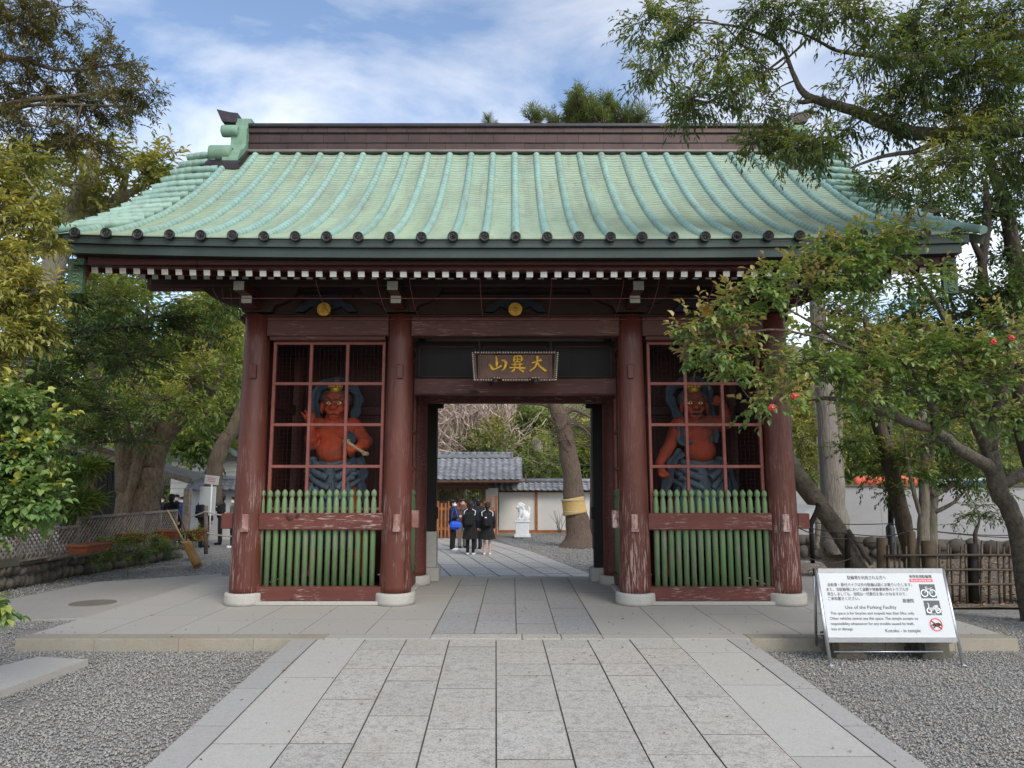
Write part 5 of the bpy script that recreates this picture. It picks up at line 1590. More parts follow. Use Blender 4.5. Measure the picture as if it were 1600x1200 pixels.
for px, py, y in ((1206, 637, 6.0), (1241, 619, 6.05), (1553, 534, 6.5), (1581, 528, 6.5)):
    c = on_y(px, py, y)
    fb = MB()
    for k in range(6):
        a = k * 1.047
        fb.ball((c.x + .016 * math.cos(a), c.y + .004 * (k % 2), c.z + .015 * math.sin(a)), .017, 7, 5, sc=(1, .5, .8), rot=Matrix.Rotation(-a, 3, 'Y'))
    fb.ball((c.x, c.y - .014, c.z), .010, 6, 4, mi=1)
    fb.build('flower', [M['flower'], M['gold']], cam_root)
# dark tree against the white sky at the right edge
bl = [Bl(px, py, 10.5 + random.uniform(-.8, .8), rx, rz, .7, ns) for px, py, rx, rz, ns in [(1380, 300, 40, 16, 7), (1345, 290, 26, 12, 5), (1430, 330, 44, 18, 8), (1480, 300, 44, 22, 8), (1550, 330, 40, 30, 9), (1590, 300, 30, 30, 7), (1580, 400, 36, 30, 8), (1530, 470, 36, 20, 8), (1480, 470, 36, 16, 7), (1570, 480, 36, 26, 9), (1500, 360, 26, 12, 4), (1400, 340, 30, 10, 5), (1360, 330, 26, 8, 3), (1620, 430, 30, 80, 8), (1440, 500, 40, 16, 8), (1520, 520, 40, 14, 7)]]
plant('dark_broadleaf_tree', 'dark tree silhouetted on the white sky at the right edge', 'tree', (8.2, 10.8, 0), [((8.2, 10.8, -.1), .18), (pt(1610, 700, 10.7), .15), (pt(1598, 560, 10.6), .13), (pt(1590, 440, 10.5), .11), (pt(1572, 330, 10.4), .09), (pt(1540, 230, 10.3), .06)],
      [seg((1600, 570, 10.5, .10), (1550, 490, 10.3, .075), (1535, 420, 10.2, .065), (1542, 350, 10.2, .06), (1540, 280, 10.2, .03)), seg((1535, 410, 10.2, .06), (1515, 370, 10.2, .03), (1470, 330, 10.2, .012)), seg((1540, 480, 10.3, .06), (1480, 500, 10.3, .04), (1420, 520, 10.3, .02))], bl,
      dict(twigs=8, leaves=9, tl=.42, L=.10, W=.045, spread=50, ldroop=.2, droop=.1, br=.009, tint=.35, top=.2, rand=.8), 'lf_dark', M['bark_dark'], brr=.025)
# straight grey trunk behind the gate corner
yg = 17
plant('cypress_tree', 'tall straight cypress with a grey stringy trunk right of the gate', 'tree', tuple(on_y(1308, 865, yg)), [(pt(1312, 868, yg), .42), (pt(1306, 840, yg), .33), (pt(1302, 780, yg), .28), (pt(1294, 680, yg), .225), (pt(1284, 560, yg), .19), (pt(1275, 460, yg), .17), (pt(1268, 330, yg), .13), (pt(1262, 230, yg), .06)],
      [seg((1280, 500, yg, .06), (1320, 520, yg, .03), (1350, 540, yg, .01))], [Bl(1300, 300, yg, 30, 20, 1.0, 8), Bl(1330, 330, yg, 34, 16, 1.0, 7), Bl(1240, 280, yg, 30, 20, 1.0, 7), Bl(1270, 250, yg, 24, 20, 1.0, 6), Bl(1330, 480, yg, 30, 16, 1.0, 6)], dict(LF_DK, tl=.7, L=.2, W=.05), 'lf_dark', M['bark_grey'], brr=.04)
# leaning brown trunk with a support post, two-stemmed tree, slender stems
yl = 13.2
LF_SM = dict(twigs=7, leaves=9, tl=.42, L=.10, W=.04, spread=52, ldroop=.15, droop=.1, br=.008, tint=.4, top=.3, rand=.85)
plant('brown_trunk_tree', 'brown tree leaning left behind the bamboo fence, tied to a post', 'tree', tuple(on_y(1428, 905, yl)), [(pt(1430, 910, yl), .16), (pt(1420, 850, yl), .145), (pt(1405, 790, yl), .135), (pt(1392, 735, yl), .125), (pt(1378, 680, yl), .12), (pt(1366, 630, yl), .11), (pt(1360, 560, yl), .08), (pt(1352, 500, yl), .05)],
      [seg((1390, 700, yl, .05), (1420, 680, yl, .03), (1470, 660, yl, .012))], [Bl(px, py, yl + random.uniform(-.6, .6), rx, rz, .7, ns) for px, py, rx, rz, ns in [(1340, 690, 34, 14, 7), (1370, 740, 30, 12, 6), (1400, 720, 30, 14, 6), (1420, 700, 34, 14, 7), (1350, 650, 30, 12, 6), (1385, 768, 20, 7, 4), (1330, 520, 36, 20, 8), (1380, 500, 36, 18, 8), (1300, 470, 30, 16, 6), (1370, 460, 40, 14, 7)]], LF_SM, 'lf_mid', M['bark'], brr=.02)
y2 = 12.0
plant('twin_stem_tree', 'slim two-stemmed tree standing in the bamboo fence right of the sign', 'tree', tuple(on_y(1452, 905, y2)), [(pt(1443, 915, y2), .1), (pt(1443, 850, y2), .09), (pt(1444, 790, y2), .085), (pt(1446, 720, y2), .075), (pt(1442, 640, y2), .05)],
      [seg((1456, 900, y2 + .15, .095), (1455, 830, y2 + .15, .09), (1456, 770, y2 + .15, .09), (1453, 700, y2 + .1, .07), (1462, 640, y2, .05), (1470, 580, y2, .03)), seg((1440, 810, y2, .04), (1428, 770, y2, .035), (1418, 720, y2, .025), (1412, 670, y2, .012)), seg((1457, 775, y2 + .1, .05), (1490, 757, y2, .03), (1520, 735, y2, .015)), seg((1462, 800, y2 + .1, .035), (1490, 785, y2, .025), (1510, 765, y2, .01))],
      [Bl(px, py, y2 + random.uniform(-.5, .5), rx, rz, .5, ns) for px, py, rx, rz, ns in [(1480, 735, 36, 16, 7), (1520, 720, 36, 16, 7), (1500, 755, 30, 10, 6), (1540, 700, 30, 16, 6), (1450, 690, 36, 16, 7), (1490, 680, 40, 16, 8), (1545, 760, 24, 10, 4), (1425, 740, 24, 12, 5)]], dict(LF_SM, tl=.34), 'lf_camellia', M['bark_pale'], brr=.014)
yb = 11.2
plant('sapling', 'thin dark sapling with sparse leaves in front of the pale wall', 'sapling', tuple(on_y(1528, 900, yb)), [(pt(1530, 905, yb), .035), (pt(1526, 860, yb), .032), (pt(1524, 834, yb), .03), (pt(1530, 815, yb), .015), (pt(1528, 800, yb), .01)],
      [], [Bl(px, py, yb + random.uniform(-.2, .2), rx, rz, .25, ns) for px, py, rx, rz, ns in [(1510, 805, 18, 7, 4), (1545, 800, 20, 8, 5), (1528, 790, 20, 7, 4), (1500, 815, 12, 5, 2), (1560, 812, 12, 6, 3)]], dict(LF_SM, tl=.2, L=.075, W=.026, leaves=6, twigs=4), 'lf_camellia', M['bark_dark'], brr=.008)
plant('slender_tree', 'slender pale trunk standing just behind the grey cypress', 'tree', tuple(on_y(1316, 860, 19)), [(pt(1280, 860, 19), .12), (pt(1281, 780, 19), .1), (pt(1279, 700, 19), .09), (pt(1272, 600, 19), .07)],
      [], [Bl(1262, 690, 19, 26, 16, .8, 6), Bl(1270, 650, 19, 30, 20, .8, 6), Bl(1262, 730, 19, 20, 20, .8, 6)], dict(LF_SM, tl=.6, L=.16, W=.07), 'lf_yellow', M['bark_pale'], brr=.02)
plant('slender_tree', 'slender pale trunk between the cypress and the lamp post', 'tree', tuple(on_y(1312, 850, 21)), [(pt(1314, 850, 21), .14), (pt(1312, 760, 21), .13), (pt(1311, 650, 21), .1), (pt(1316, 560, 21), .06)],
      [], [Bl(1320, 620, 21, 34, 22, 1., 7), Bl(1330, 570, 21, 34, 22, 1., 7), Bl(1340, 680, 21, 30, 20, 1., 7)], dict(LF_SM, tl=.7, L=.18, W=.08), 'lf_far', M['bark_pale'], brr=.02)
# propping log
lg = limb_mb(seg((1215, 690, 13.6, .16), (1245, 742, 13.5, .165), (1280, 790, 13.4, .16), (1310, 830, 13.3, .15), (1332, 870, 13.2, .14), (1352, 905, 13.1, .13)), 12, .1)
lg.tube([pt(1325, 828, 13.05), pt(1362, 882, 12.95)], .04, 7)
tag(lg.build('leaning_log', M['bark_log']), 'thick bare log leaning across the cypress trunk beside the gate', 'log')

# ---- hill and wood behind
def hill_h(x, y):
    d = sstep(38, 66, y) * 13.5 * (1 + .18 * math.sin(x * .06 + 1) + .12 * mnoise.noise(Vector((x * .05, y * .05, 0))))
    return d - .5
hx = np.linspace(-95, 95, 60); hy = np.linspace(36, 110, 24)
V = [(x, y, hill_h(x, y)) for y in hy for x in hx]
F = [(j * 60 + i, j * 60 + i + 1, (j + 1) * 60 + i + 1, (j + 1) * 60 + i) for j in range(23) for i in range(59)]
M['hill'] = simple('leaf_litter_hill', (0.11, 0.115, 0.05), .95, .5, 1.5)
tag(link('hill', tri_mesh('hill', V, F, M['hill'], smooth=True)), kind='structure')
def far_mass(name, n, xr, yr, hmax, L, mat, tint=.5, clump=3.0):
    # crowns as clumps on the slope
    nc = n // 420
    cx_ = RNG.uniform(*xr, nc); cy_ = RNG.uniform(*yr, nc)
    P, T, D = [], [], []
    for x, y in zip(cx_, cy_):
        z = hill_h(x, y) + RNG.uniform(.2, 1) * hmax
        r = np.array([RNG.uniform(1.4, 3.0), RNG.uniform(1.4, 2.5), RNG.uniform(1.0, 2.2)])
        u = rsphere(420); u[:, 2] = np.abs(u[:, 2]) * 1.1 - .35
        q = u * r * RNG.uniform(.55, 1.05, (420, 1))
        lump = np.array([mnoise.noise(Vector(a * 1.3)) for a in q])
        q = q * (1 + .35 * lump[:, None])
        P.append(q + [x, y, z]); D.append(unit(u + rsphere(420) * .8))
        T.append(np.clip(tint + RNG.normal(0, .2) + .25 * u[:, 2] + RNG.normal(0, .1, 420), 0, 1))
    P, D, T = np.concatenate(P), np.concatenate(D), np.concatenate(T)
    Lh = L * RNG.uniform(.6, 1.3, len(P))
    V, F, k = leaf_faces(P, D, rsphere(len(P)), Lh, Lh * .6, False)
    return tag(link(name, tri_mesh(name, V, F, M[mat], np.repeat(T, k))), kind='stuff')
far_mass('far_wood', 75000, (-62, 62), (42, 66), 2.6, .55, 'lf_far')
far_mass('undergrowth', 26000, (-40, 45), (36, 44), 1.6, .4, 'lf_far', .45)

LF_BG = dict(twigs=7, leaves=9, tl=1.3, L=.34, W=.17, spread=60, ldroop=.1, droop=.1, br=.03, tint=.5, top=.35, rand=1.0)
def bg_tree(label, px, y, top, w, mat, lfx=None, cat='tree', name='background_tree', bare=False, group=None, bot=745):
    base = on_y(px, 780, y); base = (base.x, y, max(-.45, hill_h(base.x, y)))
    n = max(5, int((bot - top) / 22))
    bl = []
    for i in range(n):
        for _ in range(2):
            t = (i + random.random()) / n
            py = bot + (top + 12 - bot) * t
            ww = w * math.sqrt(max(.12, 1 - (2 * t - .8) ** 2 * .6)) * .5
            bl.append(Bl(px + random.uniform(-ww, ww) * .7, py, y + random.uniform(-1.3, 1.3), ww * .62 + 8, 16, 1.3, 6))
    lf = dict(LF_BG, **(lfx or {}))
    return plant(name, label, cat, base, [(base, .3), (pt(px + 3, 700, y), .24), (pt(px - 4, (700 + top) / 2, y), .16), (pt(px, top + 20, y), .05)], [], bl, lf, mat, M['bark_pale'] if not bare else M['lf_bare'], brr=.07)
bg_tree('round clipped green tree above the tiled gatehouse roof', 765, 38, 660, 66, 'lf_mid', dict(L=.22, W=.1, tint=.55), bot=715)
bg_tree('dense bright green shrub mass behind the plaster wall, left of the pine', 838, 37, 690, 96, 'lf_mid', dict(L=.22, W=.10), bot=748)
bg_tree('dark green tree rising behind the pine trunk through the gateway', 838, 44, 640, 90, 'lf_dark', dict(tint=.6), bot=720)
bg_tree('broad green tree behind the right side of the gateway', 930, 40, 650, 90, 'lf_mid', bot=750)
bg_tree('yellow-green background tree framed in the upper gateway', 770, 50, 610, 120, 'lf_far', dict(tint=.6), bot=690)
bg_tree('green background tree above the left garden wall', 320, 36, 500, 110, 'lf_mid', bot=735)
bg_tree('pale green background tree just left of the outer column', 362, 42, 470, 90, 'lf_far', dict(tint=.6), bot=735)
bg_tree('tall loose olive tree filling the gap under the left eave', 190, 30, 400, 150, 'lf_mid', dict(tint=.65, twigs=5), bot=640)
bg_tree('pale leafy tree beside the outer left column top', 330, 31, 440, 110, 'lf_yellow', dict(tint=.45, twigs=5), bot=700)
bg_tree('background tree behind the shed roof at the far left', 60, 34, 560, 150, 'lf_dark', bot=720)
bg_tree('yellowish background tree right of the outer right column', 1275, 34, 610, 70, 'lf_yellow', bot=750)
bg_tree('green background tree behind the lamp post', 1360, 36, 540, 120, 'lf_far', bot=755)
bg_tree('tall green background tree behind the twin stems', 1450, 38, 510, 130, 'lf_far', dict(tint=.6), bot=755)
bg_tree('olive background tree at the right end of the pale wall', 1550, 36, 560, 130, 'lf_far', dict(tint=.4), bot=755)
bg_tree('dull green background tree between the cypress and the brown trunk', 1330, 46, 500, 90, 'lf_mid', dict(tint=.4), bot=740)
# bare pinkish shrub thicket upper left of the gateway view
bb_ = (on_y(720, 720, 39).x, 39, hill_h(-2.6, 39))
bt = thing('bare_thicket', bb_, 'bare pinkish-brown thicket of arching twigs above the gatehouse roof', 'bare shrub')
A, B = [], []
for k in range(420):
    c = on_y(random.uniform(660, 800), random.uniform(640, 730), 39 + random.uniform(-1.5, 1.5))
    p = np.array(c); d = unit(np.array([random.uniform(-1.2, .5), random.uniform(-.4, .4), random.uniform(.2, 1.3)]))
    for j in range(4):
        q = p + d * random.uniform(.35, .7)
        A.append(p); B.append(q)
        if random.random() < .8:
            A.append(q); B.append(q + unit(d + RNG.normal(0, .6, 3)) * .5)
        p = q; d = unit(d + RNG.normal(0, .22, 3) + [0, 0, -.18])
A, B = np.array(A), np.array(B)
V, F = sticks(A - np.array(bb_), B - np.array(bb_), np.full(len(A), .028), np.full(len(A), .014))
tag(link('twigs', tri_mesh('twigs', V, F, M['lf_bare'], RNG.uniform(0, 1, len(F))), bt, bb_), kind='stuff')
limb_mb([((bb_[0], 39, bb_[2]), .15), ((bb_[0] + .3, 39, bb_[2] + 1.5), .1), ((bb_[0] + .2, 39, bb_[2] + 3), .05)], 7).build('trunk', M['bark_pale'], bt, origin=bb_)
# pine behind the roof
LF_PN = dict(twigs=8, leaves=22, tl=.5, L=.26, W=.022, spread=48, mode='radial', ldroop=-.15, droop=-.3, br=.03, tint=.5, top=.3, rand=.7, up=.7)
plant('pine_tree', 'pine tree whose top shows above the ridge right of centre', 'tree', (3.4, 30, -.45), [((3.4, 30, -.6), .35), ((3.5, 30, 6), .28), ((3.2, 30, 12), .18), (pt(930, 185, 30), .08)], [seg((925, 230, 30, .12), (860, 200, 30, .06), (830, 185, 30, .03)), seg((925, 230, 30, .12), (980, 205, 30, .05), (1010, 200, 30, .02))],
      [Bl(px, py, 30 + random.uniform(-.8, .8), rx, rz, 1.2, ns) for px, py, rx, rz, ns in [(898, 186, 26, 16, 15), (930, 190, 30, 15, 16), (965, 194, 30, 13, 14), (990, 198, 18, 9, 8), (830, 194, 10, 7, 5), (903, 170, 10, 8, 5), (862, 199, 12, 7, 4), (945, 176, 14, 7, 6), (915, 178, 14, 8, 6)]], LF_PN, 'lf_pine', M['bark_pine'], brr=.05)
plant('pine_tree', 'small pine tip peeking over the middle of the ridge', 'tree', (-1.9, 52, 8), [(pt(770, 600, 52), .35), (pt(768, 350, 52), .25), (pt(765, 195, 52), .08)], [], [Bl(766, 196, 52, 13, 7, 1, 6)], LF_PN, 'lf_pine', M['bark_pine'], brr=.03)
# courtyard pine with a straw belt
yp = 25.7
pb_ = tuple(on_y(905, 852, yp))
tr = limb_mb(seg((906, 856, yp, .80), (905, 838, yp, .48), (902, 815, yp, .40), (897, 785, yp, .35), (893, 740, yp, .32), (886, 700, yp, .30), (879, 665, yp, .29), (870, 640, yp, .25), (858, 610, yp, .2), (850, 560, yp, .15)), 16, .14)
pine = thing('pine_tree', pb_, 'pine in the courtyard with a straw mat belted round its plated trunk', 'tree')
tr.build('trunk', M['bark_pine'], pine, origin=pb_)
for l in (seg((876, 655, yp, .12), (895, 640, yp, .08), (930, 655, yp, .04), (960, 660, yp, .02)), seg((880, 672, yp, .10), (905, 665, yp, .06), (930, 690, yp, .03)), seg((872, 645, yp, .12), (850, 632, yp, .07), (815, 632, yp, .03))):
    limb_mb(l, 7).build('branch', M['bark_pine'], pine, origin=l[0][0])
a, b_ = on_y(899, 803, yp), on_y(894.5, 778, yp)
sb_ = MB()
pts = [a + (b_ - a) * t for t in (0, .02, .12, .16, .5, .84, .88, .98, 1)]
sb_.tube(pts, [.40, .425, .42, .41, .40, .39, .40, .395, .375], 22)
belt = sb_.build('straw_belt', M['straw'], pine)
for t in (.14, .86):
    c = a + (b_ - a) * t
    MB().lathe([(.41, -.015), (.425, 0), (.41, .015)], c, 20).build('tie', M['rope'], belt)
P, D, N, L, Wd, T, (A, B, R0, R1) = foliage([Bl(px, py, yp, rx, rz, 1.2, 8) for px, py, rx, rz in [(860, 560, 60, 20), (930, 600, 40, 14), (800, 590, 40, 14)]], LF_PN)
o = np.array(pb_)
V, F, k = leaf_faces(P - o, D, N, L, Wd)
tag(link('foliage', tri_mesh('foliage', V, F, M['lf_pine'], np.repeat(T, k)), pine, pb_), kind='stuff')
tw = []
for k in range(160):
    p = np.array(on_y(random.uniform(865, 935), random.uniform(625, 700), yp + random.uniform(-.6, .6)))
    tw.append((p, p + unit(np.array([random.uniform(-1, 1), 0, random.uniform(-.5, .8)])) * random.uniform(.2, .6)))
V, F = sticks(np.array([t[0] for t in tw]) - o, np.array([t[1] for t in tw]) - o, np.full(len(tw), .02), np.full(len(tw), .006))
tag(link('twigs', tri_mesh('twigs', V, F, M['bark_pine']), pine, pb_), kind='stuff')
# ------------------------------------------------------------------ text
def text_mb(body, u0, u1, h, bold=0.0, align='CENTER'):
    """lettering outline scaled to span u0..u1 at cap height about h; returns 2D verts/faces"""
    cu = bpy.data.curves.new('lettering', 'FONT')
    cu.body = body; cu.size = 1.0; cu.offset = bold; cu.resolution_u = 3
    o = bpy.data.objects.new('t', cu); COL.objects.link(o)
    bpy.context.view_layer.update()
    me = bpy.data.meshes.new_from_object(o.evaluated_get(bpy.context.evaluated_depsgraph_get()))
    vs = [v.co.copy() for v in me.vertices]; fs = [tuple(p.vertices) for p in me.polygons]
    bpy.data.objects.remove(o); bpy.data.curves.remove(cu); bpy.data.meshes.remove(me)
    x0, x1 = min(v.x for v in vs), max(v.x for v in vs)
    k = (u1 - u0) / (x1 - x0)
    ky = h
    return [(u0 + (v.x - x0) * k, v.y * ky) for v in vs], fs

# ------------------------------------------------------------------ name plaque in the gateway
pc = on_y(805, 572, YF - .28)
plq = thing('name_plaque', (pc.x, pc.y, pc.z - .2), 'carved dark wooden plaque with three gold characters hung in the middle bay', 'plaque')
ORG[plq] = Vector((0, 0, 0)); plq.rotation_euler = (math.radians(-9), 0, 0)
pw, ph = 1.09, .40
MB().box((0, .02, ph / 2), (pw - .1, .04, ph - .06), bevel=.006).build('board', M['wood_brown'], plq)
fb = MB()
fb.box((0, .005, ph - .012), (pw + .03, .05, .028), bevel=.006)
for k in range(9):
    t = (k + .5) / 9
    fb.box((-pw / 2 + pw * t, .005, .012 + (.03 if k in (2, 6) else 0)), (pw / 9 - .004, .05, .028), bevel=.006)
for sx in (-1, 1):
    fb.bar((sx * (pw / 2 + .012), .005, ph), (sx * (pw / 2 - .02), .005, .0), .05, .03, up=(0, 1, 0))
    fb.box((sx * (pw / 2 - .085), -.004, ph / 2), (.022, .02, ph - .05), bevel=.004)
fr = fb.build('frame', M['wood_brown'], plq)
stud = MB().box((0, 0, 0), (.016, .012, .014), bevel=.003)
sm = MB()
for k in range(30):
    x = -pw / 2 + pw * (k + .5) / 30 + random.uniform(-.006, .006)
    sm.box((x, -.023, ph - .006), (.014, .012, .016), bevel=.003)
    sm.box((x, -.023, .008 + (.03 if 6 < k < 10 or 20 < k < 24 else 0)), (.013, .012, .014), bevel=.003)
for k in range(15):
    z = ph * (k + .5) / 15
    for sx in (-1, 1): sm.box((sx * (pw / 2 + .012 - .032 * (1 - z / ph) + .012), -.023, z), (.014, .012, .014), bevel=.003)
tag(sm.build('border_studs', M['pale_end'], fr), kind='stuff')
def brush(b, pts, ws, ox, oz, s, y=-.006):
    q = catmull([(p[0], 0, p[1], w) for p, w in zip(pts, ws)], 5)
    n0 = len(b.v)
    b.tube([(ox + v[0] * s, 0, oz + v[2] * s) for v in q], [max(.005, v[3] * s * .72) for v in q], 8)
    for i in range(n0, len(b.v)):
        v = b.v[i]; b.v[i] = (v[0], y + v[1] * .45, v[2])
CH = {'mountain': [([(.40, 1.0), (.44, .62), (.43, .30)], [.1, .15, .12]), ([(.0, .50), (.10, .34), (.24, .10)], [.08, .15, .13]), ([(.22, .12), (.5, .26), (.74, .40)], [.1, .11, .1]), ([(.70, .70), (.88, .72), (.97, .56), (.88, .22), (.72, .08)], [.1, .15, .16, .13, .04])],
      'different': [([(.30, .96), (.29, .62)], [.1, .09]), ([(.30, .94), (.55, 1.0), (.78, .93), (.72, .64)], [.09, .1, .14, .1]), ([(.32, .79), (.72, .80)], [.07, .07]), ([(.50, .96), (.50, .62)], [.07, .07]), ([(.30, .63), (.72, .64)], [.08, .08]),
                    ([(.16, .45), (.84, .50)], [.09, .11]), ([(.36, .60), (.34, .26)], [.09, .1]), ([(.64, .60), (.64, .28)], [.09, .1]), ([(.0, .26), (.4, .27), (1.0, .24)], [.08, .12, .13]), ([(.36, .20), (.26, .08), (.12, .0)], [.08, .12, .06]), ([(.60, .22), (.74, .10), (.88, .0)], [.08, .13, .12])],
      'great': [([(.10, .56), (.4, .64), (.72, .76)], [.1, .11, .16]), ([(.46, 1.0), (.45, .68), (.32, .32), (.0, .03)], [.14, .14, .12, .07]), ([(.46, .62), (.62, .34), (1.0, .03)], [.08, .13, .17])]}
for nm, ox in (('mountain', -.335), ('different', -.075), ('great', .20)):
    b = MB()
    for pts, ws in CH[nm]: brush(b, pts, ws, ox - .01, .125, .225)
    b.build('gold_character', M['gold'], plq)
for x in (-.26, .27): MB().ball((x, -.01, .0), .032, 10, 6, sc=(1, .6, 1)).build('hanger_knob', M['black'], plq)

# ------------------------------------------------------------------ guardian statues
YS = 10.95
def Wp(px, py, dy=0.0):
    p = on_y(px, py, YS + dy); return p
PXM = (YS * CP + 1.0 * SP_) / FPX     # metres per photo pixel near the statue
def ring_cloth(b, rings, n=40, mi=0):
    """rings: (centre, rx, ry, fold amplitude, folds, phase)"""
    vs = []
    for c, rx, ry, am, nf, ph in rings:
        for k in range(n):
            a = 2 * math.pi * k / n
            f = 1 + am * math.sin(nf * a + ph) + am * .5 * math.sin((nf * 2 + 1) * a + ph * 2)
            vs.append(Vector(c) + Vector((rx * math.cos(a) * f, ry * math.sin(a) * f, 0)))
    fs = [(i * n + k, (i + 1) * n + k, (i + 1) * n + (k + 1) % n, i * n + (k + 1) % n) for i in range(len(rings) - 1) for k in range(n)]
    b.add(vs, fs, mi, True)
def hand(b, wrist, dirv, palm_n, s, curl=0.0, spread=.2, side=1):
    """palm plus four unequal fingers and a thumb; curl 0 open .. 1 fist"""
    d = Vector(dirv).normalized(); n = Vector(palm_n).normalized()
    l = d.cross(n).normalized()
    n = l.cross(d)
    w = Vector(wrist)
    pc_ = w + d * s * .5
    b.capsule(w, w + d * s * .85, s * .30, s * .40)
    for k, ln in enumerate((.78, .92, .85, .65)):
        off = (k - 1.5) * .24
        r = w + d * s * .9 + l * off * s
        fd = (d + l * off * spread * 2).normalized()
        p = r; ang = 0
        for j, f in enumerate((.45, .32, .25)):
            ang += curl * (1.5, 1.6, 1.0)[j] + .12
            q = p + (fd * math.cos(ang) + n * math.sin(ang)) * s * ln * f * 1.15
            b.capsule(p, q, s * .125, s * (.115 - .01 * j), 8); p = q
    t0 = w + d * s * .30 + l * (-.36 * s) * side
    t1 = t0 + (d * .45 - l * .6 * side + n * (.25 + .6 * curl)) * s * .5
    t2 = t1 + (d * .7 + l * (.0 + .7 * curl) * side + n * .35) * s * .4
    b.capsule(t0, t1, s * .15, s * .14, 8); b.capsule(t1, t2, s * .14, s * .115, 8)

def nio(label, P, mirror, mat, smile):
    base = Wp(P['head'][0], 900)
    base = (base.x, YS, .28)
    root = thing('guardian_statue', base, label, 'statue', 'guardian statues behind the lattice windows')
    m = PXM
    f = 1 if not mirror else -1            # side the face is turned to
    b = MB()
    hd = Wp(*P['head'])
    tilt = Vector((f * .02, -.0, 0))
    # head
    b.ball(hd + Vector((0, .02, .05)), 1, 16, 10, sc=(.165, .19, .19))
    b.capsule(hd + Vector((f * .015, -.06, -.06)), hd + Vector((f * .02, -.07, -.14)), .125, .10, 12)
    b.ball(hd + Vector((f * .02, -.10, -.17)), .085, 10, 6)
    fx = f * .03
    b.capsule(hd + Vector((fx, -.19, .03)), hd + Vector((fx, -.245, -.045)), .026, .045, 8)
    for s in (-1, 1):
        b.ball(hd + Vector((fx + s * .035, -.222, -.05)), .03, 8, 5)
        b.capsule(hd + Vector((fx + s * .03, -.188, .045)), hd + Vector((fx + s * .125, -.15, .095)), .03, .026, 8)
        b.ball(hd + Vector((fx + s * .085, -.145, -.06)), .062, 10, 6)
        b.ball(hd + Vector((s * .19, .0, -.03)), 1, 8, 6, sc=(.03, .05, .095))
    b.capsule(hd + Vector((fx - .06, -.175, -.118)), hd + Vector((fx + .06, -.175, -.118)), .03, .03, 8)
    b.capsule(hd + Vector((fx - .05, -.168, -.165)), hd + Vector((fx + .05, -.168, -.165)), .03, .03, 8)
    # neck, chest, belly
    ch = Wp(*P['chest']); be = Wp(*P['belly']); sl, sr = Wp(*P['shL']), Wp(*P['shR'])
    b.capsule(hd + Vector((0, .03, -.12)), ch + Vector((0, .02, .16)), .13, .18, 12)
    b.capsule(sl.lerp(ch, .2), sr.lerp(ch, .2), .15, .15, 12)
    for s in (-1, 1):
        b.ball(ch + Vector((s * .12, -.09, .0)), 1, 12, 8, sc=(.14, .11, .11))
        b.ball(ch.lerp(be, .45) + Vector((s * .08, -.11, .0)), 1, 10, 6, sc=(.085, .06, .05))
        b.ball(ch.lerp(be, .22) + Vector((s * .08, -.13, -.0)), 1, 10, 6, sc=(.08, .05, .045))
        b.capsule(hd + Vector((s * .06, -.03, -.2)), ch + Vector((s * .05, -.1, .13)), .03, .025, 8)
    b.capsule(ch, be, .205, .2, 14)
    b.ball(be + Vector((0, -.07, -.02)), 1, 16, 10, sc=(.235, .2, .2))
    # arms
    for key, sh in (('armL', sl), ('armR', sr)):
        A = P[key]
        el = Wp(*A['el']); wr = Wp(*A['wr'])
        b.ball(sh, .155, 12, 8)
        b.capsule(sh, sh.lerp(el, .5), .14, .125, 12); b.capsule(sh.lerp(el, .5), el, .125, .092, 12)
        b.ball(sh.lerp(el, .48) + Vector((0, -.04, .02)), .115, 10, 6)
        b.capsule(el, el.lerp(wr, .35), .095, .10, 12); b.capsule(el.lerp(wr, .35), wr, .10, .062, 12)
        hdv = Vector((A['hd'][0], A['hd'][2], -A['hd'][1]))
        hand(b, wr, hdv, A['n'], .16, A['curl'], .35, A.get('side', 1))
    # hips and legs under the skirt, feet
    wx = Wp(*P['waist'])
    for s in (-1, 1):
        hp = wx + Vector((s * .14, 0, -.1)); kn = Vector((base[0] + s * .3, YS - .06, 1.0)); an = Vector((base[0] + s * .36, YS, .36))
        b.capsule(hp, kn, .16, .12, 10); b.capsule(kn, an, .11, .07, 10)
        b.capsule(an, an + Vector((s * .05, -.2, -.03)), .07, .06, 10)
    remesh(b, 'body', mat, root, .015, 1, origin=base)
    # eyes, mouth, hair, crown
    e = MB(); pu = MB()
    for s in (-1, 1):
        q = hd + Vector((fx + s * .076, -.172, .022))
        e.ball(q, .032, 10, 6, sc=(1.2, .8, .75)); pu.ball(q + Vector((0, -.024, 0)), .012, 8, 5)
    ey = e.build('eyes', M['eye'], root); pu.build('pupils', M['hair'], ey)
    mo = MB()
    if smile:
        mo.ball(hd + Vector((fx, -.192, -.14)), 1, 10, 6, sc=(.065, .018, .02))
    else:
        mo.tube([hd + Vector((fx + u * .065, -.198 + abs(u) * .016, -.142 - .022 * u * u)) for u in (-1, -.5, 0, .5, 1)], .010, 6)
    mo.build('mouth', M['hair'], root)
    br = MB()
    for s in (-1, 1):
        br.capsule(hd + Vector((fx + s * .03, -.213, .055)), hd + Vector((fx + s * .14, -.165, .115)), .014, .010, 8)
    br.build('eyebrows', M['statue_hair'], root)
    h = MB()
    for k in range(9):
        a = math.radians(-15 + 210 * k / 8)
        h.ball(hd + Vector((.13 * math.cos(a), .07, .10 + .07 * math.sin(a))), .115, 10, 6)
    h.ball(hd + Vector((0, .05, .17)), 1, 12, 8, sc=(.175, .17, .085))
    tk = hd + Vector((f * .01, .03, .32))
    h.capsule(hd + Vector((0, .03, .2)), tk, .07, .085, 10); h.ball(tk + Vector((0, 0, .06)), .075, 10, 6)
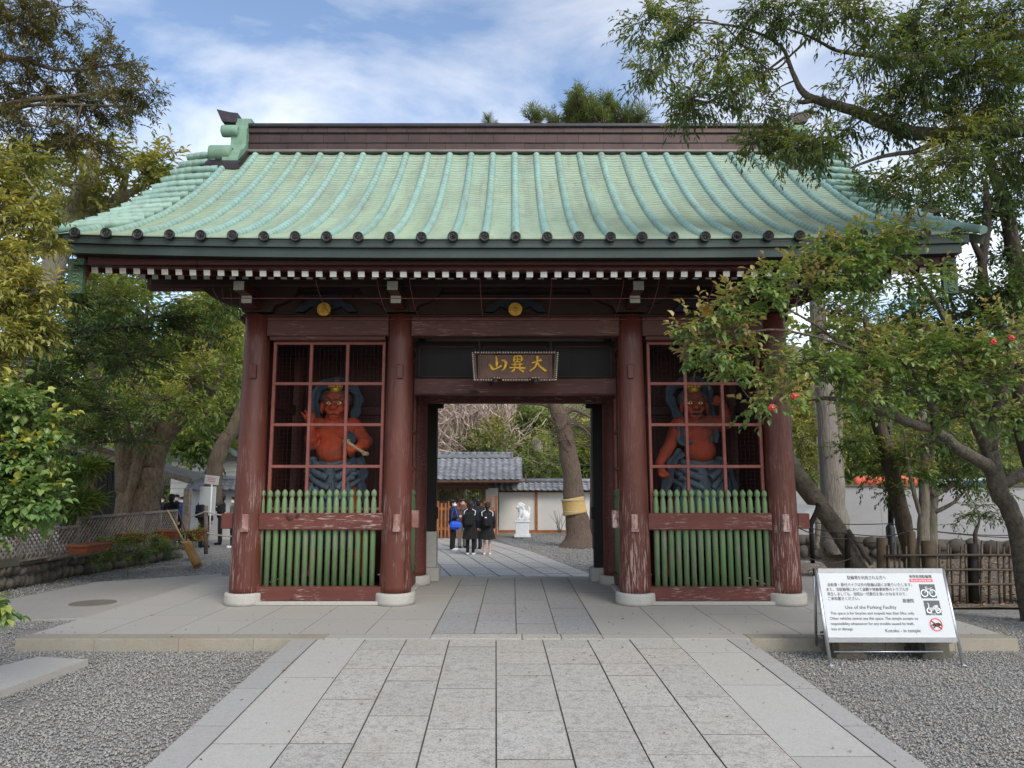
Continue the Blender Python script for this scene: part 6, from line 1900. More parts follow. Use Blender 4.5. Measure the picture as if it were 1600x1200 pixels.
    remesh(h, 'hair', M['statue_hair'], root, .02, 1, origin=base)
    cr = MB()
    cc = hd + Vector((f * .01, -.035, .235))
    cr.lathe([(.085, -.05), (.098, -.045), (.09, 0), (.098, .03), (.085, .035)], cc, 16)
    for k in range(7):
        a = math.pi + math.pi * k / 6
        cr.ball(cc + Vector((.09 * math.cos(a), .09 * math.sin(a), .05)), .026, 8, 5, sc=(1, .7, 1.4))
    cr.build('crown', M['gold'], root)
    # skirt with swagged folds
    sk = MB()
    hw = P['hem']
    rings = []
    for t in np.linspace(0, 1, 9):
        z = wx.z + .02 + (.72 - wx.z) * t
        r = .27 + (hw - .27) * (t ** .7)
        rings.append(((wx.x + P['sway'] * t, YS, z), r, r * .62, .03 + .06 * t, 7, 1.3 + t))
    ring_cloth(sk, rings, 64)
    for j, (dz, sag, rr) in enumerate(((.0, .10, .055), (-.09, .15, .06), (-.19, .2, .05), (-.30, .24, .045))):
        for s in (-1, 1):
            pts = [wx + Vector((s * .30 * (1 + j * .12), -.02, dz + .05)), wx + Vector((s * .22, -.17 - .02 * j, dz - sag * .45)), wx + Vector((s * .06 + .03 * j, -.22 - .02 * j, dz - sag))]
            sk.tube([tuple(v[:3]) for v in catmull([tuple(p) for p in pts], 5)], [rr * k for k in np.linspace(.8, 1, 11)], 8)
    for s, dz in ((P['bunch'], -.02), (P['bunch'] * -.9, -.06)):
        for k in range(5):
            sk.ball(wx + Vector((s * (.30 + .03 * (k % 2)), -.06 - .02 * k, dz - .06 * k + .06)), .07, 10, 6, sc=(1.2, .8, .6))
    for k in range(7):
        u = -1 + 2 * (k + .5) / 7
        x = wx.x + u * .3
        sk.tube([(x, YS - .2, wx.z - .3), (x + u * .06 + P['sway'] * .6, YS - .26, wx.z - .55), (x + u * .12 + P['sway'], YS - .29, .75)], [.028, .04, .05], 8)
    sk.build('skirt', M['statue_cloth'], root, origin=base)
    # scarf arching behind the head and hanging at the sides
    for key in P['scarf']:
        pts = [Wp(*q) for q in key]
        q = catmull([tuple(p) for p in pts], 7)
        sc_ = MB()
        n = len(q)
        vs = []
        for i, p in enumerate(q):
            t = Vector(q[min(i + 1, n - 1)]) - Vector(q[max(i - 1, 0)])
            t.normalize()
            sd_ = t.cross(Vector((0, 1, 0))).normalized()
            w = .065 * (1 + .2 * math.sin(i * .9))
            for u, dyy in ((-1, 0), (-.4, -.022), (.2, .012), (1, -.012), (1, .03), (.2, .05), (-.4, .02), (-1, .03)):
                vs.append(Vector(p) + sd_ * u * w + Vector((0, dyy, 0)))
        fs = [(i * 8 + k, (i + 1) * 8 + k, (i + 1) * 8 + (k + 1) % 8, i * 8 + (k + 1) % 8) for i in range(n - 1) for k in range(8)]
        fs += [tuple(range(8)), tuple((n - 1) * 8 + 7 - k for k in range(8))]
        sc_.add(vs, fs, 0, False)
        sc_.build('scarf', M['statue_scarf'], root, origin=base)
    # rock pedestal
    MB().lathe([(.62, 0), (.66, .03), (.6, .08), (.0, .08)], (base[0], YS, .28), 14).build('pedestal', M['black_wood'], root)
    return root
A = dict(head=(523, 634), chest=(522, 677), belly=(521, 703), shL=(498, 668, .02), shR=(551, 668, .02), waist=(522, 722), hem=.46, sway=.0, bunch=-1,
         armL=dict(el=(487, 694, -.12), wr=(486, 671, -.3), hd=(-.12, -1, -.15), n=(0, -1, 0), curl=.12, side=-1),
         armR=dict(el=(573, 690, -.05), wr=(560, 700, -.3), hd=(-1, .12, -.25), n=(0, -.3, -1), curl=1.0, side=1),
         scarf=[[(499, 668, -.14), (494, 645, .1), (492, 622, .16), (501, 604, .2), (523, 596, .22), (548, 602, .2), (560, 620, .16), (557, 640, .1), (550, 660, -.02), (547, 682, -.16), (549, 700, -.2)],
                [(560, 715, -.1), (568, 735, -.06), (563, 755, -.05), (571, 785, -.05)]])
sA = nio('red guardian statue with clenched mouth and raised open palm behind the left lattice', A, False, M['statue_red'], False)
rod = MB()
r0, r1 = Wp(541, 690, -.34), Wp(571, 709, -.34)
rod.tube([r0, r0.lerp(r1, .3), r0.lerp(r1, .7), r1], [.035, .024, .024, .03], 10)
rod.lathe([(.05, -.03), (.06, 0), (.05, .03)], r0, 10); rod.lathe([(.045, -.03), (.055, 0), (.04, .03)], r1, 10)
tag(rod.build('short_club', M['bamboo_pale']), 'short pale club gripped in the fist of the left guardian statue', 'club')
Bp = dict(head=(1085, 634), chest=(1087, 678), belly=(1092, 702), shL=(1062, 667, .02), shR=(1110, 664, .02), waist=(1092, 722), hem=.5, sway=-.03, bunch=1,
          armL=dict(el=(1046, 697, -.05), wr=(1030, 724, -.12), hd=(.25, 1, -.3), n=(.3, -1, .1), curl=.2, side=1),
          armR=dict(el=(1136, 662, .0), wr=(1130, 634, -.16), hd=(-.7, -.65, -.25), n=(-.3, -.4, -.6), curl=.95, side=-1),
          scarf=[[(1098, 700, -.2), (1068, 690, -.16), (1063, 670, -.14), (1062, 655, -.02), (1050, 630, .1), (1046, 612, .16), (1060, 600, .2), (1085, 594, .22), (1104, 606, .18), (1107, 630, .12), (1112, 650, .0), (1115, 675, -.12), (1116, 692, -.14)],
                 [(1066, 705, -.16), (1052, 720, -.14), (1046, 742, -.1), (1036, 772, -.1)], [(1135, 730, -.05), (1143, 752, -.05), (1148, 775, -.05)]])
sB = nio('duller red guardian statue with open mouth and raised fist behind the right lattice', Bp, True, M['statue_red_dull'], True)

# ------------------------------------------------------------------ people
PEOPLE_N = [0]
def person(label, px, py_foot, zg, h, rz, top='navy', bottom='trousers', leg_mat='black_cloth', hair='short', mask=False, collar=False, arms='down', coat=False, group=None, shoe='white_cloth', lean=0.0):
    p = on_z(px, py_foot, zg)
    root = thing('person', (p.x, p.y, zg), label, 'person', group, rz)
    ORG[root] = Vector((0, 0, 0))
    k = h / 1.62
    def V_(x, y, z): return Vector((x * k, y * k, z * k))
    b = MB()
    # figure faces -Y
    b.ball(V_(0, .0, 1.515), 1, 14, 9, sc=(.078 * k, .094 * k, .105 * k))
    b.capsule(V_(0, -.03, 1.47), V_(0, -.045, 1.43), .062 * k, .045 * k, 10)
    b.capsule(V_(0, -.088, 1.51), V_(0, -.108, 1.475), .012 * k, .018 * k, 8)
    for s in (-1, 1):
        b.ball(V_(s * .08, .0, 1.49), .024 * k, 8, 5, sc=(.5, .8, 1.2))
        b.ball(V_(s * .03, -.075, 1.455), .03 * k, 8, 5)
    b.capsule(V_(0, .012, 1.44), V_(0, .015, 1.34), .046 * k, .052 * k, 10)
    b.capsule(V_(-.11, .01, 1.30), V_(.11, .01, 1.30), .07 * k, .07 * k, 10)
    b.capsule(V_(0, 0, 1.24), V_(0, 0, .92), .115 * k, .12 * k, 12)
    AR = {'down': ((.185, .0, 1.30), (.225, .02, 1.04), (.225, -.05, .82), (0, -.25, -1)),
          'front': ((.185, .0, 1.30), (.215, -.02, 1.06), (.10, -.22, 1.08), (-.7, -.6, .3)),
          'phone': ((.185, .0, 1.30), (.21, -.06, 1.07), (.09, -.26, 1.22), (-.3, -.4, .9)),
          'strap': ((.185, .0, 1.30), (.22, .02, 1.07), (.14, -.14, 1.2), (-.5, -.2, .8))}[arms]
    for s in (-1, 1):
        q = [V_(s * a[0], a[1], a[2]) for a in AR[:3]]
        b.capsule(q[0], q[1], .046 * k, .038 * k, 9); b.capsule(q[1], q[2], .038 * k, .026 * k, 9)
        hand(b, q[2], (s * AR[3][0], AR[3][1], AR[3][2]), (s * -1, -.2, 0), .082 * k, .25, .15, -s)
        hp, kn, an = V_(s * .08, 0, .88), V_(s * .085, -.015, .47), V_(s * .085, .01, .08)
        b.capsule(hp, kn, .078 * k, .052 * k, 9); b.capsule(kn, kn.lerp(an, .4), .05 * k, .055 * k, 9); b.capsule(kn.lerp(an, .4), an, .055 * k, .034 * k, 9)
        b.capsule(an + V_(0, 0, -.03), an + V_(0, -.1, -.045), .035 * k, .03 * k, 8)
    remesh(b, 'body', M['skin'], root, .0125, 1, origin=(0, 0, 0))
    # clothes
    t = MB()
    t.capsule(V_(-.12, .01, 1.29), V_(.12, .01, 1.29), .085 * k, .085 * k, 10)
    t.capsule(V_(0, 0, 1.25), V_(0, 0, .95), .142 * k, .142 * k, 12)
    t.ball(V_(0, .0, 1.1), 1, 12, 8, sc=(.185 * k, .135 * k, .24 * k))
    t.ball(V_(0, .0, .92), 1, 12, 8, sc=(.175 * k, .135 * k, .12 * k))
    if coat: 
        t.capsule(V_(0, 0, .95), V_(0, 0, .55), .16 * k, .19 * k, 12)
    t.capsule(V_(0, .014, 1.33), V_(0, .012, 1.385), .075 * k, .06 * k, 10)
    for s in (-1, 1):
        q = [V_(s * a[0], a[1], a[2]) for a in AR[:3]]
        t.capsule(q[0], q[1], .068 * k, .056 * k, 9); t.capsule(q[1], q[1].lerp(q[2], .93), .056 * k, .045 * k, 9)
    remesh(t, 'jacket' if not coat else 'coat', M[top], root, .02, 1, origin=(0, 0, 0))
    if bottom == 'trousers':
        g = MB()
        for s in (-1, 1):
            g.capsule(V_(s * .075, 0, .92), V_(s * .09, -.01, .48), .10 * k, .078 * k, 10); g.capsule(V_(s * .09, -.01, .48), V_(s * .09, .01, .09), .078 * k, .07 * k, 10)
        g.ball(V_(0, .02, .9), 1, 10, 8, sc=(.17 * k, .13 * k, .12 * k))
        remesh(g, 'trousers', M[leg_mat], root, .02, 1, origin=(0, 0, 0))
    else:
        g = MB()
        n = 56
        vs = []
        for z, r in ((1.02, .145), (.94, .165), (.8, .195), (.62, .225), (.48, .25)):
            for i in range(n):
                a = 2 * math.pi * i / n
                f = 1 + (.05 * (1.02 - z) / .5) * math.cos(14 * a)
                vs.append(V_(math.cos(a) * r * f, math.sin(a) * r * .82 * f, z + .01 * math.sin(3 * a)))
        fs = [(i * n + j, (i + 1) * n + j, (i + 1) * n + (j + 1) % n, i * n + (j + 1) % n) for i in range(4) for j in range(n)]
        g.add(vs, fs, 0, False)
        g.build('skirt', M[leg_mat], root, origin=(0, 0, 0))
    for s in (-1, 1):
        sh = MB().capsule(V_(s * .087, .02, .035), V_(s * .092, -.13, .03), .042 * k, .04 * k, 10)
        sh.build('shoe', M[shoe], root, origin=(0, 0, 0))
    hb = MB()
    hb.ball(V_(0, .022, 1.545), 1, 14, 9, sc=(.098 * k, .104 * k, .092 * k))
    hb.ball(V_(0, .05, 1.49), 1, 12, 8, sc=(.086 * k, .07 * k, .09 * k))
    for j in range(7):
        a = math.pi * (1.0 + j / 6)
        hb.ball(V_(.072 * math.cos(a), .0 + .075 * math.sin(a), 1.585), .032 * k, 8, 5)
    if hair == 'ponytail':
        hb.capsule(V_(0, .1, 1.55), V_(0, .15, 1.48), .035 * k, .04 * k, 8); hb.capsule(V_(0, .15, 1.48), V_(0, .15, 1.3), .04 * k, .02 * k, 8)
    if hair == 'long':
        hb.capsule(V_(-.05, .06, 1.5), V_(-.06, .075, 1.3), .05 * k, .04 * k, 8); hb.capsule(V_(.05, .06, 1.5), V_(.06, .075, 1.3), .05 * k, .04 * k, 8); hb.capsule(V_(0, .07, 1.5), V_(0, .08, 1.28), .06 * k, .045 * k, 8)
    remesh(hb, 'hair', M['hair'], root, .016, 0, origin=(0, 0, 0))
    fe = MB()
    for s in (-1, 1): fe.ball(V_(s * .032, -.082, 1.515), .010 * k, 6, 4)
    fe.build('eyes', M['hair'], root, origin=(0, 0, 0))
    if mask:
        MB().ball(V_(0, -.055, 1.455), 1, 12, 8, sc=(.07 * k, .07 * k, .052 * k)).build('face_mask', M['white_cloth'], root, origin=(0, 0, 0))
    else:
        MB().capsule(V_(-.02, -.098, 1.438), V_(.02, -.098, 1.438), .006 * k, .006 * k, 6).build('mouth', M['sign_red'], root, origin=(0, 0, 0))
    if collar:
        c = MB()
        for s in (-1, 1):
            c.bar(V_(s * .055, .10, 1.385), V_(s * .175, .085, 1.315), .022 * k, .012 * k, up=(0, 1, 0))
            c.bar(V_(s * .175, .085, 1.315), V_(s * .17, .155, 1.20), .018 * k, .012 * k, up=(0, 1, 0))
        c.bar(V_(-.17, .158, 1.205), V_(.17, .158, 1.205), .018 * k, .012 * k, up=(0, 1, 0))
        c.build('sailor_collar', M['white_cloth'], root, origin=(0, 0, 0))
    return root, p, k
def backpack(label, who, mat='black_cloth', patch=False):
    root, p, k = who
    rz = root.rotation_euler.z
    bp = thing('backpack', (p.x, p.y, root.location.z), label, 'backpack', None, rz)
    ORG[bp] = Vector((0, 0, 0))
    b = MB()
    b.box((0, .215 * k, 1.09 * k), (.30 * k, .15 * k, .40 * k), bevel=.05)
    b.box((0, .30 * k, 1.0 * k), (.22 * k, .05 * k, .2 * k), bevel=.02)
    b.build('bag_body', M[mat], bp, origin=(0, 0, 0))
    for s in (-1, 1):
        MB().tube([tuple(Vector(q) * k) for q in ((s * .10, .15, 1.26), (s * .115, .06, 1.375), (s * .12, -.07, 1.33), (s * .125, -.14, 1.2), (s * .14, .0, 1.0), (s * .12, .15, .95))], .02 * k, 6).build('strap', M['black'], bp, origin=(0, 0, 0))
    MB().tube([tuple(Vector(q) * k) for q in ((-.05, .2, 1.29), (0, .2, 1.33), (.05, .2, 1.29))], .012, 6).build('handle', M['black'], bp, origin=(0, 0, 0))
    if patch: MB().box((.06 * k, .297 * k, 1.16 * k), (.06 * k, .01, .035 * k)).build('patch', M['white_cloth'], bp, origin=(0, 0, 0))
ZL = -.425
R = math.radians
g1 = 'students standing in the courtyard beyond the gate'
w1 = person('student in navy uniform and white mask facing right, with a blue bag at the side', 707, 860, ZL, 1.60, R(80), 'navy', 'trousers', 'black_cloth', 'short', True, arms='front', group=g1)
w2 = person('grey-trousered person mostly hidden behind the students in the gateway', 722, 856, ZL, 1.60, R(20), 'wood_brown', 'trousers', 'grey_cloth', 'short', group=g1, shoe='black_cloth')
w3 = person('student with white-edged sailor collar and dark leggings seen from behind', 735, 867, ZL, 1.60, R(170), 'navy', 'skirt', 'black_cloth', 'long', collar=True, group=g1)
w4 = person('short-haired student standing between the two sailor-collared students', 746, 858, ZL, 1.63, R(200), 'navy', 'trousers', 'navy', 'short', group=g1, shoe='black_cloth')
w5 = person('bare-legged student with sailor collar, pleated skirt and tied hair, rightmost of the group', 761, 867, ZL, 1.56, R(185), 'navy', 'skirt', 'black_cloth', 'ponytail', collar=True, group=g1)
backpack('black backpack on the dark-legged sailor-collared student', w3)
backpack('dark blue backpack half hidden between the two sailor-collared students', w4, 'navy')
backpack('black backpack with a white patch on the bare-legged student', w5, 'black_cloth', True)
# dark leggings on the third student
lg3 = MB()
for s in (-1, 1): lg3.capsule((s * .085, -.012, .6), (s * .086, .008, .09), .066, .05, 9)
lg3.build('leggings', M['black_cloth'], w3[0], origin=(0, 0, 0))
bp_ = w1[1]
bag = MB().box((0, 0, 0), (.36, .2, .26), bevel=.08)
bag.tube([(-.13, 0, .1), (-.1, 0, .4), (-.02, .1, .62), (.04, 0, .4), (.13, 0, .1)], .014, 6)
tag(bag.build('shoulder_bag', M['blue_cloth'], None, origin=(0, 0, 0)), 'bright blue shoulder bag hanging beside the masked student', 'bag').location = (bp_.x + .10, bp_.y - .26, ZL + .80)
g2 = 'visitors on the gravel left of the gate'
ZG = -.31
w6 = person('person in a long black coat with a dark backpack standing by the white signs', 317, 856, ZG, 1.70, R(165), 'black_cloth', 'trousers', 'black_cloth', 'short', coat=True, group=g2, shoe='black_cloth')
backpack('dark grey backpack on the person in the long black coat', w6, 'navy')
w7 = person('masked student in black uniform facing left beside the outer gate column', 343, 851, ZG, 1.66, R(-70), 'black_cloth', 'trousers', 'black_cloth', 'short', True, arms='phone', group=g2, shoe='black_cloth')
w8 = person('grey-sleeved person half hidden behind the outer left gate column', 363, 856, ZG, 1.60, R(-60), 'grey_cloth', 'trousers', 'black_cloth', 'short', True, arms='front', group=g2)
w9 = person('hooded dark figure behind the lattice fence, nearest the camphor trunk', 236, 852, ZG, 1.52, R(150), 'black_cloth', 'trousers', 'black_cloth', 'long', group=g2, shoe='black_cloth')
w10 = person('masked student with a white collar behind the fence, second from the camphor trunk', 249, 850, ZG, 1.58, R(10), 'navy', 'trousers', 'black_cloth', 'short', True, collar=True, group=g2)
w11 = person('broad dark-jacketed student seen from behind over the lattice fence', 264, 858, ZG, 1.68, R(170), 'black_cloth', 'trousers', 'black_cloth', 'short', group=g2, shoe='black_cloth')
w12 = person('masked face looking out just right of the broad dark jacket', 272, 846, ZG, 1.62, R(15), 'black_cloth', 'trousers', 'black_cloth', 'short', True, group=g2)
w13 = person('blue-jacketed masked student at the right end of the lattice fence', 281, 848, ZG, 1.56, R(-10), 'jacket_blue', 'trousers', 'black_cloth', 'short', True, group=g2)

# ------------------------------------------------------------------ parking notice on an A-frame
SX0, SW, SY0, SZ1, SY1 = 2.94, 1.225, 7.08, .84, 7.30
sign = thing('notice_board', (SX0, SY0, 0), 'white parking notice on an aluminium A-frame standing on the gravel at right', 'notice board')
def sp(u, v, off=0.0):
    """u across 0..1, v from the foot (0) to the top (1) of the sloping front"""
    n = Vector((0, -SZ1, SY1 - SY0)).normalized()
    return Vector((SX0 + SW * u, SY0 + (SY1 - SY0) * v, SZ1 * v)) + n * off
for u in (0, 1):
    MB().tube([sp(u, -.01), sp(u, 1.0)], .0165, 12).build('leg', M['metal'], sign)
    MB().tube([sp(u, .985) + Vector((0, .03, 0)), (SX0 + SW * u + (.13 if u == 0 else -.02), SY1 + .42, -.01)], .014, 10).build('rear_leg', M['metal'], sign)
    MB().box(sp(u, 0), (.045, .045, .02), bevel=.006).build('foot', M['metal'], sign)
MB().bar(sp(.01, .985), sp(.99, .985), .035, .05).build('top_rail', M['metal'], sign)
MB().bar(sp(.01, .262), sp(.99, .262), .03, .045).build('bottom_rail', M['metal'], sign)
MB().bar(sp(0, 1.01, .0) + Vector((0, .02, 0)), sp(0, .93) + Vector((0, .03, 0)), .03, .05).build('hinge', M['black'], sign)
MB().tube([(SX0 + .1, SY1 + .30, .18), (SX0 + SW - .02, SY1 + .30, .18)], .008, 8).build('stretcher', M['metal'], sign)
MB().tube([sp(.08, .11) + Vector((0, .12, 0)), sp(.92, .11) + Vector((0, .12, 0))], .007, 8).build('stretcher', M['metal'], sign)
V0, V1 = .285, .965
pn = MB()
c = [sp(.012, V0), sp(.988, V0), sp(.988, V1), sp(.012, V1)]
n_ = Vector((0, -SZ1, SY1 - SY0)).normalized() * .012
pn.add([p + n_ for p in c] + [p - n_ for p in c], [(0, 1, 2, 3), (7, 6, 5, 4), (0, 4, 5, 1), (1, 5, 6, 2), (2, 6, 7, 3), (3, 7, 4, 0)])
pn.build('panel', M['panel_white'], sign)
PANW, PANH = SW * .976, (V1 - V0) * math.hypot(SZ1, SY1 - SY0)
def pv(u, v, off=.0145): return sp(.012 + .976 * u, V1 - (V1 - V0) * v, off)
def letter(body, u0, u1, v, h, mat='ink', bold=0.0, off=.0145):
    vs, fs = text_mb(body, u0, u1, h / PANH, bold)
    b = MB()
    b.add([pv(x, v - y, off) for x, y in vs], fs)
    b.build('lettering', M[mat], sign)
letter('駐輪場を利用される方へ', .225, .535, .105, .040, bold=.003)
letter('自転車・原付バイク以外の駐輪は固くお断りいたします。', .06, .735, .215, .036, bold=.002)
letter('また、当駐輪場において盗難や接触事故等のトラブルが', .045, .70, .288, .036, bold=.002)
letter('発生しましても、当院は一切責任を負いかねますので、', .045, .675, .36, .036, bold=.002)
letter('ご承知置きください。', .045, .295, .432, .036, bold=.002)
letter('高徳院', .635, .725, .468, .040, bold=.006)
letter('Use of the Parking Facility', .17, .575, .568, .044, bold=.0)
letter('This space is for bicycles and mopeds less than 50cc only.', .045, .71, .655, .036, bold=.0)
letter('Other vehicles cannot use this space. The temple accepts no', .035, .73, .735, .036, bold=.0)
letter('responsibility whatsoever for any trouble caused by theft,', .035, .69, .815, .036, bold=.0)
letter('loss or damage.', .035, .205, .895, .036, bold=.0)
letter('Kotoku - in temple', .455, .73, .925, .044, bold=.0)
letter('参拝者用駐輪場', .725, .905, .085, .034, bold=.008)
def patch(name, u0, v0, u1, v1, mat, off=.0135, par=None):
    b = MB()
    b.add([pv(u0, v1, off), pv(u1, v1, off), pv(u1, v0, off), pv(u0, v0, off)], [(0, 1, 2, 3)])
    return b.build(name, M[mat], par or sign)
patch('red_bar', .722, .10, .908, .15, 'sign_red')
letter('Bicycle parking area', .735, .895, .138, .026, 'ink_white', bold=.0, off=.0155)
def ring(b, u, v, r, w, off, n=24):
    k = PANH / PANW
    vs = []
    for i in range(n):
        a = 2 * math.pi * i / n
        for rr in (r - w / 2, r + w / 2):
            vs.append(pv(u + rr * math.cos(a) * k, v - rr * math.sin(a), off))
    b.add(vs, [(2 * i, 2 * i + 1, (2 * i + 3) % (2 * n), (2 * i + 2) % (2 * n)) for i in range(n)])
def line(b, pts, w, off):
    k = PANH / PANW
    for (u0, v0), (u1, v1) in zip(pts[:-1], pts[1:]):
        d = Vector(((u1 - u0) / k, v1 - v0)); L = d.length or 1e-6
        nx, ny = -d.y / L * w / 2 * k, d.x / L * w / 2
        b.add([pv(u0 + nx, v0 + ny, off), pv(u1 + nx, v1 + ny, off), pv(u1 - nx, v1 - ny, off), pv(u0 - nx, v0 - ny, off)], [(0, 1, 2, 3), (3, 2, 1, 0)])
pic = patch('pictogram_panel', .79, .185, .915, .405, 'picto')
b = MB()
for du in (-.032, .034): ring(b, .853 + du, .325, .052, .014, .0155)
line(b, [(.821, .325), (.842, .255), (.878, .26), (.887, .325)], .014, .0158); line(b, [(.842, .262), (.856, .325), (.878, .262)], .014, .016)
line(b, [(.856, .325), (.887, .325)], .012, .0162); line(b, [(.836, .232), (.842, .262)], .014, .0164); line(b, [(.832, .234), (.852, .228)], .014, .0166); line(b, [(.872, .242), (.888, .242)], .016, .0168)
b.build('bicycle_symbol', M['ink_white'], pic)
pic = patch('pictogram_panel', .80, .44, .925, .665, 'picto')
b = MB()
for du in (-.034, .036): ring(b, .864 + du, .595, .034, .018, .0155)
line(b, [(.826, .575), (.836, .495), (.826, .48)], .02, .0158); line(b, [(.832, .57), (.868, .575), (.876, .535), (.906, .53)], .045, .016); line(b, [(.876, .575), (.904, .575)], .05, .0162)
b.build('scooter_symbol', M['ink_white'], pic)
letter('50cc以下', .835, .895, .655, .02, 'ink_white', off=.0158)
b = MB(); ring(b, .862, .81, .094, .016, .0155, 32); line(b, [(.824, .745), (.90, .875)], .016, .0172); b.build('prohibition_ring', M['sign_red'], sign)
b = MB()
for du in (-.026, .03): ring(b, .862 + du, .835, .026, .016, .0148)
line(b, [(.836, .835), (.848, .785), (.838, .77)], .014, .0150); line(b, [(.846, .82), (.875, .825), (.898, .80)], .036, .0152); line(b, [(.86, .80), (.888, .795)], .03, .0154)
b.build('motorbike_symbol', M['ink'], sign)
for px0, lab in ((1331, 'hollow concrete block under the left half of the notice board'), (1466, 'hollow concrete block under the right half of the notice board')):
    c = on_z(px0, 1030, 0)
    cbk = MB()
    w, h2 = .145, .19
    ol = [(-w, 0), (w, 0), (w, .04), (w - .03, .05), (w - .03, h2 - .05), (w, h2 - .04), (w, h2), (-w, h2), (-w, h2 - .04), (-w + .03, h2 - .05), (-w + .03, .05), (-w, .04)]
    cbk.prism([(c.x + x, z) for x, z in ol][::-1], c.y, c.y + .36)
    for k in range(3):
        cbk.box((c.x - w + .02, c.y + .07 + .11 * k, h2 / 2), (.03, .03, h2 - .08))
    tag(cbk.build('concrete_block', M['stone']), lab, 'concrete block', 'blocks under the notice board')
# ------------------------------------------------------------------ left side: stone wall, lattice fence, shed
def lerp_line(pts, t):
    L = [0]
    for a, b in zip(pts[:-1], pts[1:]): L.append(L[-1] + (Vector(b) - Vector(a)).length)
    d = t * L[-1]
    for i in range(len(pts) - 1):
        if d <= L[i + 1] or i == len(pts) - 2:
            f = (d - L[i]) / max(1e-6, L[i + 1] - L[i])
            return Vector(pts[i]).lerp(Vector(pts[i + 1]), f), (Vector(pts[i + 1]) - Vector(pts[i])).normalized()
wl = [on_ground(-70, 940), on_ground(0, 924), on_ground(90, 905), on_ground(180, 890), on_ground(235, 880), on_ground(285, 871)]
WH = .50
sw = thing('stone_wall', wl[0], 'low retaining wall of rounded field stones under the lattice fence', 'stone wall')
stones = []
for i in range(10):
    b = MB(); b.ball((0, 0, 0), 1, 9, 6)
    sd = i * 7.3
    b.v = [tuple(Vector(v) * (1 + .28 * mnoise.noise(Vector(v) * 1.5 + Vector((sd, 0, 0))))) for v in b.v]
    stones.append(b.mesh('stone', M['stone']))
total = sum((wl[i + 1] - wl[i]).length for i in range(len(wl) - 1))
d = 0
k = 0
for row, (zc, hh) in enumerate(((.11, .15), (.315, .12))):
    d = random.uniform(0, .2)
    while d < total - .1:
        w = random.uniform(.2, .42)
        p, t = lerp_line(wl, (d + w / 2) / total)
        o = link('stone', stones[k % 10], sw, (p.x - .07, p.y, ground_z(p.x, p.y) + zc + random.uniform(-.03, .03)))
        o.rotation_euler = (random.uniform(-.3, .3), random.uniform(-.2, .2), math.atan2(t.y, t.x) + random.uniform(-.15, .15))
        o.scale = (w * .52, .17, hh * random.uniform(.85, 1.1))
        d += w; k += 1
bk = MB()
for i in range(len(wl) - 1):
    a, b_ = wl[i], wl[i + 1]
    za, zb = ground_z(a.x, a.y), ground_z(b_.x, b_.y)
    bk.add([(a.x - .09, a.y, za - .1), (b_.x - .09, b_.y, zb - .1), (b_.x - .09, b_.y, zb + WH - .1), (a.x - .09, a.y, za + WH - .1), (a.x - 3, a.y, za + WH - .1), (b_.x - 3, b_.y, zb + WH - .1)], [(3, 2, 1, 0)[::-1], (3, 2, 5, 4)[::-1]])
bk.build('backfill', M['joint'], sw)
for i in range(7):
    p, t = lerp_line(wl, (i + .02) / 9); q_, _ = lerp_line(wl, (i + .98) / 9)
    MB().bar(Vector((p.x - .08, p.y, ground_z(p.x, p.y) + WH - .035)), Vector((q_.x - .08, q_.y, ground_z(q_.x, q_.y) + WH - .035)), .30, .14).build('coping_stone', M['moss_stone'], sw)
# lattice fence
FA, FB = Vector((-8.62, 11.4, 0)), Vector((-8.72, 19.4, 0))
fence = thing('lattice_fence', tuple(FA), 'weathered diamond lattice fence along the top of the stone wall', 'fence')
NP = 9
def fz(y): return ground_z(-8.6, y) + WH - .02
for i in range(NP + 1):
    p = FA.lerp(FB, i / NP)
    z0 = fz(p.y); z1 = 1.02 if p.y > 14.6 else .86
    MB().box((p.x, p.y, (z0 + z1) / 2 - .02), (.07, .06, z1 - z0 + .06), bevel=.008).build('post', M['wood_grey'], fence)
    if i == NP: break
    q_ = FA.lerp(FB, (i + 1) / NP)
    L = (q_ - p).length
    top = 1.0 if p.y > 14.6 else .84
    z0 = fz(q_.y) + .04
    H_ = top - z0
    MB().bar(Vector((p.x + .02, p.y, top)), Vector((q_.x + .02, q_.y, top)), .06, .05).build('rail', M['wood_grey'], fence)
    MB().bar(Vector((p.x + .02, p.y, z0)), Vector((q_.x + .02, q_.y, z0)), .05, .04).build('rail', M['wood_grey'], fence)
    st = .125
    dirs = (1, -1) if i != 6 else (1,)
    for sgn in dirs:
        s = -H_
        while s < L:
            # line from (s,0) rising at 45 degrees, clipped to the panel
            a0 = max(0, -s); a1 = min(H_, L - s)
            if a1 - a0 > .06:
                u0, u1 = s + a0, s + a1
                if sgn < 0: u0, u1 = L - u0, L - u1
                P0 = p.lerp(q_, u0 / L) + Vector((.018 * sgn + .012, 0, z0 + a0)); P1 = p.lerp(q_, u1 / L) + Vector((.018 * sgn + .012, 0, z0 + a1))
                MB().bar(P0, P1, .012, .03, up=(1, 0, 0)).build('slat', M['wood_grey'], fence) if False else MB().bar(P0, P1, .03, .012, up=(1, 0, 0)).build('slat', M['wood_grey'], fence)
            s += st * (1.0 + random.uniform(-.06, .06))
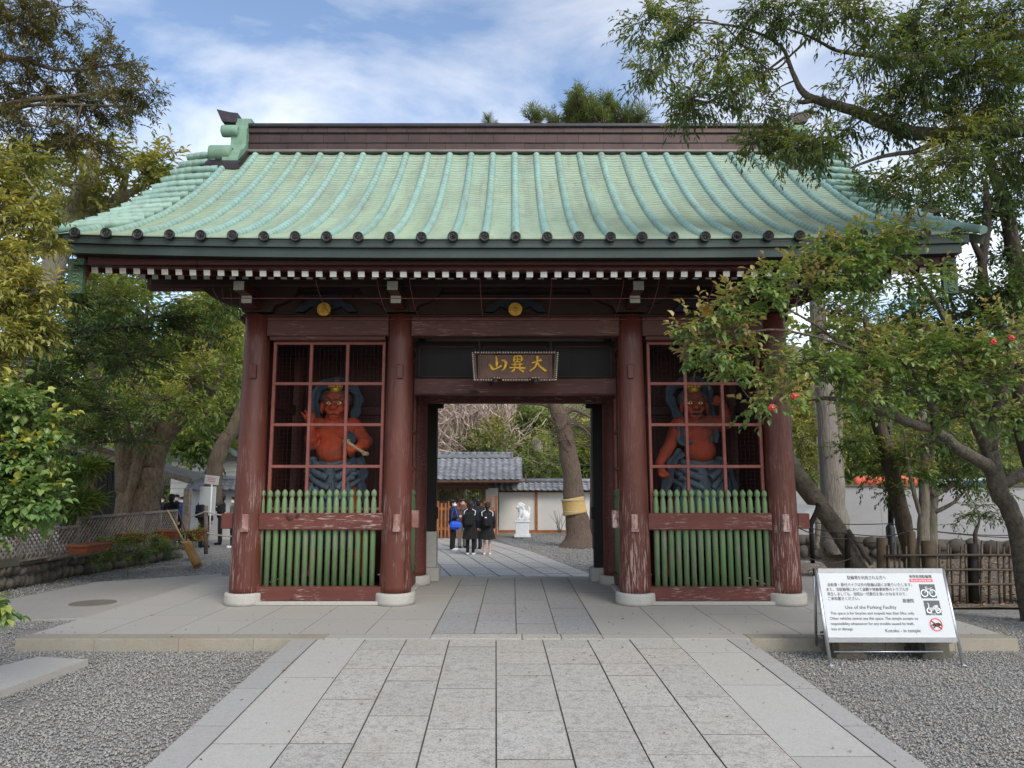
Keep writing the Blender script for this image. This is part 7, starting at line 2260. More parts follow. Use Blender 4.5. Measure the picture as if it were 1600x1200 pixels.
# planters with plants
def planter(label, px, py, y, w, dpt, h):
    c = on_y(px, py, y)
    t = thing('planter', tuple(c), label, 'planter', 'terracotta planters along the stone wall')
    b = MB()
    o_ = [(-w / 2, -dpt / 2), (w / 2, -dpt / 2), (w / 2, dpt / 2), (-w / 2, dpt / 2)]
    vs = [(c.x + x * .84, c.y + yy * .84, c.z) for x, yy in o_] + [(c.x + x, c.y + yy, c.z + h) for x, yy in o_] + [(c.x + x * .88, c.y + yy * .88, c.z + h) for x, yy in o_] + [(c.x + x * .85, c.y + yy * .85, c.z + h * .75) for x, yy in o_]
    fs = [(3, 2, 1, 0)]
    for a in range(3):
        for k in range(4): fs.append((a * 4 + k, a * 4 + (k + 1) % 4, a * 4 + 4 + (k + 1) % 4, a * 4 + 4 + k))
    fs.append((12, 13, 14, 15))
    b.add(vs, fs); b.build('trough', M['terracotta'], t)
    MB().box((c.x, c.y, c.z + h - .02), (w * 1.04, dpt * 1.06, .04), bevel=.01).build('rim', M['terracotta'], t)
    return c
planter('long low terracotta trough on the wall coping, almost empty', 140, 863, 14.6, .40, .9, .17)
planter('terracotta planter hidden in trailing greenery midway along the wall', 205, 848, 16.4, .45, .5, .2)
planter('terracotta planter in leaves just left of the brooms', 262, 843, 18.2, .45, .5, .22)
planter('square terracotta pot at the end of the wall by the rope post', 306, 845, 19.6, .42, .42, .26)
LF_POT = dict(twigs=6, leaves=8, tl=.22, L=.065, W=.035, spread=50, ldroop=.2, droop=.35, br=.006, tint=.45, top=.2, rand=.9)
plant('trailing_plant', 'trailing green plant spilling over the wall left of the brooms', 'plant', tuple(on_y(190, 870, 15.6)), None, [], [Bl(px, py, 15.4 + (px - 180) * .025, rx, rz, .3, ns) for px, py, rx, rz, ns in [(165, 850, 16, 8, 6), (190, 846, 18, 9, 8), (215, 845, 18, 9, 8), (185, 868, 20, 8, 8), (240, 845, 18, 10, 8), (262, 860, 14, 12, 7), (225, 862, 20, 8, 7), (160, 872, 10, 6, 3)]], LF_POT, 'lf_mid', M['bark'], near=False)
plant('potted_plant', 'leafy plant in the square pot beside the rope post', 'plant', tuple(on_y(306, 845, 19.6)), None, [], [Bl(300, 834, 19.5, 14, 7, .3, 7), Bl(314, 832, 19.6, 10, 6, .3, 5), Bl(283, 836, 19.2, 8, 8, .25, 4)], dict(LF_POT, tint=.6), 'lf_yellow', M['bark'])
plant('strap_leaved_plant', 'spiky strap-leaved plant behind the lattice fence at left', 'plant', tuple(on_y(115, 815, 15.2)), None, [], [Bl(px, py, 15.2, rx, rz, .4, ns) for px, py, rx, rz, ns in [(110, 795, 26, 10, 7), (90, 800, 18, 8, 5), (130, 790, 14, 8, 5), (110, 740, 34, 10, 7), (140, 735, 18, 8, 5), (80, 745, 20, 10, 5)]], dict(twigs=4, leaves=12, tl=.2, L=.34, W=.03, spread=55, mode='radial', ldroop=.1, br=.01, tint=.35, rand=.6, up=.5), 'lf_mid', M['bark_dark'])
# brooms
def broom(label, a, m_, b_, mat, hr):
    r = thing('broom', tuple(b_), label, 'broom', 'brooms leaning on the fence')
    MB().tube([a, m_.lerp(b_, .15)], [hr, hr], 8).build('handle', M[mat], r)
    hb = MB()
    hb.tube([m_, m_.lerp(b_, .12), m_.lerp(b_, .35), m_.lerp(b_, .75), b_], [.02, .045, .065, .09, .105], 14)
    d = (b_ - m_).normalized(); 
    for k in range(60):
        an = random.uniform(0, 6.28); rr = random.uniform(.04, .10)
        u = d.cross(Vector((0, 1, 0))).normalized(); w = d.cross(u)
        q0 = m_.lerp(b_, random.uniform(.2, .5)) + (u * math.cos(an) + w * math.sin(an)) * .075
        q1 = b_ + (u * math.cos(an) + w * math.sin(an)) * rr + d * random.uniform(-.03, .06)
        hb.tube([q0, q1], .006, 4, caps=False)
    tag(hb.build('bristles', M['broom'], r), kind='stuff')
    MB().lathe([(.058, -.02), (.062, 0), (.058, .02)], m_.lerp(b_, .14), 10).build('binding', M['bamboo_pale'], r)
yb2 = 17.6
broom('pale-handled straw broom leaning on the end of the lattice fence', on_y(262, 797, yb2 + .6), on_y(285, 842, yb2 + .1), on_y(309, 884, yb2 - .1), 'bamboo_pale', .017)
broom('dark-handled straw broom leaning behind the pale-handled one', on_y(279, 799, yb2 + .9), on_y(293, 842, yb2 + .5), on_y(307, 880, yb2 + .3), 'wood_brown', .015)
# rope posts and ropes
def post(name, label, px, pt_, pb, y, r, mat, cat='post', group=None, sq=False):
    a, b_ = on_y(px, pb, y), on_y(px, pt_, y)
    m_ = MB()
    if sq: m_.box(((a.x + b_.x) / 2, y, (a.z + b_.z) / 2), (2 * r, 2 * r, b_.z - a.z), bevel=.01)
    else: m_.tube([a - Vector((0, 0, .05)), b_ - Vector((0, 0, .02)), b_], [r, r, r * .7], 10)
    return tag(m_.build(name, M[mat]), label, cat, group)
post('rope_post', 'grey rope post in front of the black-coated person', 322, 790, 863, 20.4, .055, 'wood_grey', 'post')
post('shed_post', 'pale wooden post holding up the end of the shed roof', 292, 763, 832, 20.6, .085, 'wood_grey', 'post', sq=True)
def rope(label, pts, r, mat='rope', sag=0.0, name='rope'):
    q = []
    for a, b_ in zip(pts[:-1], pts[1:]):
        for t in np.linspace(0, 1, 8, endpoint=False):
            q.append(a.lerp(b_, t) - Vector((0, 0, sag * 4 * t * (1 - t))))
    q.append(pts[-1])
    return tag(MB().tube(q, r, 6).build(name, M[mat]), label, 'rope')
rope('upper pale rope strung from the shed post past the grey rope post', [on_y(294, 807, 20.6), on_y(321, 799, 20.35), on_y(362, 806, 20.2), on_y(400, 806, 20.2)], .02, sag=.03)
rope('lower pale rope strung from the grey rope post towards the gate column', [on_y(321, 832, 20.35), on_y(362, 838, 20.2), on_y(400, 838, 20.2)], .02, sag=.02)
# white notice boards
c = on_y(331, 750, 21)
t = thing('notice_sign', tuple(on_y(330, 835, 21)), 'tilted white notice on a thin white pole behind the black-coated person', 'sign')
MB().box(c, (.40, .03, .25), rot=Matrix.Rotation(R(6), 3, 'Y'), bevel=.005).build('panel', M['panel_white'], t)
MB().tube([on_y(331, 757, 21.02), on_y(327, 838, 21.02)], .022, 8).build('pole', M['white_end'], t)
for k in range(3):
    MB().box(c + Vector((.0, -.018, .06 - .05 * k)), (.26 - .05 * (k % 2), .004, .014), rot=Matrix.Rotation(R(6), 3, 'Y')).build('printed_line', M['sign_red'], t)
c = on_y(324, 783, 23.5)
tag(MB().box(c, (.52, .04, .9), bevel=.01).build('notice_board', M['panel_white']), 'tall plain white board behind the black-coated person', 'notice board')
M['shed_roof'] = simple('weathered_sheet_roof', (0.10, 0.10, 0.09), .7, .3, 4)
# open shed with sloping roof
ys = 21.0
shed = thing('shed', tuple(on_y(150, 815, ys)), 'dark board shed with a low sloping roof behind the camphor tree', 'shed')
r0, r1 = on_y(-60, 650, ys), on_y(302, 752, ys)
rf = MB()
for off, mi in ((0, 0),):
    bk_ = Vector((-.5, 2.2, .2))
    c8 = [r0, r1, r1 + bk_, r0 + bk_]
    rf.add(c8 + [p + Vector((0, 0, -.1)) for p in c8], [(0, 1, 2, 3), (7, 6, 5, 4), (0, 4, 5, 1), (1, 5, 6, 2), (2, 6, 7, 3), (3, 7, 4, 0)])
rfo = rf.build('roof', M['shed_roof'], shed)
MB().bar(r0 + Vector((0, -.12, 0)), r1 + Vector((0, -.12, 0)), .05, .16).build('barge_board', M['wood_grey'], shed)
MB().bar(r0 + Vector((0, -.06, .30)), on_y(190, 718, ys) + Vector((0, -.06, .06)), .05, .22).build('roof_edge_board', M['wood_brown'], shed)
n = 30
for k in range(n):
    px = 95 + (205 - 95) * k / n
    p = on_y(px, 800, ys + .5)
    tz = r0.z + (r1.z - r0.z) * ((p.x - r0.x) / (r1.x - r0.x)) - .05
    w = (on_y(205, 800, ys + .5).x - on_y(95, 800, ys + .5).x) / n
    MB().box((p.x + w / 2, ys + .5 + .012 * (k % 2), (tz - .35) / 2), (w - .006, .03, tz + .35)).build('wall_board', M['black_wood'], shed)
MB().box((on_y(146, 760, ys + .2).x, ys + .2, .8), (.07, .07, 2.2)).build('red_post', M['red_y'], shed)
p = on_y(248, 770, ys + .3)
MB().box((p.x, ys + .3, .8), (.12, .12, 2.3)).build('post', M['black_wood'], shed)
c = on_y(257, 753, ys - .1)
es = thing('entrance_sign', tuple(c), 'small wooden entrance sign with two dark characters under the shed eave', 'sign')
MB().box(c, (.34, .03, .20), bevel=.006).build('board', M['bark_pale'] if False else M['wood_grey'], es)
vs, fs = text_mb('入口', -.13, .13, .16, .02)
lb = MB(); lb.add([(c.x + x, c.y - .0175, c.z - .055 + y) for x, y in vs], fs); lb.build('lettering', M['ink'], es)
MB().bar(c + Vector((-.1, 0, .1)), c + Vector((-.1, 0, .26)), .015, .015).build('hanger', M['black'], es)
# house and tiled wall far left
yh = 33
h0, h1 = on_y(262, 838, yh), on_y(372, 720, yh)
hs = thing('house', (h0.x, yh, -.4), 'white clapboard house glimpsed behind the tiled wall at left', 'house')
MB().box(((h0.x + h1.x) / 2, yh + 2, (h1.z - .4) / 2), (h1.x - h0.x, 4, h1.z + .4)).build('wall', M['plaster'], hs)
for k in range(9):
    z = h1.z - .15 - .24 * k
    MB().box(((h0.x + h1.x) / 2, yh - .02, z), (h1.x - h0.x, .03, .20), rot=Matrix.Rotation(R(-5), 3, 'X')).build('siding_board', M['plaster'], hs)
MB().prism([(h0.x - .4, h1.z), (h1.x + .4, h1.z), ((h0.x + h1.x) / 2, h1.z + .9)], yh - .4, yh + 4.4).build('roof', M['tile'], hs)

# tiles shared by the courtyard roofs
def pantile(w, l):
    b = MB()
    vs = []
    for s, (yy, zz) in enumerate(((0, .02), (l, 0))):
        for k in range(7):
            u = k / 6
            vs.append((u * w - w / 2, yy, zz + .028 * math.sin(u * 2 * math.pi) * (1 if u < .5 else .6)))
    for k in range(7):
        u = k / 6
        vs.append((u * w - w / 2, 0, -.012 + .028 * math.sin(u * 2 * math.pi) * (1 if u < .5 else .6)))
    fs = [(k, k + 1, 8 + k, 7 + k) for k in range(6)] + [(14 + k, 15 + k, k + 1, k) for k in range(6)]
    b.add(vs, fs, 0, True)
    return b.mesh('roof_tile', M['tile'])
PT = pantile(.275, .27)
def tiled_slope(parent, x0, x1, y0, z0, y1, z1, rows_):
    sl = math.atan2(z1 - z0, y1 - y0)
    nx_ = int((x1 - x0) / .26)
    for j in range(rows_):
        t = j / rows_
        for i in range(nx_):
            o = link('roof_tile', PT, parent, (x0 + (i + .5) * (x1 - x0) / nx_, y0 + (y1 - y0) * t, z0 + (z1 - z0) * t + random.uniform(-.004, .004)))
            o.rotation_euler = (sl, 0, 0)
            o.scale = ((x1 - x0) / nx_ / .262, math.hypot(y1 - y0, z1 - z0) / rows_ * 1.15 / .27, 1)
# courtyard gatehouse
yg_ = 30.0
e0, e1 = on_y(590, 749, yg_), on_y(816, 749, yg_)
rz_ = on_y(790, 715, yg_ + 1.5)
gh = thing('gatehouse', (on_y(720, 838, 30.8).x, 30.8, -.42), 'small tiled gatehouse with dark lattice doors seen through the gateway', 'gatehouse')
MB().prism([(yg_ - .02, e0.z - .05), (yg_ + 1.5, rz_.z - .08), (yg_ + 3.0, e0.z - .05), (yg_ + 3.0, e0.z - .12), (yg_ - .02, e0.z - .12)], e0.x, e1.x - .12, axis='X').build('roof', M['wood_brown'], gh)
tiled_slope(gh, e0.x, e1.x, yg_, e0.z, yg_ + 1.5, rz_.z, 7)
rx1 = on_y(799, 715, yg_ + 1.5).x
MB().box(((e0.x + rx1) / 2, yg_ + 1.5, rz_.z + .05), (rx1 - e0.x, .26, .16), bevel=.02).build('ridge', M['tile'], gh)
for k in range(16):
    x = rx1 - .12 - k * .30
    MB().tube([(x - .14, yg_ + 1.5, rz_.z + .16), (x + .14, yg_ + 1.5, rz_.z + .16)], .085, 8).build('ridge_tile', M['tile'], gh)
MB().box((rx1 + .03, yg_ + 1.5, rz_.z + .09), (.1, .34, .3), bevel=.03).build('ridge_end_tile', M['tile'], gh)
for k in range(12):
    x = on_y(690 + k * 12, 752, yg_ + .2).x
    MB().bar((x, yg_ + .1, e0.z - .13), (x, yg_ + 1.2, e0.z + .2), .07, .08).build('rafter', M['wood_brown'], gh)
gx0, gx1 = on_y(640, 800, 31).x, on_y(757, 800, 31).x
MB().box(((gx0 + gx1) / 2, 31.1, 1.62), (gx1 - gx0 + .3, .18, .3)).build('lintel', M['wood_brown'], gh)
for px in (640, 682, 719, 756):
    x = on_y(px, 800, 31).x
    MB().box((x, 31.0, .55), (.14, .14, 1.95)).build('post', M['wood_brown'], gh)
for (pa, pb) in ((642, 681), (684, 718), (721, 755)):
    xa, xb = on_y(pa, 800, 31).x, on_y(pb, 800, 31).x
    MB().box(((xa + xb) / 2, 31.1, .3), (xb - xa, .05, 1.4)).build('door_panel', M['wood_brown'], gh)
    for k in range(9):
        x = xa + (xb - xa) * (k + .5) / 9
        MB().box((x, 31.06, 1.22), (.028, .03, .5)).build('door_bar', M['wood_brown'], gh)
wx0, wx1 = on_y(757, 800, 31.3).x, on_y(778, 800, 31.3).x
MB().box(((wx0 + wx1) / 2, 31.4, .55), (wx1 - wx0, .1, 1.95)).build('side_wall', M['plaster'], gh)
og = thing('slatted_barrier', (on_y(720, 838, 29.8).x, 29.8, -.42), 'orange timber barrier of upright slats in front of the gatehouse doors', 'barrier')
for k in range(14):
    px = 684 + k * 6.2
    if 731 < px < 742: continue
    a = on_y(px, 786 if k % 3 else 783, 29.8)
    MB().box((a.x, 29.8, (a.z - .42) / 2), (.07 if k % 3 else .12, .05, a.z + .42)).build('slat', M['wood_orange'], og)
for py in (795, 826):
    a, b_ = on_y(680, py, 29.83), on_y(772, py, 29.83)
    MB().bar(a, b_, .05, .1).build('rail', M['wood_orange'], og)
for px in (766, 775):
    a = on_y(px, 775, 30.2)
    MB().box((a.x, 30.2, (a.z - .42) / 2), (.11, .11, a.z + .42)).build('post', M['wood_orange'], og)
# plaster wall with tiled coping
yw = 33
w0, w1 = on_y(752, 800, yw).x, on_y(1010, 800, yw).x
pw_ = thing('plaster_wall', ((w0 + w1) / 2, yw, -.42), 'white plaster wall with a tiled coping across the courtyard', 'wall')
zt, zb = on_y(800, 769, yw).z, on_y(800, 828, yw).z
cxs_ = [778, 838, 930, 1010]
for pa, pb in zip(cxs_[:-1], cxs_[1:]):
    xa, xb = on_y(pa, 800, yw).x, on_y(pb, 800, yw).x
    MB().box(((xa + xb) / 2, yw, (zt + zb) / 2), (xb - xa - .1, .16, zt - zb)).build('wall_panel', M['plaster'], pw_)
    MB().box((xb, yw - .03, (zt + zb) / 2), (.11, .22, zt - zb)).build('post', M['wood_orange'], pw_)
MB().box(((w0 + w1) / 2, yw - .04, zb - .06), (w1 - w0, .24, .12)).build('sill', M['wood_orange'], pw_)
MB().box(((w0 + w1) / 2, yw - .1, zb - .22), (w1 - w0, .5, .22)).build('footing', M['edge_stone'], pw_)
MB().box(((w0 + w1) / 2, yw - .02, zt + .05), (w1 - w0, .3, .11)).build('wall_plate', M['wood_brown'], pw_)
ze, zr_ = on_y(800, 766, yw - .5).z, on_y(800, 753, yw).z
MB().prism([(yw - .5, ze - .04), (yw, zr_ - .06), (yw + .5, ze - .04)], w0, w1, axis='X').build('coping', M['wood_brown'], pw_)
tiled_slope(pw_, w0, w1, yw - .52, ze, yw, zr_, 3)
MB().tube([(w0, yw, zr_ + .05), (w1, yw, zr_ + .05)], .1, 8).build('ridge_tile', M['tile'], pw_)
# tiled wall left of the gate
yl_ = 27.5
w0, w1 = on_y(296, 800, yl_).x, on_y(420, 800, yl_).x
lw = thing('plaster_wall', ((w0 + w1) / 2, yl_, -.4), 'pale wall with dark tiled coping behind the visitors at left', 'wall')
zt, zr_ = on_y(800, 766, yl_).z, on_y(800, 749, yl_).z
MB().box(((w0 + w1) / 2, yl_, (zt - .4) / 2), (w1 - w0, .2, zt + .4)).build('wall_panel', M['plaster_grey'], lw)
MB().prism([(yl_ - .5, zt), (yl_, zr_ - .06), (yl_ + .5, zt)], w0, w1, axis='X').build('coping', M['wood_brown'], lw)
tiled_slope(lw, w0, w1, yl_ - .52, zt + .02, yl_, zr_, 3)
MB().tube([(w0, yl_, zr_ + .04), (w1, yl_, zr_ + .04)], .1, 8).build('ridge_tile', M['tile'], lw)
for k in range(3):
    c = on_y(318 + 4 * k, 748, yl_)
MB().box(on_y(312, 747, yl_ + .3) , (.36, .3, .5), bevel=.02).build('ridge_end_tile', M['tile'], lw)

# lion-dog statue
yk = 30.2
c0 = on_y(816, 836, yk)
kd = thing('lion_dog_statue', (c0.x, yk, -.42), 'white marble lion-dog statue seated on a square plinth in the courtyard', 'statue')
zc = -.42
pl = MB()
pl.box((c0.x, yk, zc + .06), (.66, .66, .12), bevel=.015); pl.box((c0.x, yk, zc + .36), (.54, .54, .48), bevel=.015); pl.box((c0.x, yk, zc + .625), (.62, .62, .07), bevel=.015)
pl.build('plinth', M['marble'], kd)
b = MB()
o_ = Vector((c0.x, yk, zc + .66))
def q3(x, y, z): return o_ + Vector((x, y, z))
b.capsule(q3(.12, 0, .18), q3(-.04, 0, .42), .17, .15, 12)
b.ball(q3(.16, 0, .14), .17, 12, 8)
b.ball(q3(-.08, -.02, .58), .145, 12, 8); b.capsule(q3(-.1, -.06, .56), q3(-.2, -.08, .53), .085, .07, 10)
for s in (-1, 1):
    b.capsule(q3(-.06, s * .1, .36), q3(-.14, s * .1, .05), .065, .055, 9); b.capsule(q3(-.14, s * .1, .04), q3(-.2, s * .1, .04), .05, .045, 8)
    b.capsule(q3(.12, s * .12, .16), q3(-.0, s * .14, .06), .085, .06, 9); b.capsule(q3(0, s * .14, .04), q3(-.08, s * .14, .04), .05, .045, 8)
    b.ball(q3(-.06, s * .12, .66), .045, 8, 5)
for k in range(14):
    a = random.uniform(0, 6.28); b.ball(q3(-.01 + .1 * math.cos(a), .13 * math.sin(a), .5 + random.uniform(-.08, .14)), .055, 8, 5)
for k in range(5): b.ball(q3(.26 + .02 * (k % 2), .0, .2 + .075 * k), .065, 8, 5)
b.build  # noqa
remesh(b, 'body', M['marble'], kd, .02, 1, origin=tuple(o_))
# bare shrub by the wall
bs = tuple(on_y(874, 832, 32))
sh = thing('bare_shrub', bs, 'leafless little shrub against the white courtyard wall', 'shrub')
tm = MB()
for k in range(9):
    p = Vector(bs); d = Vector((random.uniform(-.4, .4), 0, 1)).normalized()
    pts = [p + Vector((random.uniform(-.08, .08), 0, 0))]
    for j in range(4):
        d = (d + Vector((random.uniform(-.3, .3), random.uniform(-.1, .1), 0))).normalized()
        pts.append(pts[-1] + d * .24)
    tm.tube(pts, [.02, .016, .012, .009, .005], 5)
tag(tm.build('stems', M['bark_pale'], sh), kind='stuff')

# ------------------------------------------------------------------ right side
# bare earth under the trees
ev = []
ex = np.linspace(4.3, 15, 24); ey_ = np.linspace(10.4, 20.5, 24)
V = []
for y in ey_:
    for x in ex:
        z = ground_z(x, y) + .012 * mnoise.noise(Vector((x * .8, y * .8, 0))) + .35 * sstep(9, 13, x) * sstep(12, 16, y)
        V.append((x, y, z + .012 + .03 * abs(mnoise.noise(Vector((x * 1.7, y * 1.7, 4))))))
F = [(j * 24 + i, j * 24 + i + 1, (j + 1) * 24 + i + 1, (j + 1) * 24 + i) for j in range(23) for i in range(23)]
def earth_mat():
    m, t, b = new_mat('leaf_strewn_earth')
    p = coords(t)
    vo = t.nodes.new('ShaderNodeTexVoronoi'); vo.inputs['Scale'].default_value = 26
    t.links.new(p, vo.inputs['Vector'])
    sc_ = t.nodes.new('ShaderNodeSeparateColor'); t.links.new(vo.outputs['Color'], sc_.inputs[0])
    col = ramp_of(t, sc_.outputs[0], [(0, (.07, .052, .036)), (.5, (.15, .115, .08)), (1, (.27, .22, .16))])
    t.links.new(mix(t, ramp_of(t, noise_tex(t, p, 2, 4), [(.4, 0.), (.7, .6)]), col, (.13, .105, .075)), b.inputs['Base Color'])
    b.inputs['Roughness'].default_value = .95
    bump(t, b, vo.outputs['Distance'], .8, .03)
    return m
M['earth'] = earth_mat()
tag(link('earth', tri_mesh('earth', V, F, M['earth'], smooth=True)), kind='structure')
# fallen leaves scattered
n = 2600
lx = RNG.uniform(4.5, 13, n); ly = RNG.uniform(10.5, 19, n)
lz = np.array([ground_z(a, b) + .35 * sstep(9, 13, a) * sstep(12, 16, b) + .04 for a, b in zip(lx, ly)])
Pf = np.stack([lx, ly, lz], 1)
V, F, k = leaf_faces(Pf, unit(np.concatenate([RNG.normal(size=(n, 2)), RNG.normal(0, .2, (n, 1))], 1)), np.tile([[0, 0, 1.]], (n, 1)) + RNG.normal(0, .3, (n, 3)), np.full(n, .085), np.full(n, .045))
M['litter'] = tint_mat('fallen_leaf', [(0, (.10, .06, .03)), (.6, (.24, .15, .07)), (1, (.36, .26, .12))])
tag(link('fallen_leaves', tri_mesh('fallen_leaves', V, F, M['litter'], np.repeat(RNG.uniform(0, 1, n), k))), kind='stuff')
# long pale wall on a rubble footing
wa, wb = on_y(1236, 800, 21.5), on_y(1720, 800, 17.8)
long_w = thing('garden_wall', (wa.x, wa.y, -.1), 'long plain pale wall on a rubble footing behind the trees at right', 'wall')
d = Vector((wb.x - wa.x, wb.y - wa.y, 0)); Lw = d.length; d.normalize(); nrm = Vector((d.y, -d.x, 0))
NPn = 6
for k in range(NPn):
    a = Vector((wa.x, wa.y, 0)) + d * (Lw * k / NPn); b_ = Vector((wa.x, wa.y, 0)) + d * (Lw * (k + 1) / NPn)
    c = (a + b_) / 2
    ang = math.atan2(d.y, d.x)
    MB().box((c.x, c.y, .92), (Lw / NPn - .006, .2, 1.36), rot=ang).build('wall_panel', M['plaster_grey'], long_w)
    MB().box((c.x, c.y, 1.63), (Lw / NPn - .004, .27, .06), rot=ang, bevel=.01).build('coping', M['stone'], long_w)
kk = 0
stones_d = []
for q in stones:
    q2 = q.copy(); q2.materials.clear(); q2.materials.append(M['rubble']); stones_d.append(q2)
for row in range(2):
    s = random.uniform(0, .2)
    while s < Lw:
        w = random.uniform(.28, .5)
        p = Vector((wa.x, wa.y, 0)) + d * (s + w / 2) + nrm * .12
        o = link('stone', stones_d[kk % 10], long_w, (p.x, p.y, -.16 + row * .26 + random.uniform(-.04, .04)))
        o.scale = (w * .56, .13, random.uniform(.13, .2)); o.rotation_euler = (0, random.uniform(-.2, .2), ang)
        s += w; kk += 1
MB().box(((wa.x + wb.x) / 2, (wa.y + wb.y) / 2, -.1), (Lw, .22, .72), rot=ang).build('footing', M['joint'], long_w)
# orange barrier and vehicle beyond the wall
c = on_y(1388, 752, 25.5)
ob = MB()
for k in range(12):
    x = c.x - 1.05 + k * .19
    ob.ball((x, 25.5, c.z + .0 + .02 * (k % 3)), .15, 9, 6, sc=(1.0, .8, 1.15 + .12 * (k % 2)))
tag(remesh(ob, 'tarpaulin', M['orange_cover'], None, .04, 2), 'orange tarpaulin bundle showing above the pale wall', 'tarpaulin')
c = on_y(1515, 762, 27)
vb = thing('parked_car', (c.x, 27, -.4), 'roof of a white car just showing over the pale wall at right', 'car')
prof = [(-2.0, .3), (-1.95, .75), (-1.2, .95), (-.7, 1.45), (.7, 1.5), (1.3, 1.05), (2.0, .9), (2.05, .3)]
MB().prism([(c.x + x, z - .1 + .52) for x, z in prof][::-1], 26.2, 27.8).build('car_body', M['panel_white'], vb)
MB().prism([(c.x + x, z + .42) for x, z in [(-1.05, 1.0), (-.65, 1.38), (.6, 1.42), (1.1, 1.05)]][::-1], 26.18, 27.82).build('window', M['jacket_blue'], vb)
for sx in (-1.3, 1.3):
    for y in (26.3, 27.7):
        MB().lathe([(.1, -.1), (.33, -.1), (.33, .1), (.1, .1)], (c.x + sx, y, .62), 16, axis='Y').build('wheel', M['black'], vb)
# lamp post
yl2 = 14.2
lp = thing('lamp_post', tuple(on_y(1393, 865, yl2)), 'black lamp post with a thick lower sleeve in front of the pale wall', 'lamp post')
a, b_ = on_y(1394, 868, yl2), on_y(1392, 822, yl2)
MB().lathe([(.095, 0), (.095, .02), (.082, .04), (.08, (b_.z - a.z) - .03), (.05, (b_.z - a.z) + .03)], a, 14).build('sleeve', M['black'], lp)
MB().tube([b_, on_y(1389, 560, yl2)], [.05, .045], 12).build('pole', M['black'], lp)
c = on_y(1389, 545, yl2)
MB().lathe([(.05, -.12), (.16, -.02), (.18, .12), (.1, .22), (.02, .26)], c, 14).build('lantern', M['black'], lp)
# information stand
yi = 13.0
st = thing('information_stand', tuple(on_y(1269, 878, yi)), 'dark angled stand carrying a pale panel right of the outer column', 'sign stand')
MB().tube([on_y(1270, 880, yi), on_y(1267, 816, yi)], .04, 8).build('post', M['black_wood'], st)
MB().bar(on_y(1267, 818, yi), on_y(1279, 788, yi + .1), .06, .08).build('arm', M['black_wood'], st)
pa_ = [on_y(1244, 787, yi + .12), on_y(1276, 790, yi + .08), on_y(1266, 811, yi - .02), on_y(1244, 808, yi - .02)]
m_ = MB(); m_.add(pa_ + [p + Vector((0, .03, -.02)) for p in pa_], [(3, 2, 1, 0), (4, 5, 6, 7), (0, 1, 5, 4), (1, 2, 6, 5), (2, 3, 7, 6), (3, 0, 4, 7)]); m_.build('panel', M['panel_white'], st)
# guide posts and wires
post('stake', 'dark wooden stake with a rope loop right of the leaning log', 1324, 835, 892, 12.6, .045, 'black_wood', 'stake')
rope('dark rope slung low between the stakes by the leaning log', [on_y(1250, 826, 12.2), on_y(1324, 842, 12.55), on_y(1376, 846, 12.2)], .010, 'rope_dark', .05)
rope('upper dark wire running along the trees at right', [on_y(1246, 815, 13.4), on_y(1393, 818, 14.1), on_y(1460, 830, 13), on_y(1600, 836, 12.5), on_y(1700, 838, 12.5)], .009, 'rope_dark', .03, 'wire')
rope('lower dark wire running along the trees at right', [on_y(1250, 822, 12.9), on_y(1376, 838, 12), on_y(1428, 826, 13.1), on_y(1600, 841, 12.4), on_y(1700, 842, 12.4)], .009, 'rope_dark', .03, 'wire')
rope('dark rope lying slack on the earth near the stake', [on_y(1252, 868, 12.4), on_y(1300, 880, 12.3), on_y(1340, 868, 12.6)], .009, 'rope_dark', .02)
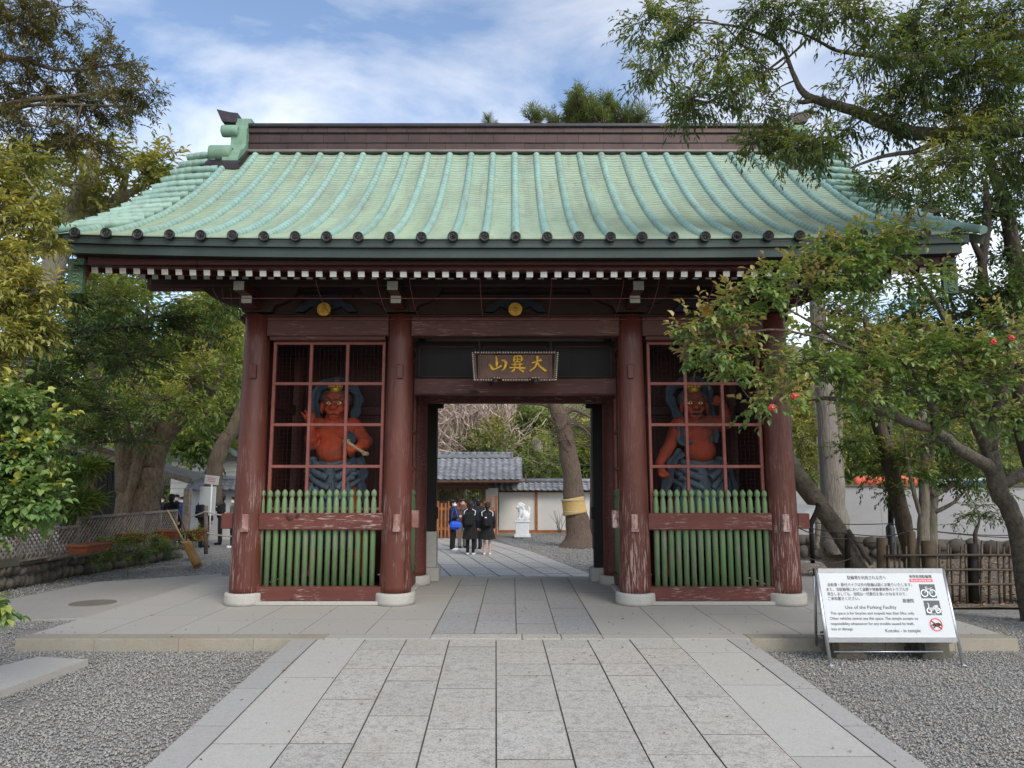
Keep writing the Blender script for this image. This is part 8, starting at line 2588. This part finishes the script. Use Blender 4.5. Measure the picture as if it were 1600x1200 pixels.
# bamboo fence
yf_ = 10.9
bf = thing('bamboo_fence', tuple(on_y(1500, 935, yf_)), 'low fence of dark bamboo canes lashed to posts right of the notice board', 'fence')
for px, tp, r, mt in ((1378, 840, .075, 'post_brown'), (1424, 830, .055, 'post_brown'), (1451, 845, .10, 'post_brown'), (1520, 849, .07, 'black_wood'), (1600, 850, .07, 'black_wood'), (1690, 850, .07, 'black_wood')):
    a, b_ = on_y(px, 936, yf_ + .05), on_y(px, tp, yf_ + .05)
    MB().tube([(a.x, a.y, -.1), b_ - Vector((0, 0, .015)), b_], [r, r, r * .8], 12).build('post', M[mt], bf)
px = 1390
while px < 1720:
    if min(abs(px - q) for q in (1424, 1451, 1520, 1600)) > 8:
        tp = random.uniform(844, 856)
        a, b_ = on_y(px + random.uniform(-2, 2), 938, yf_ - .03), on_y(px + random.uniform(-4, 4), tp, yf_ - .03)
        r = random.uniform(.014, .02)
        cane = MB()
        pts = [Vector((a.x, a.y, -.05)).lerp(b_, t) for t in (0, .3, .31, .32, .62, .63, .64, 1)]
        cane.tube(pts, [r, r, r * 1.2, r, r, r * 1.2, r, r * .95], 8)
        cane.build('cane', M['bamboo'], bf)
    px += random.uniform(8, 15)
for py in (868, 890, 913):
    pts = [on_y(q, py + random.uniform(-1, 1), yf_ - .07) for q in range(1382, 1730, 45)]
    MB().tube(pts, .018, 8).build('rail', M['bamboo'], bf)
# net of cord over the outer left bracket
nb = MB()
q0, q1 = on_y(335, 452, 9.2), on_y(378, 500, 9.8)
for k in range(4):
    a = on_y(332 + k * 14, 448, 9.2); b_ = on_y(340 + k * 12, 470 + k * 10, 9.6)
    nb.tube([a, b_], .004, 4)
nb.tube([on_y(332, 452, 9.2), on_y(350, 480, 9.5), on_y(384, 506, 9.75)], .007, 5)
tag(nb.build('net_edge', M['rope_dark'], gate), kind='stuff')
# fallen leaves and grit on the paving
n = 420
gx = RNG.uniform(-5.2, 5.2, n); gy_ = RNG.uniform(4.2, 9.5, n)
gz_ = np.array([(PZ if y > 7.68 else path_z(y) if in_path(x, y) else ground_z(x, y) + .02) + .006 for x, y in zip(gx, gy_)])
V, F, k = leaf_faces(np.stack([gx, gy_, gz_], 1), unit(np.concatenate([RNG.normal(size=(n, 2)), np.zeros((n, 1))], 1)), np.tile([[0, 0, 1.]], (n, 1)) + RNG.normal(0, .2, (n, 3)), RNG.uniform(.012, .035, n), RNG.uniform(.008, .016, n))
tag(link('litter', tri_mesh('litter', V, F, M['litter'], np.repeat(RNG.uniform(0, .8, n), k))), kind='stuff')
